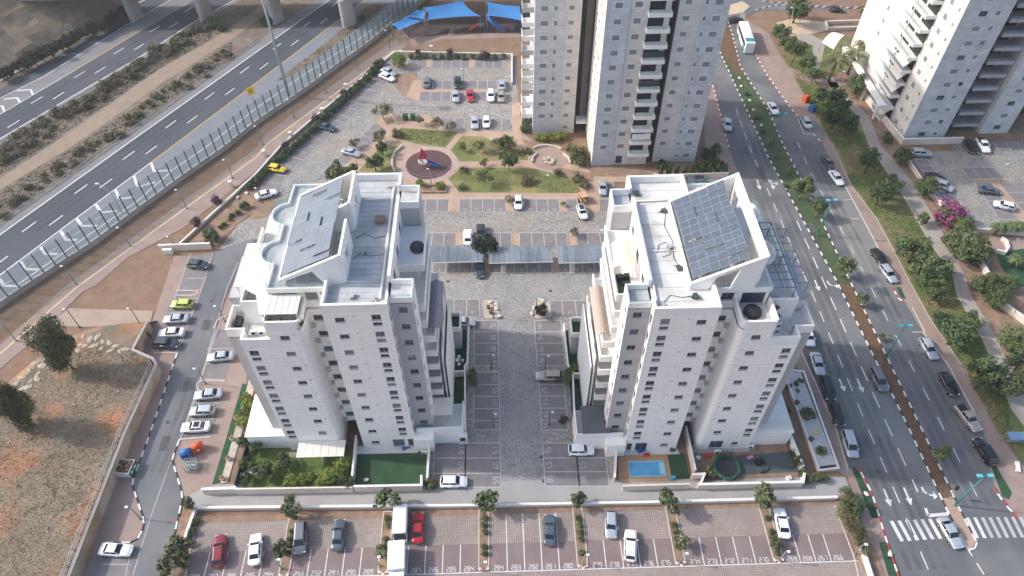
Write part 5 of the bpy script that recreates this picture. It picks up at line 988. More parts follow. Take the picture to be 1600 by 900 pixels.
for a in (
 (605, 120, 25, 11, 'sedan', 'white', 'white sedan beside a twin car in the top bays along the hedge'), (607.5, 112, 25, 11, 'sedan', 'silver', 'silver white sedan in the last bay at the top of the hedge'), (510, 198, 30, 8, 'sedan', 'blue', 'dark blue grey sedan parked against the hedge'),
 (668, 128, 2, -10, 'sedan', 'grey', 'grey sedan beside the wedge shaped island of the upper car park'), (715.5, 130, 1, 10, 'suv', 'black', 'black off-roader in the upper car park double row'), (784.5, 132, .3, -10, 'sedan', 'silver', 'pale silver sedan at the far end of the upper double row'),
 (712, 150, 1, 10, 'sedan', 'silver', 'silver sedan nose to nose with the black off-roader'), (734.5, 149, 1, 10, 'sedan', 'red', 'bright red sedan in the upper car park'), (767, 149.5, 0, 10, 'suv', 'white', 'white crossover near the end of the upper car park row'), (783, 151, 0, 10, 'hatch', 'sand', 'sand grey compact car behind the pale silver sedan'),
 (742, 191, 0, 10, 'sedan', 'silver', 'silver blue sedan parked at the edge of the park lawn'), (760, 190.5, 0, 10, 'hatch', 'white', 'white hatchback parked at the edge of the park lawn'), (549, 237.5, 27, 7, 'sedan', 'silver', 'silver sedan parked beside the small park across from the hedge'),
 (432.5, 263, 28, 5, 'hatch', 'yellow', 'yellow hatchback parked against the hedge'), (415.5, 303, 28, -8, 'sedan', 'white', 'white sedan below the yellow car on the curved road'), (731, 370.5, 0, -10, 'sedan', 'white', 'white sedan backed up to the tree between the carports'),
 (749, 419, 0, 10, 'sedan', 'teal', 'dark teal sedan poking out from under the carport'), (810, 316, 0, 10, 'hatch', 'white', 'white hatchback in the bays below the park lawn'), (942, 292.5, 0, 10, 'sedan', 'silver', 'silver sedan parked by the foot of the middle tower'), (909.5, 331, 4, 10, 'hatch', 'white', 'white crossover with dark roof beside the small trailer'),
 (1079, 290, 1, 10, 'minivan', 'slate', 'grey green van half hidden behind the solar roof'), (1095, 286, 2, 10, 'sedan', 'dark', 'dark sedan half hidden behind the solar roof'), (1294.5, 254.5, 8, 12, 'sedan', 'dark', 'dark grey sedan parked ahead of a white one on the boulevard'), (1307, 277.5, 9, 12, 'sedan', 'white', 'white sedan parked on the boulevard behind a dark grey one'),
 (1374, 402, 9, 13, 'sedan', 'black', 'black sedan parked on the boulevard ahead of the silver wagon'), (1388, 427, 10, 13, 'wagon', 'silver', 'silver wagon parked on the boulevard behind a black sedan'), (1439, 239, 20, 1, 'suv', 'silver', 'silver off-roader in the corner bay of the tower car park'), (1472, 290, 20, 8, 'minivan', 'silver', 'silver van beside the round green bush in the tower car park'), (1462, 277, 20, 5, 'sedan', 'dark', 'dark car beside the silver van in the tower car park'),
 (1546, 297, 20, 2, 'sedan', 'slate', 'blue grey sedan in the middle bays of the tower car park'), (1569.5, 321, -20, -5, 'hatch', 'white', 'white hatchback in the middle bays of the tower car park'), (1518, 229, 5, 8, 'sedan', 'black', 'black car parked under the right tower'), (1536, 227, 5, 8, 'pickup', 'white', 'white pickup parked under the right tower'),
 (1307, 14, 20, 2, 'hatch', 'dark', 'dark car driving round the roundabout'), (1208, 169, 7, 12, 'sedan', 'white', 'white sedan driving by the orange recycling bin'), (1260.5, 192, 6, 10, 'hatch', 'silver', 'silver hatchback in the boulevard lay-by'), (1149, 30, 20, -3, 'sedan', 'black', 'black car turning beside the coach'), (1137, 194, 1, 10, 'sedan', 'silver', 'silver sedan parked on the boulevard by the middle tower'),
 (284, 475, -20, 0, 'hatch', 'green', 'lime green hatchback parked on the left street'), (275, 498, -20, 1, 'sedan', 'silver', 'silver sedan beside the lime green car'), (267.5, 519.5, -20, 1, 'sedan', 'white', 'white sedan beside the dark off-roader on the left street'), (260, 537, 20, 1, 'suv', 'dark', 'dark grey off-roader by the retaining wall stairs'), (309.5, 413, 20, 2, 'hatch', 'teal', 'dark teal hatchback alone at the top of the left street'),
 (344.5, 557, -20, 2, 'sedan', 'silver', 'silver sedan between empty bays beside the left building'), (325, 616, -20, 2, 'sedan', 'silver', 'silver sedan just below the teal street lamp'), (316, 642, -20, 1, 'hatch', 'silver', 'small silver hatchback between two sedans on the left street'), (305.5, 667, -20, 1, 'sedan', 'white', 'white sedan with a black glass roof by the recycling bins'), (181, 859, 20, 1, 'sedan', 'white', 'white sedan alone in the bay below the retaining wall'),
 (725, 503, 20, 0, 'hatch', 'silver', 'pale silver car beside the turf terrace block'), (858, 587, -20, 0, 'wagon', 'sand', 'sand silver wagon in the numbered bays of the driveway'), (1263, 526, 3, 10, 'hatch', 'white', 'white hatchback at the boulevard corner of the right building'), (1277.5, 568, 3, 10, 'sedan', 'silver', 'silver sedan parked beside the right building'), (1293, 607.5, 3, 10, 'minivan', 'black', 'long black van parked by the gravel planter'), (1308, 648, 3, 10, 'hatch', 'black', 'black hatchback parked by the gravel planter'),
 (1372.5, 593, 5, 10, 'minivan', 'grey', 'grey minivan driving beside the mulched median'), (1451, 544, 6, 10, 'wagon', 'silver', 'silver wagon parked by the shaded boulevard sidewalk'), (1482.5, 599.5, 5, 9, 'sedan', 'black', 'black sedan parked on the shaded side of the boulevard'), (1512.5, 653, 7, 9, 'pickup', 'sand', 'silver grey pickup parked on the boulevard'), (1327.5, 694, 3, 10, 'minivan', 'silver', 'silver van parked near the end of the gravel planter'),
 (1539, 705, -6, -9, 'suv', 'black', 'black off-roader parked by the boulevard sidewalk tip'), (1485, 832, 6, 10, 'sedan', 'silver', 'silver sedan driving over the zebra crossing'), (1222, 817, -2, -10, 'sedan', 'white', 'white sedan beside the leafy planting island'), (908, 703, 20, 0, 'hatch', 'white', 'white hatchback in the driveway bays by the pool garden'), (859, 827.5, 0, -10, 'sedan', 'slate', 'dark green grey sedan in the numbered car park'), (954.5, 819, .2, 10, 'hatch', 'silver', 'silver hatchback in the grid paved part of the car park'), (985, 852, .3, -10, 'wagon', 'white', 'white wagon standing over the numbers 277 and 278'),
 (708.7, 752.5, 20, 0, 'hatch', 'white', 'white hatchback in the driveway bays by the turf garden'), (469.5, 841, -.5, 10, 'minivan', 'grey', 'grey compact van beside a planting island'), (529, 835, 1, -10, 'sedan', 'slate', 'blue grey sedan alone in the middle of its bays'), (653, 824, 0, -10, 'sedan', 'red', 'red sedan beside the tall white van'), (343, 859.5, 1, -10, 'wagon', 'maroon', 'maroon wagon near the street hedge'), (399, 858, .6, -10, 'sedan', 'white', 'white sedan in the bay next to the maroon wagon'), (751, 362, 0, 10, 'hatch', 'dark', 'dark hatchback half hidden behind the carport tree')):
    car(*a, blackroof=a[6].startswith('white sedan with a black') or 'dark roof' in a[6])
# ---- coach
def boxy(name, label, cat, px, py, dx, dy, parts, z=.9):
    p = G(px, py, z); q = G(px + dx, py + dy, z); d = q - p; root = empty(name, (p.x, p.y, .06), atan2(d.y, d.x), label, cat)
    for nm, mt, fn in parts: m = MB(); fn(m); m.build(nm, mt, root)
    return root
def wheels(root, xs, y, r=.48):
    m = MB(); m.tube([(0, -.16, 0), (0, .16, 0)], r, 14, 0); m.tube([(0, -.17, 0), (0, .17, 0)], r * .55, 10, 1); me = m.mesh('big_wheel', [TYRE, RIM])
    for x in xs:
        for s in (-1, 1): obj('wheel', me, root, (x, s * y, r))
def shell(m, L, Wd, z0, H, r=.25):
    q = [(-Wd / 2, z0), (-Wd / 2, H - r), (-Wd / 2 + r * .3, H - r * .3), (-Wd / 2 + r, H), (Wd / 2 - r, H), (Wd / 2 - r * .3, H - r * .3), (Wd / 2, H - r), (Wd / 2, z0)]
    xs = [(-L / 2, .96), (-L / 2 + .15, 1), (L / 2 - .5, 1), (L / 2 - .1, .97), (L / 2, .92)]
    R_ = [[(x, y * k, z0 + (z - z0) * (k if z > z0 + 1 else 1)) for y, z in q] for x, k in xs]
    for A, Bq in zip(R_, R_[1:]):
        for i in range(len(q)): j = (i + 1) % len(q); m.face([A[i], A[j], Bq[j], Bq[i]])
    m.face(R_[0]); m.face(R_[-1][::-1])
b = boxy('coach', 'white and teal coach beside the mulched median', 'bus', 1165.5, 59, 4, 12, [('body', PNT['white'], lambda m: shell(m, 11.5, 2.5, .35, 3.3)), ('windscreen', CGL, lambda m: m.box(5.66, 5.73, -1.08, 1.08, 1.3, 2.75)), ('rear_window', CGL, lambda m: m.box(-5.78, -5.72, -1.0, 1.0, 1.7, 2.8)), ('side_window', CGL, lambda m: m.box(-5.2, 5.0, 1.245, 1.262, 1.6, 2.7)), ('side_window', CGL, lambda m: m.box(-5.2, 5.0, -1.262, -1.245, 1.6, 2.7)), ('roof_hatch', ALUW, lambda m: m.box(-2.6, -1.6, -.5, .5, 3.3, 3.4)), ('air_conditioner', ALUW, lambda m: m.box(.2, 2.4, -.7, .7, 3.3, 3.48)), ('teal_stripe', TEAL, lambda m: [m.box(3.2, 5.2, -1.2, 1.2, 3.302, 3.312), m.box(2.8, 5.4, 1.252, 1.266, .5, 1.5), m.box(2.8, 5.4, -1.266, -1.252, .5, 1.5)]), ('headlight', HEADL, lambda m: [m.box(5.68, 5.76, .7, 1.0, .7, .9)]), ('headlight', HEADL, lambda m: [m.box(5.68, 5.76, -1.0, -.7, .7, .9)])], 1.6); wheels(b, (3.6, -3.3), 1.12, .48)
# ---- white van and box truck
v = boxy('delivery_van', 'tall white van beside the red sedan', 'van', 626, 815, -.3, 10, [('body', PNT['white'], lambda m: (shell(m, 4.3, 2.0, .35, 2.45, .2), m.box(1.9, 2.75, -.95, .95, .35, 1.15))), ('windscreen', CGL, lambda m: m.face([(2.7, -.86, 1.2), (2.7, .86, 1.2), (2.12, .82, 2.15), (2.12, -.82, 2.15)])), ('cab_roof', PNT['white'], lambda m: m.face([(2.12, -.9, 2.17), (2.12, .9, 2.17), (1.9, .9, 2.42), (1.9, -.9, 2.42)])), ('side_window', CGL, lambda m: m.box(1.0, 1.95, .99, 1.008, 1.3, 2.0)), ('side_window', CGL, lambda m: m.box(1.0, 1.95, -1.008, -.99, 1.3, 2.0)), ('grille', PLAST, lambda m: m.box(2.74, 2.77, -.5, .5, .55, .85)), ('headlight', HEADL, lambda m: m.box(2.7, 2.77, .55, .85, .8, 1.0)), ('headlight', HEADL, lambda m: m.box(2.7, 2.77, -.85, -.55, .8, 1.0))], 1.3); wheels(v, (1.7, -1.3), .92, .36)
t_ = boxy('box_truck', 'white box truck in front of the tall white van', 'truck', 620, 878, -.2, 10, [('cargo_box', PNT['white'], lambda m: m.box(-2.6, 1.3, -1.15, 1.15, .8, 3.0)), ('cab', PNT['white'], lambda m: (m.box(1.4, 2.5, -1.0, 1.0, .5, 2.2), m.box(2.5, 2.9, -.98, .98, .5, 1.3))), ('windscreen', CGL, lambda m: m.face([(2.88, -.9, 1.32), (2.88, .9, 1.32), (2.52, .86, 2.12), (2.52, -.86, 2.12)])), ('side_window', CGL, lambda m: m.box(1.7, 2.4, 1.0, 1.012, 1.3, 2.0)), ('side_window', CGL, lambda m: m.box(1.7, 2.4, -1.012, -1.0, 1.3, 2.0)), ('chassis', PLAST, lambda m: m.box(-2.6, 2.4, -.5, .5, .4, .8))], 2.0); wheels(t_, (2.0, -1.6), .95, .4)
tr = boxy('flat_trailer', 'small wooden sided trailer behind the white crossover', 'trailer', 911, 309, 5, 9, [('bed', M('trailer_wood', (166, 128, 98), .8, .15), lambda m: m.box(-1.3, 1.2, -.8, .8, .6, .75)), ('side_board', M('trailer_wood', (166, 128, 98)), lambda m: m.box(-1.3, 1.2, .76, .82, .75, 1.3)), ('side_board', M('trailer_wood', (166, 128, 98)), lambda m: m.box(-1.3, 1.2, -.82, -.76, .75, 1.3)), ('tilted_lid', M('lid_wood', (190, 156, 130), .8, .1), lambda m: m.face([(-1.3, -.75, 1.35), (.9, -.75, 1.75), (.9, .75, 1.75), (-1.3, .75, 1.35)])), ('drawbar', DSTEEL, lambda m: m.box(1.2, 2.0, -.06, .06, .5, .6))], .9); wheels(tr, (-.1,), .85, .32)
# ================================================================= vegetation
def crown_mesh(name, mat, seed, n=1500, leaf=.11, rz=.8, clumps=22, cr=.36, fill=.55, cz=0.0, up=.25):
    rnd = random.Random(seed); m = MB(); C = []
    while len(C) < clumps:
        p = Vector((rnd.uniform(-1, 1), rnd.uniform(-1, 1), rnd.uniform(-1, 1)))
        if fill < p.length < 1: C.append((Vector((p.x * (1 - cr * .7), p.y * (1 - cr * .7), p.z * rz * (1 - cr * .5))), cr * rnd.uniform(.65, 1.25)))
    for i in range(n):
        c, r = C[rnd.randrange(clumps)]; d = Vector((rnd.gauss(0, 1), rnd.gauss(0, 1), rnd.gauss(.2, 1))).normalized(); p = c + d * r * rnd.uniform(.55, 1.05); p.z += cz
        nrm = (d + Vector((rnd.gauss(0, .6), rnd.gauss(0, .6), rnd.gauss(up, .6)))).normalized(); a = nrm.cross(Vector((rnd.gauss(0, 1), rnd.gauss(0, 1), rnd.gauss(0, 1)))).normalized(); b = nrm.cross(a); s = leaf * rnd.uniform(.6, 1.3)
        m.face([p - a * s * .55, p + b * s * .4 + nrm * s * .12, p + a * s * .6, p - b * s * .4 + nrm * s * .12])
    return m.mesh(name, mat)
def trunk_mesh(name, hc, r=.07, limbs=4, mat=None, seed=1, rz=.8):
    rnd = random.Random(seed); m = MB(); top = hc - rz * .35
    m.tube([(0, 0, -.05), (rnd.uniform(-.03, .03), rnd.uniform(-.03, .03), top * .5), (rnd.uniform(-.06, .06), 0, top)], [r * 1.25, r, r * .8], 7)
    for i in range(limbs):
        a = 2 * pi * i / limbs + rnd.uniform(-.4, .4); m.tube([(0, 0, top * .85), (cos(a) * .28, sin(a) * .28, top + rz * .25), (cos(a) * .6, sin(a) * .6, hc + rz * .3)], [r * .7, r * .45, r * .15], 5)
    return m.mesh(name, mat or BARK)
KIND = {}
def kind(k, mat, hc, n, leaf, rz, clumps, cr, fill, r=.06, bark=None, nv=2, limbs=4):
    KIND[k] = (hc, [(crown_mesh('crown_' + k, mat, hash(k) % 997 if False else sum(map(ord, k)) + 31 * i, n, leaf, rz, clumps, cr, fill, hc), trunk_mesh('trunk_' + k, hc, r, limbs, bark, i, rz)) for i in range(nv)])
kind('dark', LF_D, 1.2, 1700, .135, .6, 17, .33, .15, .07, None, 3); kind('mid', LF_M, 1.3, 1300, .14, .62, 15, .34, .2, .06, BARKG, 2); kind('small', LF_M, 1.7, 900, .2, .8, 12, .42, .45, .06, BARKG, 2); kind('open', LF_O, 1.2, 1000, .12, .5, 20, .3, .6, .05, BARK, 2); kind('dense', LF_M, 1.0, 2600, .115, .78, 20, .4, .2, .07, BARK, 2); kind('light', LF_L, .95, 1800, .13, .8, 22, .4, .4, .05, BARK, 2)
kind('lot', LF_R, 1.5, 520, .27, .75, 14, .34, .55, .05, BARKG, 3); kind('pine', LF_P, 1.15, 11000, .07, 1.15, 12, .46, .25, .08, BARK, 2); kind('black', LF_DK, 1.1, 2400, .12, .75, 26, .36, .4, .06, BARK, 1)
kind('shrub', LF_D, .62, 1100, .16, .68, 14, .42, .3, .05, BARK, 2, 2); kind('shrublight', LF_Y, .6, 1100, .15, .66, 14, .42, .3, .05, BARK, 2, 2); kind('shrubmid', LF_M, .6, 1100, .15, .66, 14, .42, .3, .05, BARK, 2, 2); kind('shrubdry', LF_DRY, .45, 700, .17, .5, 12, .4, .3, .04, BARK, 3, 2); kind('shrubolive', LF_O, .45, 700, .17, .5, 12, .4, .3, .04, BARK, 2, 2); kind('purple', LF_PU, .85, 900, .16, .75, 12, .4, .35, .06, BARK, 1, 3); kind('magenta', LF_BG, .7, 1200, .15, .6, 16, .4, .4, .05, BARK, 1, 2)
rng = random.Random(77)
def tree(k, px, py, rpx, label, cat='tree', group=None, name=None, z0=0.0, r=None):
    r = r or rpx / PPM(px, py); hc, var = KIND[k]; p = G(px, py, z0 + hc * r); cm, tm = var[rng.randrange(len(var))]
    root = empty(name or ('shrub' if cat in ('shrub', 'bush') else 'tree'), (p.x, p.y, z0), rng.uniform(0, 6.28), label, cat, group, r)
    if k in ('dark', 'mid', 'dense', 'open', 'light', 'lot'): root.scale = (r * rng.uniform(.82, 1.2), r * rng.uniform(.82, 1.2), r * rng.uniform(.88, 1.12))
    if k == 'pine': root.scale = (r * .74, r * .74, r * 1.3)
    obj('foliage' if cat in ('shrub', 'bush') else 'crown', cm, root); obj('stem' if cat in ('shrub', 'bush') else 'trunk', tm, root); return root
def trees(k, pts, label, cat='tree', group=None, name=None):
    for a in pts: tree(k, *a, label, cat, group, name)
# field trees
tree('pine', 92, 548, 40, 'large dark olive conifer with irregular crown on the dry field', z0=FZ); tree('pine', 24, 640, 40, 'dark olive conifer with pale bare trunk at the field edge', z0=FZ)
# boulevard trees
trees('small', [(1258, 288, 18), (1281, 321, 15), (1325, 414, 16)], 'small round street tree on the turf of the boulevard median', group='trees on the median turf', name='street_tree'); trees('small', [(1349, 466, 11), (1472, 706, 15), (1378, 525, 6)], 'young street tree on the mulched part of the boulevard median', group='trees on the median mulch', name='street_tree')
for a_ in ((1360, 250, 22, 'dark spreading tree across the sidewalk from the dark grey parked sedan'), (1380, 297, 25, 'dark spreading tree across the sidewalk from the white parked sedan'), (1398, 283, 15, 'smaller dark tree leaning on the one by the footpath bend'), (1432, 387, 25, 'dark spreading tree across the sidewalk from the black parked sedan'), (1452, 425, 27, 'dark spreading tree across the sidewalk from the silver parked wagon'), (1497, 515, 30, 'wide dark tree on the verge by the lay-by kerb corner'), (1478, 503, 18, 'small dark tree tucked under the wide one by the lay-by'), (1520, 500, 17, 'small dark tree between the verge and the grey footpath'), (1542, 585, 32, 'wide dark tree across the sidewalk from the black sedan in the shade'), (1575, 600, 24, 'dark tree beside the grey footpath behind the wide shaded one'), (1592, 570, 22, 'dark tree between the footpath and the villa hedge'), (1465, 455, 18, 'dark tree at the end of the planting strip by the lay-by')):
    tree('dark', *a_[:3], a_[3])
for a_ in ((1285, 145, 15, 'dark tree just behind the orange packaging bin'), (1310, 152, 16, 'dark tree between the footpath and the recycling bins'), (1308, 177, 22, 'broad dark tree beside the blue paper bin'), (1328, 192, 20, 'dark tree beside the footpath below the recycling bins'), (1318, 165, 15, 'small dark tree in the middle of the group by the bins')): tree('dark', *a_[:3], a_[3])
tree('dark', 1247, 10, 22, 'dark tree on the lawn side of the roundabout road'); tree('dark', 1370, 18, 24, 'dark tree at the foot of the right tower by the roundabout road'); trees('mid', [(1222, 50, 17), (1246, 72, 20), (1232, 62, 15)], 'feathery green tree on the lawn below the roundabout', group='trees below the roundabout'); trees('mid', [(1260, 96, 16), (1272, 117, 12), (1446, 340, 12)], 'light green young tree beside the sidewalk lawn', group='young lawn trees')
trees('dense', [(1411, 242, 17), (1450, 290, 18)], 'round clipped bush tree on the planting strip by the tower car park', group='bush trees by the tower car park'); tree('dense', 1342, 132, 18, 'glossy round tree at the corner of the right tower garden'); trees('dense', [(1507, 350, 19), (1506, 383, 27), (1532, 390, 24), (1490, 372, 17)], 'dense glossy shrub mass beside the white wall', group='dense shrubs by the footpath')
for a_ in ((1545, 443, 22, 'dense rounded tree at the end of the white low footpath wall'), (1560, 462, 22, 'dense rounded tree just above the corner of the villa wall'), (1530, 440, 16, 'smaller dense tree between the footpath and the white low wall'), (1575, 440, 15, 'small dense tree below the artificial turf garden'), (1582, 527, 23, 'dense rounded tree in front of the villa wall by the footpath'), (1600, 540, 20, 'dense tree below the villa wall at the frame edge')): tree('dense', *a_[:3], a_[3])
tree('light', 1480, 422, 14, 'yellow green bush between the dark verge trees', 'bush'); tree('magenta', 1484, 330, 26, 'bougainvillea bush with magenta flowers by the tower car park', 'bush'); trees('shrubmid', [(1478, 340, 20)], 'green lower half of the bougainvillea clump', 'bush'); tree('shrubmid', 1385, 215, 12, 'round shrub beside the cream tower wall', 'shrub')
trees('dense', [(1575, 120, 20), (1590, 160, 22), (1592, 140, 20)], 'dark tree behind the right tower car park', group='trees behind the right tower')
# park
trees('open', [(597, 172, 14), (655, 185, 10), (682, 192, 13), (592, 212, 13), (554, 222, 9), (797, 222, 12), (757, 275, 17), (776, 222, 9), (756, 252, 9), (705, 196, 8), (723, 228, 9), (748, 228, 10), (796, 310, 8), (898, 362, 9), (880, 318, 5)], 'young open crowned tree in the small park', group='young park trees')
trees('dark', [(585, 254, 14), (597, 232, 12), (789, 222, 14), (795, 250, 17), (786, 242, 10)], 'leafy dark green tree on the park lawn', group='leafy park trees'); tree('mid', 540, 266, 25, 'wide feathery tree behind the solar roof'); tree('mid', 523, 272, 16, 'smaller feathery tree at the end of the parking bays'); tree('black', 758, 383, 22, 'dark round tree standing between the carports')
trees('shrubolive', [(622, 208, 12), (824, 282, 14), (902, 278, 13), (914, 288, 12), (872, 270, 9), (904, 240, 18), (908, 250, 15), (893, 232, 12), (824, 236, 9), (722, 292, 8), (724, 265, 8)], 'grey green shrub in the park beds', 'shrub', 'park shrubs'); trees('shrublight', [(843, 216, 9), (854, 214, 10), (866, 216, 9), (876, 212, 10)], 'yellow green shrub in the row below the middle tower', 'shrub', 'yellow shrubs below the middle tower'); trees('shrubmid', [(822, 178, 10), (824, 188, 10), (822, 200, 10)], 'tall green hedge shrub beside the middle tower', 'shrub', 'hedge beside the middle tower'); trees('shrublight', [(657, 286, 9), (687, 290, 9)], 'yellow green shrub in the brick planter', 'shrub', 'planter shrubs'); trees('shrub', [(1035, 257, 10), (1096, 258, 12), (1108, 240, 14), (1116, 252, 12), (1125, 258, 9), (1100, 268, 10), (1120, 232, 10)], 'dark shrub in the garden at the foot of the middle tower', 'shrub', 'tower garden shrubs')
tree('light', 622, 92, 14, 'light green shrub at the bend of the hedge wall', 'shrub'); trees('purple', [(653, 82, 7), (703, 82, 8), (757, 86, 9), (582, 110, 7), (538, 145, 8), (494, 185, 9), (447, 228, 10), (338, 313, 10), (306, 347, 11)], 'purple leaved shrub growing behind the hedge wall', 'shrub', 'purple hedge shrubs'); trees('shrub', [(328, 370, 16), (382, 322, 9), (350, 350, 5), (345, 355, 5), (358, 342, 5), (362, 336, 5), (372, 332, 6)], 'dark shrub in the bare soil bed by the street', 'shrub', 'soil bed shrubs')
hedge = [(400, 297), (410, 287), (420, 277), (430, 268), (440, 259), (452, 249), (462, 240), (474, 230), (484, 221), (494, 211), (504, 202), (513, 193), (522, 184), (532, 175), (541, 165), (551, 156), (560, 148), (570, 139), (580, 130), (590, 119), (600, 107)]
trees('shrub', [(x - 11 + k * 5, y - 5 - k * 4.5, 8) for x, y in hedge for k in (0, 1)] + [(642 + i * 12, 88 + (i % 2), 6) for i in range(13)], 'dark green shrub in the clipped hedge along the parking bays', 'shrub', 'hedge along the upper parking bays')
# cypress row
cy = MB(); rnd = random.Random(3)
for i in range(420):
    z = rnd.uniform(.05, 1); r = .16 * (1 - z) ** .5 * rnd.uniform(.6, 1.1) + .01; a = rnd.uniform(0, 6.28); p = Vector((cos(a) * r, sin(a) * r, z)); s = .06; u = Vector((rnd.gauss(0, 1), rnd.gauss(0, 1), rnd.gauss(0, 1))).normalized(); v = u.cross(Vector((0, 0, 1))).normalized(); cy.face([p - u * s, p + v * s * .6, p + u * s, p - v * s * .6])
cym = cy.mesh('cypress_foliage', LF_D); ct = MB(); ct.tube([(0, 0, -.02), (0, 0, .7)], [.03, .01], 6); ctm = ct.mesh('cypress_trunk', BARK)
for i in range(9):
    p = G(1031 + i * 12.5, 277 - i * .3); o = empty('cypress', p, i, 'slim cypress in the row behind the low cream wall', 'tree', 'cypress row by the middle tower', 3.4); obj('crown', cym, o); obj('trunk', ctm, o)
# palms
def palm(px, py, rpx, label, group=None, h=6.0):
    r = rpx / PPM(px, py); p = G(px, py, h); root = empty('palm_tree', (p.x, p.y, 0), px, label, 'palm', group); t = MB(); t.tube([(0, 0, -.1), (.15, 0, h * .5), (0, 0, h)], [.32, .24, .22], 9); t.build('trunk', BARK, root); f = MB(); rnd = random.Random(px)
    for i in range(26):
        a = i * 2.4; e = rnd.uniform(-.1, 1.1); L = r * rnd.uniform(.9, 1.15); prev = Vector((0, 0, h)); d = Vector((cos(a), sin(a), 0))
        for j in range(1, 8):
            u = j / 7; q = Vector((0, 0, h)) + d * L * u * cos(e * .6) + Vector((0, 0, L * (u * sin(e) * .8 - u * u * .75))); sd = Vector((-sin(a), cos(a), 0)); wd = .42 * sin(pi * min(.96, u * .85 + .12))
            for s in (-1, 1): f.face([prev, q, q + sd * s * wd + Vector((0, 0, -.18)), prev + sd * s * wd * .9 + Vector((0, 0, -.16))])
            prev = q
    f.build('crown', LF_O if px < 1500 else LF_M, root)
for a in ((1307, 92, 24), (1337, 82, 22), (1355, 66, 20)): palm(*a, 'tall date palm beside the right tower', 'date palms by the right tower')
for a in ((1563, 352, 12), (1580, 350, 12), (1594, 350, 12), (1590, 402, 12)): palm(*a, 'small palm in the garden below the tower car park', 'small garden palms', 2.6)
# lot trees and island shrubs
trees('lot', [(456, 790, 17), (607, 782, 19), (761, 785, 20), (903, 780, 15), (1047, 782, 20), (1197, 776, 21), (296, 787, 12)], 'big leaved tree growing at the head of a planting island', group='trees along the lane wall', name='island_tree')
for a_ in ((437, 858, 14, 'big leaved tree between the white sedan and the grey compact van'), (1068, 848, 11, 'small big leaved tree between the white wagon bays and bay 274'), (1213, 848, 11, 'small big leaved tree just below the white sedan beside the planting island'), (594, 860, 11, 'small big leaved tree beside the white box truck'), (268, 870, 20, 'big leaved tree in the middle of the street hedge'), (281, 850, 18, 'big leaved tree at the upper end of the street hedge'), (256, 888, 16, 'big leaved tree at the lower end of the street hedge')): tree('lot', *a_[:3], a_[3], name='island_tree')
for i, x in ((1, 453), (2, 602), (3, 757), (4, 907), (5, 1058), (6, 1210)):
    for j in range(6):
        y = 812 + j * 11; p = G(VPX + (x - VPX) * (y - VPY) / (845 - VPY), y); 
        if (i * 7 + j * 3) % 5 == 0: continue
        o = tree('shrubmid' if (i + j) % 2 else 'shrub', VPX + (x - VPX) * (y - VPY) / (845 - VPY), y - 3, 6.5, 'low shrub filling a car park planting island', 'shrub', 'planting island shrubs')
trees('dark', [(1327, 775, 16), (1335, 790, 17)], 'dark leafy tree at the head of the boulevard hedge', group='trees of the boulevard hedge'); trees('open', [(1318, 800, 16), (1330, 812, 18), (1338, 828, 17), (1345, 842, 15), (1350, 855, 13)], 'brown green tree in the hedge between car park and boulevard', group='trees of the boulevard hedge'); trees('shrubmid', [(1262, 748, 10), (1275, 746, 10), (1288, 748, 9)], 'low shrub beside the white garden corner', 'shrub', 'shrubs at the garden corner'); trees('shrubmid', [(305, 815, 8), (300, 832, 9), (297, 850, 8), (292, 868, 8), (286, 884, 9)], 'low shrub in the hedge between street and car park', 'shrub', 'hedge by the street')
# gardens
trees('light', [(536, 718, 16), (530, 735, 15)], 'bright green tree in the left garden', group='bright garden trees'); tree('dark', 541, 752, 14, 'dark tree spilling over the garden wall'); trees('light', [(515, 745, 15), (500, 752, 12), (452, 752, 12), (470, 748, 11), (485, 745, 10)], 'bright green bush along the left garden wall', 'bush', 'bushes along the left garden wall'); trees('dark', [(440, 720, 15), (398, 700, 14), (388, 722, 14), (382, 690, 12), (392, 672, 12), (384, 745, 12)], 'dark bush in the left garden', 'bush', 'dark bushes of the left garden'); trees('mid', [(408, 735, 13), (418, 728, 12), (425, 745, 10)], 'silvery shrub beside the garden seats', 'shrub', 'silvery garden shrubs'); trees('light', [(384, 620, 10), (388, 632, 11), (380, 646, 11), (378, 660, 10)], 'green shrub in the strip beside the left building', 'shrub', 'shrubs beside the left building'); tree('shrubmid', 672, 757, 12, 'wild shrub at the corner of the turf garden', 'shrub')
trees('small', [(737, 584, 10), (739, 596, 9), (888, 580, 10), (886, 592, 9)], 'spindly young tree beside the terrace wall and driveway bays', group='driveway trees'); trees('black', [(846, 484, 12)], 'dark round shrub in the driveway island', 'shrub'); tree('purple', 881, 656, 9, 'dark purple shrub beside the driveway bays', 'shrub'); trees('light', [(896, 575, 8)], 'green bush inside the turf terrace', 'bush'); tree('shrubolive', 1108, 740, 13, 'round grey green shrub beside the trampoline', 'shrub'); trees('mid', [(1245, 722, 12), (1252, 735, 10), (1240, 708, 8)], 'slender plant at the corner of the trampoline garden', 'shrub', 'plants at the trampoline garden corner'); trees('shrubmid', [(1262, 648, 14), (1284, 705, 11), (1243, 600, 7), (1250, 596, 7), (1234, 604, 6), (1246, 612, 6)], 'rounded shrub growing in the pale gravel planter', 'shrub', 'gravel planter shrubs', ); trees('shrub', [(1226, 640, 10), (1222, 655, 9), (1236, 690, 8)], 'dark shrub squeezed beside the right building', 'shrub', 'shrubs beside the right building'); trees('shrub', [(671 + i * 0, 757, 4) for i in range(0)], '', 'shrub')
for o in [tree('shrub', 416 + i * 8, 502 - i * .3, 5, 'leafy plant in the planter below the beige pergola', 'shrub', 'pergola planter plants', z0=30.3, r=.7) for i in range(7)]:
    pass
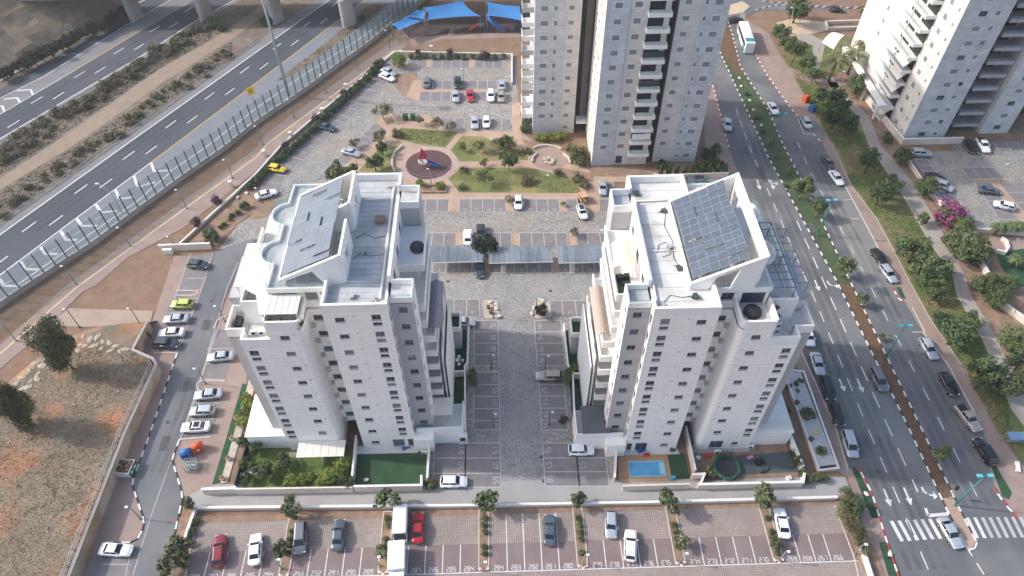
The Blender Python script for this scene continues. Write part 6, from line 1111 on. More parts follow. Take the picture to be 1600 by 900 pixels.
for i, o in enumerate([q for q in bpy.data.objects if q.get('group') == 'pergola planter plants']): o.location = (-29.0 + i * .62, 57.0, 30.15); o.scale = (.55, .55, .8)
# median scrub of the highway, each bush told apart
random.seed(21); sc = []
for i in range(64):
    u = i / 64; a = G(0, 262).lerp(G(330, 40), u); b = G(0, 232).lerp(G(300, 45), u)
    for q in range(1 + i % 2):
        f = random.random(); p = a.lerp(b, f) + Vector((random.uniform(-.8, .8), random.uniform(-.8, .8), 0)); sc.append((p, random.uniform(.9, 1.9), 'shrubdry' if random.random() < .72 else 'shrubolive'))
for i in range(60):
    u = i / 60; p = G(0, 322).lerp(G(372, 62), u).lerp(G(0, 345).lerp(G(362, 90), u), random.random()) + Vector((random.uniform(-.7, .7), random.uniform(-.7, .7), 0)); sc.append((p, random.uniform(.6, 1.35), 'shrubdry' if random.random() < .55 else 'shrubolive'))
for p, r, k in sc:
    hc, var = KIND[k]; cm, tm = var[rng.randrange(len(var))]; o = empty('scrub_bush', p, rng.uniform(0, 6), 'dry brown scrub bush on the highway median' if k == 'shrubdry' else 'olive green scrub bush on the highway median', 'bush', 'dry median scrub' if k == 'shrubdry' else 'olive median scrub', r); obj('foliage', cm, o); obj('stem', tm, o)
trees('shrub', [(335, 35, 12), (415, 32, 12), (345, 42, 9), (565, 28, 7)], 'dark green bush at the foot of an overpass pier', 'bush', 'bushes by the piers')
def emb(px, py, r, k, lab):
    hc, var = KIND[k]; z = 5.0; p = G(px, py, z); cm, tm = var[0]; o = empty('embankment_bush', (p.x, p.y, z - .6), px, lab, 'bush', None, r); obj('foliage', cm, o); obj('stem', tm, o)
emb(18, 10, 3.2, 'shrubolive', 'large flowering grey green bush on the embankment'); emb(58, 2, 2.8, 'black', 'dark bush at the top of the embankment')
trees('black', [(i * 13 + random.uniform(-3, 3), 116 - i * 6.6 + random.uniform(-3, 3), random.uniform(9, 14)) for i in range(16)], 'dark bush in the hedge at the embankment foot', 'bush', 'embankment foot hedge')
# dry grass over the field (nobody could count it)
g = MB(); random.seed(5); fx = [G(*p, FZ) for p in FT]
def inside(x, y):
    c = False; n = len(fx)
    for i in range(n):
        a, b = fx[i], fx[(i + 1) % n]
        if (a.y > y) != (b.y > y) and x < (b.x - a.x) * (y - a.y) / (b.y - a.y) + a.x: c = not c
    return c
def tuft(m, x, y, z, h, k):
    for j in range(3):
        a = random.uniform(0, 6.28); w_ = random.uniform(.03, .07); d = Vector((cos(a), sin(a), 0)); l = Vector((-sin(a), cos(a), 0)) * random.uniform(-.06, .06); m.face([(x - d.x * w_, y - d.y * w_, z), (x + d.x * w_, y + d.y * w_, z), (x + l.x + d.x * .02, y + l.y, z + h)], k)
for i in range(22000):
    x = random.uniform(-82, -48); y = random.uniform(28, 76)
    if inside(x, y): tuft(g, x, y, FZ, random.uniform(.04, .11), 0 if random.random() < .7 else 1)
tag(g.build('dry_grass', [M('dry_grass', (128, 114, 98), .95, .2, .6, 3), M('grey_grass', (106, 98, 86), .95, .2, .6, 3)]), 'dry brown grass covering the raised field', 'grass', None, 'stuff')
g = MB()
for q, n_, c in (([(718, 212), (820, 238), (826, 250), (704, 236)], 1500, 0), ([(716, 262), (896, 278), (909, 302), (700, 281)], 2600, 0), ([(626, 201), (712, 207), (696, 230), (612, 214)], 1800, 0)):
    P = [G(*p) for p in q]
    for i in range(n_): u, v = random.random(), random.random(); p = P[0].lerp(P[1], u).lerp(P[3].lerp(P[2], u), v); tuft(g, p.x, p.y, .05, random.uniform(.06, .16), c)
L1, L2 = PL(SWr), PL(PTl)
for i in range(14000):
    u, v = random.uniform(.12, .9), random.random(); a = at_len(L1, plen(L1) * u); b = at_len(L2, plen(L2) * u); p = a.lerp(b, .06 + .88 * v); tuft(g, p.x, p.y, .04, random.uniform(.08, .22), 1)
tag(g.build('lawn_grass', [M('grass_blade', (112, 118, 70), .95, .2, .6, 3), M('grass_blade_verge', (98, 112, 60), .95, .2, .6, 3)]), 'short grass on the park lawns and boulevard verge', 'grass', None, 'stuff')
g = MB(); random.seed(12)                 # weeds, twigs and stones lying on the field
for i in range(1500):
    x = random.uniform(-82, -48); y = random.uniform(28, 76)
    if inside(x, y) and (sin(x * .35) + sin(y * .28 + x * .1) + random.uniform(-1, 1)) > .2:
        for j in range(5):
            s_ = random.uniform(.08, .2); p = Vector((x + random.gauss(0, .25), y + random.gauss(0, .25), FZ + random.uniform(.03, .16))); a_ = Vector((random.gauss(0, 1), random.gauss(0, 1), random.gauss(0, .4))).normalized(); b_ = a_.cross(Vector((random.gauss(0, .4), random.gauss(0, .4), 1))).normalized(); g.face([p - a_ * s_, p + b_ * s_ * .5, p + a_ * s_, p - b_ * s_ * .5], 0 if random.random() < .6 else 1)
    elif inside(x, y) and i % 9 == 0: s_ = random.uniform(.06, .16); g.box(x - s_, x + s_, y - s_ * .8, y + s_ * .7, FZ - .02, FZ + s_, 2)
tag(g.build('field_weeds', [LF_O, LF_DRY, ROCKM]), 'olive weeds and small stones scattered over the dry field', 'weeds', None, 'stuff')
# low scrub litter over the highway median (nobody could count it), shrubs on the turf median
g = MB(); random.seed(8)
for A_, B_, n_ in (([(0, 228), (222, 97), (316, 36)], [(0, 276), (250, 106), (335, 58)], 5200), ([(0, 300), (118, 229), (362, 65)], [(0, 348), (172, 226), (362, 90)], 3600), ([(430, 128), (517, 62), (590, 8)], [(452, 120), (500, 90), (603, 8)], 500)):
    A_, B_ = PL(A_), PL(B_)
    for i in range(n_):
        u = random.random(); p = at_len(A_, plen(A_) * u).lerp(at_len(B_, plen(B_) * u), random.random()); s_ = random.uniform(.1, .34); z_ = .03 + random.random() * .22
        nrm = Vector((random.gauss(0, .7), random.gauss(0, .7), 1)).normalized(); a_ = nrm.cross(Vector((random.gauss(0, 1), random.gauss(0, 1), .1))).normalized(); b_ = nrm.cross(a_); p.z = z_; g.face([p - a_ * s_, p + b_ * s_ * .6, p + a_ * s_, p - b_ * s_ * .6], random.randrange(3))
tag(g.build('median_scrub', [LF_DRY, LF_O, M('dead_twigs', (132, 122, 110), .95, .2)]), 'low dry scrub and dead twigs covering the highway median soil', 'scrub', None, 'stuff')
trees('shrubmid', [(1166, 146, 5), (1183, 182, 6), (1192, 205, 5), (1205, 226, 6), (1215, 246, 5), (1233, 268, 6), (1228, 290, 5)], 'small shrub on the boulevard median turf', 'shrub', 'small median shrubs')
# ================================================================= street furniture and small things
def thing(name, label, cat, loc, rz=0.0, parts=(), group=None):
    root = empty(name, loc, rz, label, cat, group)
    for nm, mt, fn in parts: m = MB(); fn(m); m.build(nm, mt, root)
    return root
# ---- lamps
def twin_lamp(bx, by, label):
    def arm(m): m.bar((-.75, 0, 9.3), (.75, 0, 9.3), .08, .08)
    P = G(bx, by); b = thing('street_lamp', label, 'street lamp', P, 0, [('pole', TEAL, lambda m: m.tube([(0, 0, 0), (0, 0, 9.3)], [.13, .07], 8)), ('arm', TEAL, arm), ('base', TEAL, lambda m: m.tube([(0, 0, 0), (0, 0, .6)], .17, 8))] + [('lamp_head', M('turquoise_head', (92, 186, 192), .5, .04), lambda m, s=s: m.box(s * .75 - .38, s * .75 + .38, -.24, .24, 9.28, 9.44)) for s in (-1, 1)], 'twin headed boulevard lamps')
for a, l in (((1276, 368), 'twin headed turquoise lamp on the turf median'), ((1381, 562), 'twin headed turquoise lamp on the mulched median in the building shadow'), ((1491, 790), 'twin headed turquoise lamp by the zebra crossing'), ((1204, 232), 'twin headed turquoise lamp on the turf median beside the middle tower')): twin_lamp(*a, l)
def lamp(bx, by, h, mt, label, group, head=(-.5, .1), z0=0.0):
    P = G(bx, by, z0); thing('street_lamp', label, 'street lamp', P, 0, [('pole', mt, lambda m: m.tube([(0, 0, 0), (0, 0, h)], [.09, .06], 7)), ('arm', mt, lambda m: m.bar((0, 0, h - .05), (head[0], head[1], h), .06, .06)), ('lamp_head', LAMPW, lambda m: m.box(head[0] - .3, head[0] + .12, head[1] - .16, head[1] + .16, h - .05, h + .1)), ('base', mt, lambda m: m.box(-.14, .14, -.14, .14, 0, .25))], group)
for a in ((322, 600), (352, 503)): lamp(*a, 4.3, TEAL, 'teal street lamp beside the parking bays of the left building', 'lamps of the left street bays')
lamp(220, 811, 3.8, TEAL, 'teal street lamp on the kerb bulge below the rubbish skip', None)
for a in ((292, 326), (364, 279), (204, 385), (120, 445), (411, 226), (460, 184), (510, 145), (559, 109), (609, 75), (26, 533)): lamp(*a, 5.0, TEAL, 'teal lamp with white head along the brown path', 'lamps along the brown path')
lamp(276, 391, 3.6, TEAL, 'teal lamp at the corner of the cream wall', None); 
for a in ((125, 512), (222, 511)): lamp(*a, 5.0, DSTEEL, 'dark lamp beside the brown branch path', 'lamps of the branch path')
for a in ((615, 180), (771, 242), (857.6, 298), (674, 288), (558, 258), (725, 131), (940, 384), (410, 318)): lamp(*a, 4.2, STEEL, 'slim grey lamp in the park and its parking rows', 'park lamps', (-.3, 0))
for a in ((768, 577), (771, 497), (838, 490), (852, 578), (771, 668), (858, 665)): lamp(*a, 4.0, DSTEEL, 'slim dark lamp beside the numbered driveway bays', 'driveway lamps', (.5, 0))
for a in ((440, 889), (755, 893), (911, 882), (1062, 880), (1217, 877), (1335, 866), (593, 885)): lamp(*a, 3.4, STEEL, 'short grey lamp at the tip of a planting island', 'car park lamps', (.5, 0))
lamp(1374, 212, 4.5, STEEL, 'grey lamp beside the cream tower wall', None); lamp(1312, 140, 5, STEEL, 'grey lamp on the verge beside the palms', None); lamp(1562, 283, 4.5, STEEL, 'grey lamp in the tower car park', None); lamp(1226, 62, 9, STEEL, 'tall grey lamp beside the roundabout lawn', None)
thing('light_mast', 'very tall tapering light mast beside the noise barrier', 'light mast', G(452, 152), 0, [('mast', M('mast_grey', (150, 160, 160), .6, .05), lambda m: m.tube([(0, 0, 0), (0, 0, 30)], [.42, .2], 12)), ('head_ring', STEEL, lambda m: m.tube([(0, 0, 29.4), (0, 0, 30.2)], 1.2, 12)), ('base', CONC, lambda m: m.box(-.6, .6, -.6, .6, 0, .4))])
thing('road_lamp', 'grey highway lamp with a long arm over the carriageway', 'street lamp', G(191, 333), 0, [('pole', STEEL, lambda m: m.tube([(0, 0, 0), (0, 0, 5.6)], [.11, .08], 8)), ('arm', STEEL, lambda m: m.tube([(0, 0, 5.5), (-1.6, 1.1, 6.2), (-3.0, 1.9, 6.4)], .06, 6)), ('lamp_head', LAMPW, lambda m: m.box(-3.5, -2.8, 1.75, 2.1, 6.32, 6.46))])
thing('road_sign', 'yellow road sign beside the noise barrier', 'sign', G(397, 160), radians(35), [('post', STEEL, lambda m: m.tube([(0, 0, 0), (0, 0, 2.4)], .06, 6)), ('board', M('sign_yellow', (232, 186, 48), .5, .04), lambda m: m.box(-.9, .9, -.05, .03, 2.2, 4.2)), ('symbol', PLAST, lambda m: [m.box(-.35, .3, -.07, -.053, 3.3, 3.5), m.box(-.1, .1, -.07, -.053, 2.6, 3.2)])])
# ---- carports
def carport(x0, x1, y0, y1, label):
    root = empty('carport', (x0, y0, 0), 0, label, 'carport'); n = round((x1 - x0) / 1.03); wd = (x1 - x0) / n; m = MB()
    m.box(0, wd - .1, 0, y1 - y0, 0, .03)
    for i in range(4): m.box(wd * (i + .3) / 4, wd * (i + .55) / 4, .002, y1 - y0 - .002, .03, .075)
    me = m.mesh('roof_sheet', CORR)
    for i in range(n): o = obj('roof_sheet', me, root, (i * wd, 0, 2.5 + (.008 if i % 2 else 0))); o.rotation_euler = (.07, 0, 0)
    for i in range(int((x1 - x0) / 5) + 1):
        x = .25 + i * ((x1 - x0 - .5) / int((x1 - x0) / 5)); m = MB(); m.bar((x, y1 - y0 - .4, 0), (x, y1 - y0 - .4, 2.65), .14, .14); m.build('post', STEEL, root); m = MB(); m.bar((x, .1, 2.42), (x, y1 - y0 + .3, 2.68), .1, .14); m.build('rafter', STEEL, root)
    m = MB(); m.bar((0, -.04, 2.47), (x1 - x0, -.04, 2.47), .06, .2); m.build('gutter', ALUW, root)
carport(-13.5, -3.3, 94.0, 98.0, 'corrugated steel carport beside the left building'); carport(-2.3, 9.9, 93.5, 97.5, 'corrugated steel carport in the middle behind the dark tree'); carport(10.9, 20.5, 93.1, 97.4, 'corrugated steel carport beside the right building')
# ---- shade sails over the playground
sheet('playground_floor', [(628, 46), (660, 34), (700, 30), (830, 20), (830, 50), (700, 52), (640, 60)], 5, RUBD); sheet('playground_path', [(640, 62), (700, 54), (830, 51), (830, 58), (690, 62), (645, 74)], 5, WALK)
def sail(pts, label):
    Q = [G(x, y, z) for x, y, z in pts]; c = sum(Q, Vector()) / len(Q); root = empty('shade_sail', (c.x, c.y, 0), 0, label, 'shade sail', 'playground shade sails'); m = MB(); m.smooth = True; n = 8; Q = [q - root.location for q in Q]; gr = []
    for i in range(n + 1):
        r_ = []
        for j in range(n + 1):
            u, v = i / n, j / n; pull = .12; uu = .5 + (u - .5) * (1 - pull * sin(pi * v)); vv = .5 + (v - .5) * (1 - pull * sin(pi * u)); p = Q[0].lerp(Q[1], uu).lerp(Q[3].lerp(Q[2], uu), vv); p.z -= .5 * sin(pi * u) * sin(pi * v); r_.append(p)
        gr.append(r_)
    for i in range(n):
        for j in range(n): m.face([gr[i][j], gr[i + 1][j], gr[i + 1][j + 1], gr[i][j + 1]])
    m.build('cloth', BLUE, root)
    for q in Q: m = MB(); m.tube([(q.x, q.y, 0), (q.x, q.y, q.z + .1)], .08, 7); m.build('pole', STEEL, root)
sail([(612, 38, 4), (634, 26, 5), (662, 32, 4), (622, 48, 4)], 'small blue shade sail at the barrier end of the playground'); sail([(634, 26, 5.2), (650, 15, 5.5), (666, 16, 5), (664, 31, 4.4)], 'small blue shade sail between the larger sails'); sail([(662, 12, 6), (722, 0, 6.2), (750, 25, 4.6), (668, 31, 4.4)], 'large blue shade sail over the playground'); sail([(759, 2, 6), (812, 10, 5.6), (822, 34, 4.6), (760, 24, 4.8)], 'large blue shade sail beside the middle tower')
SLO = M('orange_plastic', (216, 112, 48), .4, .05); SLB = M('blue_plastic', (52, 116, 190), .4, .05); REDR = M('red_roof', (150, 52, 66), .6, .06)
thing('play_slide', 'orange slide with climbing frame under the blue sail', 'slide', G(742, 47), 0, [('platform', STEEL, lambda m: [m.box(1.0, 2.6, -.8, .8, 1.5, 1.65)] + [m.box(x, x + .12, y, y + .12, 0, 3.0) for x in (1.0, 2.5) for y in (-.8, .7)]), ('chute', SLO, lambda m: [m.bar((1.0, 0, 1.6), (-1.6, -.6, .3), .8, .1), m.bar((1.0, .4, 1.75), (-1.6, -.2, .45), .08, .35), m.bar((1.0, -.4, 1.75), (-1.6, -1.0, .45), .08, .35)])])
thing('tube_slide', 'curly blue tube slide under the blue sail', 'slide', G(776, 48), 0, [('tube', SLB, lambda m: m.tube([(-1.6, .6, 4.6), (-1.9, -.4, 3.6), (-1.0, -.9, 2.7), (.2, -.6, 1.9), (.8, -.8, 1.1), (1.4, -1.0, .6)], .48, 10)), ('tower', STEEL, lambda m: [m.box(x, x + .14, y, y + .14, 0, 5.2) for x in (-2.6, -1.2) for y in (.6, 2.0)] + [m.box(-2.6, -1.1, .6, 2.1, 3.8, 3.95)])])
def cone(m, r, z0, z1, n, c=(0, 0)):
    for i in range(n): a, b = 2 * pi * i / n + pi / n, 2 * pi * (i + 1) / n + pi / n; m.face([(c[0] + r * cos(a), c[1] + r * sin(a), z0), (c[0] + r * cos(b), c[1] + r * sin(b), z0), (c[0], c[1], z1)])
thing('play_tower', 'play tower with pointed red roof and blue slide in the park circle', 'play tower', G(662, 261), 0, [('platform', ALUW, lambda m: m.prism([(1.0 * cos(i * pi / 3), 1.0 * sin(i * pi / 3)) for i in range(6)], 1.3, 1.45)), ('panel', M('cream_panel', (224, 220, 200), .6, .04), lambda m: [m.bar((1.0 * cos(i * pi / 3), 1.0 * sin(i * pi / 3), 1.8), (1.0 * cos((i + 1) * pi / 3), 1.0 * sin((i + 1) * pi / 3), 1.8), .05, .7) for i in (3, 4, 2)]), ('roof', REDR, lambda m: cone(m, 1.25, 2.9, 5.2, 4)), ('slide', SLB, lambda m: [m.bar((.9, .1, 1.45), (3.6, -.3, .3), .6, .08), m.bar((.9, .4, 1.6), (3.6, 0, .45), .06, .3), m.bar((.9, -.2, 1.6), (3.6, -.6, .45), .06, .3)])] + [('post', M('pink_post', (200, 150, 150), .5, .05), lambda m, i=i: m.tube([(.95 * cos(i * pi / 2 + .78), .95 * sin(i * pi / 2 + .78), 0), (.95 * cos(i * pi / 2 + .78), .95 * sin(i * pi / 2 + .78), 3.0)], .06, 6)) for i in range(4)])
fen = empty('play_fence', pc, 0, 'low curved rail fence along the front of the play circle', 'fence'); m = MB(); arc = [(pr * cos(a), pr * sin(a)) for a in [pi * (1.05 + .9 * i / 24) for i in range(25)]]
for (a, b), (c, d_) in zip(arc, arc[1:]): m.bar((a, b, .75), (c, d_, .75), .05, .05)
m.build('rail', STEEL, fen); pm = MB(); pm.box(-.03, .03, -.03, .03, 0, .78); pme = pm.mesh('fence_post', STEEL)
for a, b in arc[::2]: obj('post', pme, fen, (a, b, 0))
# ---- roofs: pipes, boxes, tanks
def pipe(label, pts, r=.1): 
    o = Vector(pts[0]); m = MB(); m.tube([Vector(p) - o for p in pts], r, 8); tag(m.build('roof_pipe', ALUW, None, o), label, 'pipe')
pipe('long white pipe along the roof beside the left street', [(-14.95, 58.0, 33.6), (-15.0, 79.6, 33.6)], .16); pipe('white pipe across the front of the roof beside the left street', [(-21.5, 61.2, 33.55), (-15.2, 61.0, 33.55)], .08); pipe('white pipe across the rear of the left roof', [(-18.9, 76.6, 33.55), (-15.2, 76.8, 33.55)], .07)
pipe('long white pipe along the roof beside the boulevard', [(19.0, 55.6, 33.6), (19.1, 75.2, 33.6)], .13); pipe('white pipe across the rear of the right roof', [(19.3, 75.0, 33.6), (25.4, 75.1, 33.6)], .1); pipe('white pipe across the middle of the right roof', [(19.2, 65.2, 33.55), (23.0, 65.2, 33.55)], .07)
def blk(name, label, cat, loc, sx, sy, sz, mt, rz=0, extra=None):
    m = MB(); m.box(-sx / 2, sx / 2, -sy / 2, sy / 2, 0, sz - .04); m.box(-sx / 2 - .03, sx / 2 + .03, -sy / 2 - .03, sy / 2 + .03, sz - .04, sz)
    if extra: extra(m)
    return tag(m.build(name, mt if isinstance(mt, list) else [mt], None, loc, rz), label, cat)
blk('roof_hatch', 'brown square hatch box on the left roof', 'roof hatch', (-16.3, 72.3, 33.43), 1.3, 1.3, .5, M('rusty_box', (140, 118, 104), .8, .15)); 
for i, (x, y, l) in enumerate(((-18.0, 66.4, 'small grey vent near the gable gap of the left roof'), (-15.9, 57.9, 'grey valve box at the front end of the left roof pipe'), (-18.6, 58.6, 'grey pump near the front parapet of the left roof'), (-15.4, 79.3, 'grey valve box at the rear of the left roof pipe'), (19.5, 55.8, 'grey valve box at the front end of the right roof pipe'), (23.9, 57.2, 'dark pump near the front parapet of the right roof'), (22.2, 66.0, 'grey valve cluster in the middle of the right roof'), (19.3, 76.6, 'dark pump at the rear of the right roof'), (22.7, 62.0, 'dark small vent beside the right solar frame'), (22.6, 72.8, 'dark box beside the rear corner of the right solar frame'))):
    blk('roof_unit', l, 'roof unit', (x, y, 33.43), .75, .5, .4, GREYP if 'dark' not in l else DSTEEL, i, lambda m: (m.box(-.15, .15, -.6, -.2, .1, .35), m.tube([(.3, .2, .3), (.7, .5, .1)], .05, 6)))
def dome(name, label, cat, loc, r, h, mt):
    m = MB(); n = 14; prof = [(r, 0), (r * 1.02, h * .35), (r * .9, h * .7), (r * .55, h * .93), (0.02, h)]
    for (ra, za), (rb, zb) in zip(prof, prof[1:]):
        for i in range(n): a, b = 2 * pi * i / n, 2 * pi * (i + 1) / n; m.face([(ra * cos(a), ra * sin(a), za), (ra * cos(b), ra * sin(b), za), (rb * cos(b), rb * sin(b), zb), (rb * cos(a), rb * sin(a), zb)])
    return tag(m.build(name, mt, None, loc), label, cat)
q = G(652, 387, 30.2); dome('covered_tub', 'dark grey covered tub on the side terrace of the left building', 'tub', (min(q.x, -11.4), q.y, 30.0), 1.0, 1.0, M('dark_cover', (70, 74, 80), .7, .1)); q = G(1176, 487, 30.4); dome('covered_table', 'black round covered table on the roof terrace by the boulevard', 'table', (q.x, q.y, 30.1), 1.15, .9, M('black_cover', (48, 50, 54), .7, .1))
for i, (px, py) in enumerate(((1213, 470), (1214, 482), (1216, 495), (1200, 470))):
    q = G(px, py, 30.4); thing('potted_plant', ('red flowering potted plant on the terrace by the boulevard' if i < 3 else 'green potted plant behind the covered table'), 'plant', (q.x, q.y, 30.1), i, [('pot', M('red_pot', (150, 50, 54), .6, .05), lambda m: m.tube([(0, 0, 0), (0, 0, .35)], [.14, .2], 9))], 'terrace flower pots' if i < 3 else None); 
    o = bpy.data.objects[-1] if False else None
    root = [r_ for r_ in bpy.data.objects if r_.name.startswith('potted_plant')][-1]; c = obj('leaves', KIND['magenta' if i < 3 else 'shrubmid'][1][0][0], root, (0, 0, .2)); c.scale = (.4, .4, .5)
def ac(label, loc, rz=0, group=None):
    thing('air_conditioner', label, 'air conditioner', loc, rz, [('casing', ALUW, lambda m: m.box(-.45, .45, -.18, .18, .05, .72)), ('fan_grille', PLAST, lambda m: m.tube([(-.1, -.2, .4), (-.1, -.175, .4)], .24, 14)), ('foot', STEEL, lambda m: m.box(-.35, -.3, -.2, .2, 0, .05)), ('foot', STEEL, lambda m: m.box(.3, .35, -.2, .2, 0, .05))], group)
for i in range(3): ac('white air conditioner on the small roof recess by the left street', (-32.3 + i * 1.0, 58.5, 26.7), .2, 'air conditioners by the left street')
for i in range(3): ac('white air conditioner on the small roof recess by the boulevard', (35.0 + i * .5, 55.7 + i * .9, 26.7), .4, 'air conditioners by the boulevard')
for x, y, l in ((-12.6, 55.2, 'white air conditioner at the foot of the left building beside the turf garden'), (32.8, 53.9, 'white air conditioner on the terrace strip by the trampoline'), (38.2, 54.6, 'white air conditioner at the foot of the right wing'), (17.0, 55.1, 'white air conditioner near the pool garden corner')): ac(l, (x, y, .1))
# dark thing on left outer terrace
blk('storage_box', 'dark covered bicycle pile on the outer roof terrace by the left street', 'storage', (-34.6, 60.2, 26.76), .8, 1.6, .8, PLAST)
# ---- gardens
WATER = M('pool_water', (86, 160, 204), .05, .12, .8, 3, spec=.7); pq = [G(983, 723.5), G(1035.5, 720.7), G(1041.4, 743.7), G(985.6, 745)]
px0, px1, py0, py1 = pq[3].x, pq[2].x - .2, pq[3].y, pq[0].y
pool = thing('swimming_pool', 'small rectangular blue swimming pool in a timber deck', 'pool', (px0, py0, .08), 0, [('water', WATER, lambda m: m.box(0, px1 - px0, 0, py1 - py0, .0, .05)), ('rim', M('pool_rim', (150, 190, 206), .4, .05), lambda m: [m.box(-.2, px1 - px0 + .2, -.2, 0, .0, .12), m.box(-.2, px1 - px0 + .2, py1 - py0, py1 - py0 + .2, .0, .12), m.box(-.2, 0, 0, py1 - py0, .0, .118), m.box(px1 - px0, px1 - px0 + .2, 0, py1 - py0, .0, .118)]), ('step', M('pool_step', (150, 200, 214), .3, .03), lambda m: m.box(px1 - px0 - .7, px1 - px0 - .01, .3, py1 - py0 - .1, .045, .058)), ('ladder', STEEL, lambda m: [m.tube([(.3, 1.2 + s, .05), (.0, 1.2 + s, .6), (-.4, 1.2 + s, .1)], .03, 6) for s in (0, .5)])])
dp = bpy.data.objects['pool_deck']; a, b, c, d_ = G(966, 712), G(1042, 708), G(1050, 750), G(966, 754); n = 26; m = MB(); m.box(0, 1, 0, .27, 0, .03); DK = M('deck_board', (178, 142, 110), .7, .12, .8, 6, rnd=.12); 
for i in range(n):
    f = i / n; y = d_.y + (a.y - d_.y) * (f + .5 / n); x0 = d_.x + (a.x - d_.x) * f; x1 = c.x + (b.x - c.x) * f; hh = abs(a.y - d_.y) / n * .47
    for xa, xb in ((x0, x1),) if not (py0 - .2 < y < py1 + .2) else ((x0, px0 - .22), (px1 + .22, x1)):
        mm = MB(); mm.box(xa, xb, y - hh, y + hh, .072, .1); mm.build('deck_board', DK, dp)
def trampoline(px, py, r):
    P = G(px, py); ring = lambda m, r0, r1, z0, z1, n=24: [m.face([(r0 * cos(2 * pi * i / n), r0 * sin(2 * pi * i / n), z0), (r0 * cos(2 * pi * (i + 1) / n), r0 * sin(2 * pi * (i + 1) / n), z0), (r1 * cos(2 * pi * (i + 1) / n), r1 * sin(2 * pi * (i + 1) / n), z1), (r1 * cos(2 * pi * i / n), r1 * sin(2 * pi * i / n), z1)]) for i in range(n)]
    NET = bpy.data.materials.new('safety_net'); NET.use_nodes = True; N = NET.node_tree.nodes; t = N.new('ShaderNodeBsdfTransparent'); x = N.new('ShaderNodeMixShader'); x.inputs[0].default_value = .35; N['Principled BSDF'].inputs['Base Color'].default_value = (.02, .025, .03, 1); NET.node_tree.links.new(t.outputs[0], x.inputs[1]); NET.node_tree.links.new(N['Principled BSDF'].outputs[0], x.inputs[2]); NET.node_tree.links.new(x.outputs[0], N['Material Output'].inputs[0])
    thing('trampoline', 'large round trampoline with green rim and safety net', 'trampoline', P, 0, [('mat', M('trampoline_mat', (44, 48, 54), .7, .06), lambda m: m.face([(r * .82 * cos(2 * pi * i / 24), r * .82 * sin(2 * pi * i / 24), .82) for i in range(24)])), ('rim_pad', M('green_pad', (46, 106, 84), .6, .06), lambda m: (ring(m, r * .8, r, .85, .84), ring(m, r, r * 1.01, .84, .74))), ('net', NET, lambda m: ring(m, r * .86, r * .86, .85, 2.4))] + [('net_pole', PLAST, lambda m, i=i: m.tube([(r * cos(i * pi / 3), r * sin(i * pi / 3), 0), (r * cos(i * pi / 3), r * sin(i * pi / 3), 2.5)], .045, 6)) for i in range(6)])
trampoline(1133, 733, 2.1)
thing('garden_set', 'red and white plastic garden seats under the silvery shrubs', 'seats', G(394, 739), .4, [('table', M('white_plastic', (228, 226, 222), .5, .04), lambda m: [m.box(-.5, .5, -.5, .5, .68, .74)] + [m.box(x, x + .06, y, y + .06, 0, .68) for x in (-.45, .4) for y in (-.45, .4)]), ('seat', M('red_plastic', (196, 44, 56), .5, .05), lambda m: [m.box(-.4, .4, .8, 1.4, .4, .47), m.box(-.4, .4, 1.36, 1.43, .47, .95)]), ('seat', M('white_plastic', (228, 226, 222)), lambda m: [m.box(-1.5, -.9, -.3, .3, .4, .46), m.box(-1.5, -1.44, -.3, .3, .46, .9)]), ('seat', M('white_plastic', (228, 226, 222)), lambda m: [m.box(.9, 1.5, -.6, 0, .4, .46), m.box(1.44, 1.5, -.6, 0, .46, .9)])])
thing('terrace_set', 'white round stools around a small table on the terrace turf', 'seats', G(715, 565), 0, [('table', WHITE2, lambda m: m.tube([(0, 0, .5), (0, 0, .56)], .4, 14))] + [('stool', WHITE2, lambda m, i=i: m.tube([(.85 * cos(i * 1.26), .85 * sin(i * 1.26), 0), (.85 * cos(i * 1.26), .85 * sin(i * 1.26), .45)], [.22, .3], 10)) for i in range(5)])
blk('garden_shed', 'pale green storage chest on the turf terrace of the left building', 'storage', G(708, 537), 1.3, 1.0, .9, M('sage_plastic', (158, 172, 156), .6, .05)); blk('garden_chest', 'white storage chest on the turf terrace of the right building', 'storage', G(906, 547), 1.0, 1.0, .8, ALUW)
for px, py, l in ((371, 655, 'round clay pot on the rock strip near the white extension'), (364, 687, 'round clay pot in the middle of the rock strip'), (358, 718, 'round clay pot low on the rock strip'), (349, 749, 'round clay pot at the corner of the rock strip'), (1244, 631, 'dark round planter in the pale gravel beside the round shrub'), (1266, 688, 'dark round planter in the pale gravel between two shrubs')):
    dk = 'dark' in l; P = G(px, py, .5 if dk else 0); thing('plant_pot', l, 'pot', (P.x, P.y, .62 if dk else .08), 0, [('pot', M('clay_pot', (196, 176, 150), .8, .1) if not dk else PLAST, lambda m: m.tube([(0, 0, 0), (0, 0, .5)], [.3, .42], 14)), ('soil', MULCH, lambda m: m.tube([(0, 0, .5), (0, 0, .515)], .34, 14))])
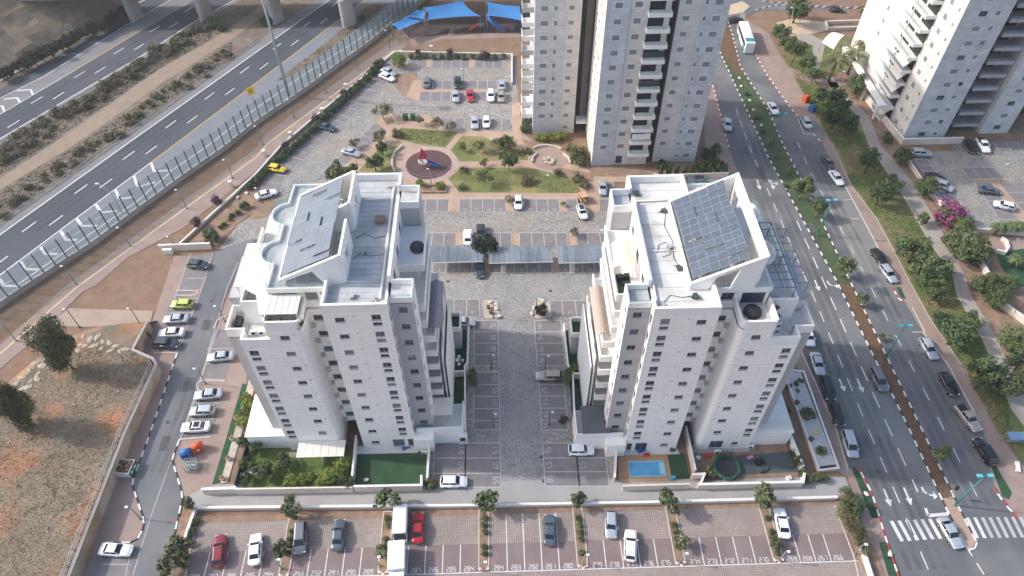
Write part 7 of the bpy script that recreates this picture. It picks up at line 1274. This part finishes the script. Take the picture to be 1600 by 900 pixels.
for px, py, l in ((767, 473, 'white boulder at the top of the left driveway island'), (776, 484, 'white boulder on the side of the left driveway island'), (780, 496, 'white boulder at the tip of the left driveway island'), (848, 471, 'white boulder above the dark driveway shrub'), (834, 482, 'white boulder beside the dark driveway shrub'), (831, 491, 'white boulder at the tip of the right driveway island'), (1155, 123, 'white boulder at the top of the median turf'), (1158, 136, 'second white boulder down the median turf'), (1171, 158, 'third white boulder down the median turf'), (1177, 173, 'fourth white boulder down the median turf'), (1189, 197, 'fifth white boulder down the median turf'), (1353, 773, 'white boulder on the turf wedge above the zebra crossing'), (1390, 867, 'white boulder on the turf wedge below the zebra crossing'), (572, 751, 'white boulder inside the turf garden wall'), (386, 303, 'white boulder in the hedge bed'), (372, 310, 'white boulder lower in the hedge bed')):
    P = G(px, py); o = obj('white_boulder', RK[px % 4], None, (P.x, P.y, .25), px, mats=[M('white_rock', (214, 208, 198), .9, .1)]); o.scale = (.5, .5, .8); tag(o, l, 'boulder')
for px, py in ((763, 482), (767, 490)): P = G(px, py); thing('plant_pot', 'brown barrel planter on the driveway island', 'pot', (P.x, P.y, .1), 0, [('barrel', M('barrel_wood', (104, 94, 74), .8, .12), lambda m: m.tube([(0, 0, 0), (0, 0, .6)], [.28, .36], 12)), ('soil', MULCH, lambda m: m.tube([(0, 0, .6), (0, 0, .61)], .3, 12))], 'barrel planters')
# ---- bins and containers
def cage(m):
    for x in (-.9, .9):
        for y in (-.7, .7): m.bar((x, y, 0), (x, y, 1.7), .07, .07)
    for z in (.15, .5, .85, 1.2, 1.7):
        for s in (-1, 1): m.bar((-.9, s * .7, z), (.9, s * .7, z), .05, .05); m.bar((s * .9, -.7, z), (s * .9, .7, z), .05, .05)
def skipbox(m, L, Wd, h): m.box(-L / 2, L / 2, -Wd / 2, -Wd / 2 + .08, 0, h); m.box(-L / 2, L / 2, Wd / 2 - .08, Wd / 2, 0, h); m.box(-L / 2, -L / 2 + .08, -Wd / 2 + .08, Wd / 2 - .08, 0, h); m.box(L / 2 - .08, L / 2, -Wd / 2 + .08, Wd / 2 - .08, 0, h); m.box(-L / 2 + .08, L / 2 - .08, -Wd / 2 + .08, Wd / 2 - .08, .02, .1)
ORG = M('orange_bin', (210, 92, 52), .5, .06); BLB = M('blue_bin', (62, 108, 170), .5, .06)
def dumpster(m): m.prism([(-.75, -.6), (.75, -.6), (.75, .6), (-.75, .6)], .2, 1.3); m.tube([(-.76, 0, 1.3), (.76, 0, 1.3)], .58, 14)
thing('recycling_bin', 'orange packaging bin on the left street pavement', 'bin', G(312, 703), .4, [('tank', ORG, lambda m: dumpster(m)), ('sticker', ALUW, lambda m: m.box(-.2, .2, -.615, -.602, .7, 1.1))]); thing('recycling_bin', 'blue paper bin behind the wire bottle cage', 'bin', G(294, 713), .2, [('tank', BLB, lambda m: dumpster(m)), ('flap', PLAST, lambda m: m.box(-.4, .4, -.62, -.602, .9, 1.2))])
bc = thing('bottle_cage', 'wire cage full of plastic bottles on the left street pavement', 'recycling cage', G(302, 731), .15, [('frame', STEEL, cage)]); random.seed(3); m = MB()
for i in range(130): x, y, z = random.uniform(-.8, .8), random.uniform(-.6, .6), random.uniform(.1, 1.35); a = Vector((random.gauss(0, 1), random.gauss(0, 1), random.gauss(0, 1))).normalized() * .14; m.tube([Vector((x, y, z)) - a, Vector((x, y, z)) + a], .05, 5, i % 3)
o = m.build('bottles', [M('clear_bottle', (188, 208, 214), .3, .1), M('green_bottle', (110, 168, 150), .3, .1), M('white_bottle', (226, 226, 226), .4, .05)], bc); o['kind'] = 'stuff'
SKG = M('skip_green', (48, 104, 72), .6, .1); sk = thing('rubbish_skip', 'green and white skip filled with rubbish by the retaining wall', 'skip', G(196, 735), -.1, [('box', ALUW, lambda m: skipbox(m, 3.1, 2.3, 1.4)), ('green_side', SKG, lambda m: [m.box(1.552, 1.57, -1.15, 1.15, 0, 1.4), m.box(1.0, 1.55, 1.152, 1.17, 0, 1.4)]), ('stripe', ALUW, lambda m: [m.box(1.571, 1.58, -.8, -.3, .5, .9), m.box(1.571, 1.58, .1, .7, .5, .9)])]); m = MB()
for i in range(160): x, y, z = random.uniform(-1.35, 1.35), random.uniform(-.95, .95), random.uniform(.8, 1.5); s = random.uniform(.06, .2); m.box(-s, s, -s * .8, s * .8, -s * .5, s * .5, i % 5, Matrix.Translation((x, y, z)) @ Matrix.Rotation(random.uniform(0, 6), 4, 'Z') @ Matrix.Rotation(random.uniform(-.6, .6), 4, 'X'))
o = m.build('rubbish', [M('trash_brown', (130, 100, 80), .9, .2), M('trash_red', (150, 70, 70), .8, .2), M('trash_dark', (70, 64, 62), .9, .2), M('trash_pale', (196, 184, 164), .8, .1), M('trash_green', (110, 116, 80), .9, .2)], sk); o['kind'] = 'stuff'
thing('recycling_bin', 'orange packaging bin on the boulevard verge', 'bin', G(1258, 159), .5, [('tank', ORG, lambda m: dumpster(m)), ('lid', PLAST, lambda m: m.box(-.3, .3, -.63, -.6, .9, 1.2))]); thing('recycling_bin', 'blue paper bin on the boulevard verge', 'bin', G(1268, 174), .5, [('tank', BLB, lambda m: dumpster(m)), ('flap', PLAST, lambda m: m.box(-.4, .4, -.62, -.602, .9, 1.2))])
for px, py, l in ((634, 187, 'green waste bin cabinet at the park edge'), (646, 187, 'second green waste bin cabinet at the park edge')): thing('waste_bin', l, 'bin', G(px, py), 0, [('cabinet', SKG, lambda m: m.box(-.55, .55, -.5, .5, 0, 1.3)), ('lid', M('skip_green_dark', (36, 78, 56), .6, .1), lambda m: m.box(-.6, .6, -.55, .55, 1.3, 1.42))])
thing('utility_box', 'white utility cabinet in front of the cream corner wall', 'cabinet', G(264, 396), 0, [('cabinet', ALUW, lambda m: m.box(-.9, .9, -.3, .3, 0, 1.2)), ('door', GREYP, lambda m: m.box(-.02, .02, -.31, -.302, .1, 1.1))])
thing('utility_box', 'beige utility cabinet beside the driveway bays of the left building', 'cabinet', G(724, 690), 0, [('cabinet', BEIGE, lambda m: m.box(-.7, .7, -.5, .5, 0, 2.2)), ('door', PLAST, lambda m: m.box(-.4, .4, -.512, -.502, 1.0, 2.0))]); thing('utility_box', 'white utility cabinet beside the driveway bays of the right building', 'cabinet', G(903, 692), 0, [('cabinet', ALUW, lambda m: m.box(-.7, .7, -.5, .5, 0, 2.0)), ('door', PLAST, lambda m: m.box(-.4, .4, -.512, -.502, 1.0, 1.8))])
# canopy by the roundabout, bus shelter, bench
q = [G(1284, 66, 3), G(1304, 50, 4), G(1320, 55, 4), G(1302, 77, 3)]; c = sum(q, Vector()) / 4
def memb(m):
    m.smooth = True; Q = [p - Vector((c.x, c.y, 0)) for p in q]; n = 8; P = lambda u, v: Q[0].lerp(Q[1], u).lerp(Q[3].lerp(Q[2], u), v) + Vector((0, 0, .9 * sin(pi * u)))
    for i in range(n):
        for j in range(3): m.face([P(i / n, j / 3), P((i + 1) / n, j / 3), P((i + 1) / n, (j + 1) / 3), P(i / n, (j + 1) / 3)])
thing('white_canopy', 'white curved membrane canopy over the path by the palms', 'canopy', (c.x, c.y, 0), 0, [('membrane', WHITE2, memb)] + [('post', STEEL, lambda m, p=p: m.tube([(p.x - c.x, p.y - c.y, 0), (p.x - c.x, p.y - c.y, p.z)], .08, 7)) for p in q])
thing('bus_shelter', 'blue grey roofed bus shelter at the boulevard sidewalk', 'bus shelter', G(1588, 694), -.05, [('roof', M('shelter_blue', (112, 140, 170), .5, .06), lambda m: [m.box(-2.4, 2.4, -.7, .7, 2.4, 2.55), m.box(-2.4, 2.4, -.75, -.7, 2.3, 2.6)]), ('back_panel', RAILG, lambda m: m.box(-2.3, 2.3, .6, .64, .2, 2.3)), ('bench', STEEL, lambda m: m.box(-1.6, 1.6, .1, .5, .45, .52))] + [('post', STEEL, lambda m, x=x: m.box(x - .05, x + .05, .56, .66, 0, 2.4)) for x in (-2.3, 0, 2.3)])
thing('bench', 'white concrete bench on the boulevard sidewalk', 'bench', G(1588, 731), 1.2, [('seat', KW, lambda m: m.box(-.9, .9, -.3, .3, .4, .52)), ('leg', KW, lambda m: m.box(-.7, -.5, -.25, .25, 0, .4)), ('leg', KW, lambda m: m.box(.5, .7, -.25, .25, 0, .4))])
# traffic signal by the crossing
thing('traffic_signal', 'grey traffic signal pole on the median by the zebra crossing', 'traffic signal', G(1480, 778), 0, [('pole', STEEL, lambda m: m.tube([(0, 0, 0), (0, 0, 3.6)], .07, 7)), ('signal_box', PLAST, lambda m: m.box(-.16, .16, -.16, .16, 2.7, 3.6)), ('lens', M('red_lens', (150, 40, 40), .3), lambda m: m.tube([(0, -.18, 3.4), (0, -.165, 3.4)], .1, 10))])
# plaza fountain rocks, hose
for i, (px, py) in enumerate(((852, 250), (858, 248), (864, 251), (855, 255), (862, 256))): P = G(px, py); o = obj('plaza_rock', RK[i % 4], None, (P.x, P.y, .3), i); o.scale = (.9, .9, .8); tag(o, 'cream rock in the heap at the middle of the round plaza', 'rock', 'plaza rocks')
# person beside the dark off-roader
P = G(236.5, 528); me = bpy.data.meshes.new('person_body')
V = [(0, 0, .95), (0, 0, 1.2), (0, .02, 1.42), (0, .03, 1.52), (0, .05, 1.68), (.1, 0, .88), (.12, .06, .5), (.12, -.02, .09), (.12, .14, .05), (-.1, 0, .88), (-.11, -.08, .5), (-.11, -.16, .1), (-.11, 0, .05), (.2, 0, 1.4), (.27, .02, 1.14), (.26, .16, .92), (-.2, 0, 1.4), (-.27, .02, 1.14), (-.25, .16, .95)]
E_ = [(0, 1), (1, 2), (2, 3), (3, 4), (0, 5), (5, 6), (6, 7), (7, 8), (0, 9), (9, 10), (10, 11), (11, 12), (2, 13), (13, 14), (14, 15), (2, 16), (16, 17), (17, 18)]
me.from_pydata(V, E_, []); per = bpy.data.objects.new('body', me); COL.objects.link(per); sk_ = per.modifiers.new('skin', 'SKIN'); rd = [.16, .15, .16, .06, .11, .1, .07, .05, .045, .1, .07, .05, .045, .07, .05, .04, .07, .05, .04]
for i, r_ in enumerate(rd): me.skin_vertices[0].data[i].radius = (r_, r_ * .85); 
me.skin_vertices[0].data[0].use_root = True; per.modifiers.new('sub', 'SUBSURF').levels = 1; me.materials.append(M('dark_clothes', (44, 46, 56), .9, .1))
pr_ = empty('person', (P.x, P.y, .03), 2.2, 'person in dark clothes standing behind the dark grey off-roader', 'person'); per.parent = pr_
m = MB(); m.tube([(0, .05, 1.58), (0, .05, 1.66), (0, .04, 1.74), (0, .03, 1.8)], [.1, .115, .1, .03], 10); m.build('hair', M('dark_hair', (40, 32, 28), .8), pr_)
# ---- cables on the roofs
def cable(label, pts, r=.035):
    o = Vector(pts[0]); m = MB(); m.tube([Vector(p) - o for p in pts], r, 5); tag(m.build('roof_cable', PLAST, None, o), label, 'cable')
cable('black cable looping over the left roof near the front gable', [(-19.2, 65.2, 33.47), (-18.2, 66.3, 33.47), (-17.0, 65.6, 33.47), (-15.3, 65.9, 33.47)]); cable('black cable below the roof hatch of the left roof', [(-19.3, 69.0, 33.47), (-18.2, 70.0, 33.47), (-16.8, 68.9, 33.47), (-15.4, 69.3, 33.47)])
cable('black cable coil in the middle of the right roof', [(20.4, 65.0, 33.47), (20.9, 66.5, 33.47), (21.9, 66.9, 33.47), (22.6, 65.9, 33.47), (22.0, 64.6, 33.47), (21.0, 64.2, 33.47)]); cable('black cable along the right solar frame', [(22.9, 62.0, 33.47), (22.4, 64.0, 33.47), (22.8, 67.0, 33.47), (22.2, 70.0, 33.47), (22.8, 72.5, 33.47)]); cable('black cable near the front edge of the right roof', [(19.6, 56.2, 33.47), (20.8, 57.6, 33.47), (22.2, 57.2, 33.47), (23.8, 57.4, 33.47)])
# ---- worn tracks and repairs on the roads
TRK = bpy.data.materials.new('tyre_wear'); TRK.use_nodes = True; N = TRK.node_tree.nodes; L = TRK.node_tree.links; t = N.new('ShaderNodeBsdfTransparent'); x = N.new('ShaderNodeMixShader'); nz = N.new('ShaderNodeTexNoise'); nz.inputs['Scale'].default_value = .16; nz.inputs['Detail'].default_value = 6; ge = N.new('ShaderNodeNewGeometry'); L.new(ge.outputs['Position'], nz.inputs['Vector']); mr = N.new('ShaderNodeMapRange'); mr.inputs[1].default_value = .35; mr.inputs[2].default_value = .75; mr.inputs[3].default_value = 0; mr.inputs[4].default_value = .3; L.new(nz.outputs['Fac'], mr.inputs[0]); L.new(mr.outputs[0], x.inputs[0]); L.new(t.outputs[0], x.inputs[1]); N['Principled BSDF'].inputs['Base Color'].default_value = (.07, .072, .076, 1); N['Principled BSDF'].inputs['Roughness'].default_value = .8; L.new(N['Principled BSDF'].outputs[0], x.inputs[2]); L.new(x.outputs[0], N['Material Output'].inputs[0])
m = MB()
def offset(P, d): 
    out = []
    for i, p in enumerate(P):
        t_ = (P[min(i + 1, len(P) - 1)] - P[max(i - 1, 0)]).normalized(); out.append(p + Vector((-t_.y, t_.x, 0)) * d)
    return out
for P, ds in (([(1150, 170), (1171, 230), (1211, 324), (1278, 480), (1357, 672), (1450, 890)], (-2.5, -1.1, 1.0, 2.4)), ([(1246, 222), (1264, 264), (1336, 400), (1386, 499), (1450, 622), (1534, 791)], (-2.4, -1.0, 1.1, 2.5)), ([(45, 355), (126, 296), (200, 244), (325, 152), (510, 16)], (.9, 2.5, -.9, -2.5)), ([(21, 194), (91, 150), (156, 110), (269, 41)], (.9, 2.5)), ([(355, 455), (300, 640), (255, 740)], (-1.9, -.6, .5))):
    for d_ in ds: ribbon(m, offset(PL(P), d_), .75, .066)
tag(m.build('tyre_wear', TRK), kind='structure')
m = MB()
for q in ([(1262, 350), (1270, 349), (1277, 362), (1269, 364)], [(1408, 640), (1421, 639), (1432, 660), (1418, 662)], [(1180, 262), (1190, 260), (1200, 284), (1191, 286)], [(1372, 452), (1384, 450), (1391, 462), (1379, 464)], [(318, 500), (332, 500), (327, 516), (313, 516)], [(290, 590), (306, 590), (300, 610), (285, 611)], [(254, 682), (268, 680), (262, 704), (247, 706)]): m.face([(p.x, p.y, .062) for p in PL(q)][::-1])
tag(m.build('asphalt_patch', M('asphalt_repair', (92, 93, 96), .9, .14, .6, 8)), kind='structure')
m = MB(); m.tube([(0, 0, 0), (0, 0, .012)], .32, 16); MH = m.mesh('manhole_cover', M('iron_cover', (84, 82, 80), .7, .15))
for px, py in ((1222, 379), (1372, 738), (846, 714), (850, 752), (330, 470), (262, 660), (700, 440), (860, 455), (1470, 640)): P = G(px, py); tag(obj('manhole_cover', MH, None, (P.x, P.y, .07)), 'round iron manhole cover set in the paving', 'manhole cover', 'manhole covers')
# ---- clutter in the gardens and on the building
def small(name, label, cat, px, py, s, mt, z=.1, rz=.4):
    P = G(px, py, z); m = MB(); m.box(-s[0] / 2, s[0] / 2, -s[1] / 2, s[1] / 2, 0, s[2] * .6); m.box(-s[0] / 2, -s[0] / 4, -s[1] / 2, s[1] / 2, s[2] * .6, s[2]); tag(m.build(name, mt, None, (P.x, P.y, z), rz), label, cat)
BL_ = M('toy_blue', (70, 104, 168), .5, .05); RD_ = M('toy_red', (188, 60, 70), .5, .05)
small('sun_lounger', 'blue towel lounger on the tiled terrace above the pool', 'lounger', 1003, 704, (1.5, .6, .5), BL_); small('sun_lounger', 'red and pale lounger on the deck edge above the pool', 'lounger', 1010, 711, (1.0, .5, .4), RD_); small('garden_chair', 'grey chair by the white dividing wall of the pool garden', 'chair', 1050, 703, (.7, .7, .8), DSTEEL); small('pool_box', 'turquoise box at the corner of the pool turf', 'box', 1051, 747, (.9, .5, .4), M('turquoise_box', (80, 170, 190), .5, .05)); small('toy_car', 'small red ride-on toy by the trampoline', 'toy', 1106, 713, (.9, .5, .5), RD_); small('toy_box', 'white plastic toy kitchen by the dividing wall', 'toy', 1090, 717, (.7, .5, .8), ALUW); small('garden_table', 'dark upturned table on the dark membrane', 'table', 1186, 722, (1.4, .9, .6), PLAST); small('garden_bench', 'dark low bench on the dark membrane', 'bench', 1193, 734, (1.6, .6, .5), DSTEEL); small('toy_heap', 'pink toys on the soil beside the trampoline', 'toy', 1172, 715, (1.0, .5, .3), M('toy_pink', (206, 140, 160), .6, .08)); small('laundry_basket', 'blue laundry pile by the sliding door of the left building', 'laundry', 634, 700, (1.2, .5, .4), BL_); small('cooler_box', 'white water heater box beside the boulevard garden wall', 'box', 1232, 748, (.8, .6, .6), ALUW)
yl = G(1274, 677, .5); dome('yellow_ornament', 'small yellow ornament in the pale gravel planter', 'ornament', (yl.x, yl.y, .62), .3, .5, M('ornament_yellow', (214, 196, 60), .5, .05))
q = [G(*p, 32.4) for p in ((956, 380), (985, 374), (991, 414), (959, 418))]
def vaultc(m):
    m.smooth = True; n = 6; o = Vector((q[3].x, q[3].y, 30.0)); P = lambda u, v: q[3].lerp(q[2], u).lerp(q[0].lerp(q[1], u), v) - o + Vector((0, 0, .5 * sin(pi * u)))
    for i in range(n): m.face([P(i / n, 0), P((i + 1) / n, 0), P((i + 1) / n, 1), P(i / n, 1)])
thing('terrace_canopy', 'cream vaulted canopy on the side terrace of the right building', 'canopy', (q[3].x, q[3].y, 30.0), 0, [('cover', M('cream_canopy', (226, 216, 194), .7, .05), vaultc)] + [('post', ALUW, lambda m, p=p: m.tube([(p.x - q[3].x, p.y - q[3].y, 0), (p.x - q[3].x, p.y - q[3].y, 2.4)], .05, 6)) for p in q])
P = G(975, 441, 30.2); thing('lounge_set', 'black lounge seats on a turf mat on the side terrace', 'seats', (P.x, P.y, 30.0), 0, [('turf_mat', TURF, lambda m: m.box(-.9, .9, -2.2, 1.6, .0, .03)), ('seat', PLAST, lambda m: m.box(-.8, -.1, .4, 1.1, .03, .7)), ('seat', PLAST, lambda m: m.box(.1, .8, .5, 1.2, .03, .7)), ('table', PLAST, lambda m: m.box(-.3, .3, -.5, .1, .03, .4))])
# ---- the hazy air
hz = MB(); hz.box(-490, 490, -260, 630, -1.2, 106); ho = tag(hz.build('haze', None or M('haze_air', (255, 255, 255))), kind='stuff'); hm = bpy.data.materials.new('hazy_air'); hm.use_nodes = True; hn = hm.node_tree; hn.nodes.remove(hn.nodes['Principled BSDF']); pv = hn.nodes.new('ShaderNodeVolumePrincipled'); pv.inputs['Color'].default_value = (.96, .96, .96, 1); pv.inputs['Density'].default_value = .00024; pv.inputs['Anisotropy'].default_value = .3
hn.links.new(pv.outputs[0], hn.nodes['Material Output'].inputs['Volume']); ho.data.materials.clear(); ho.data.materials.append(hm)
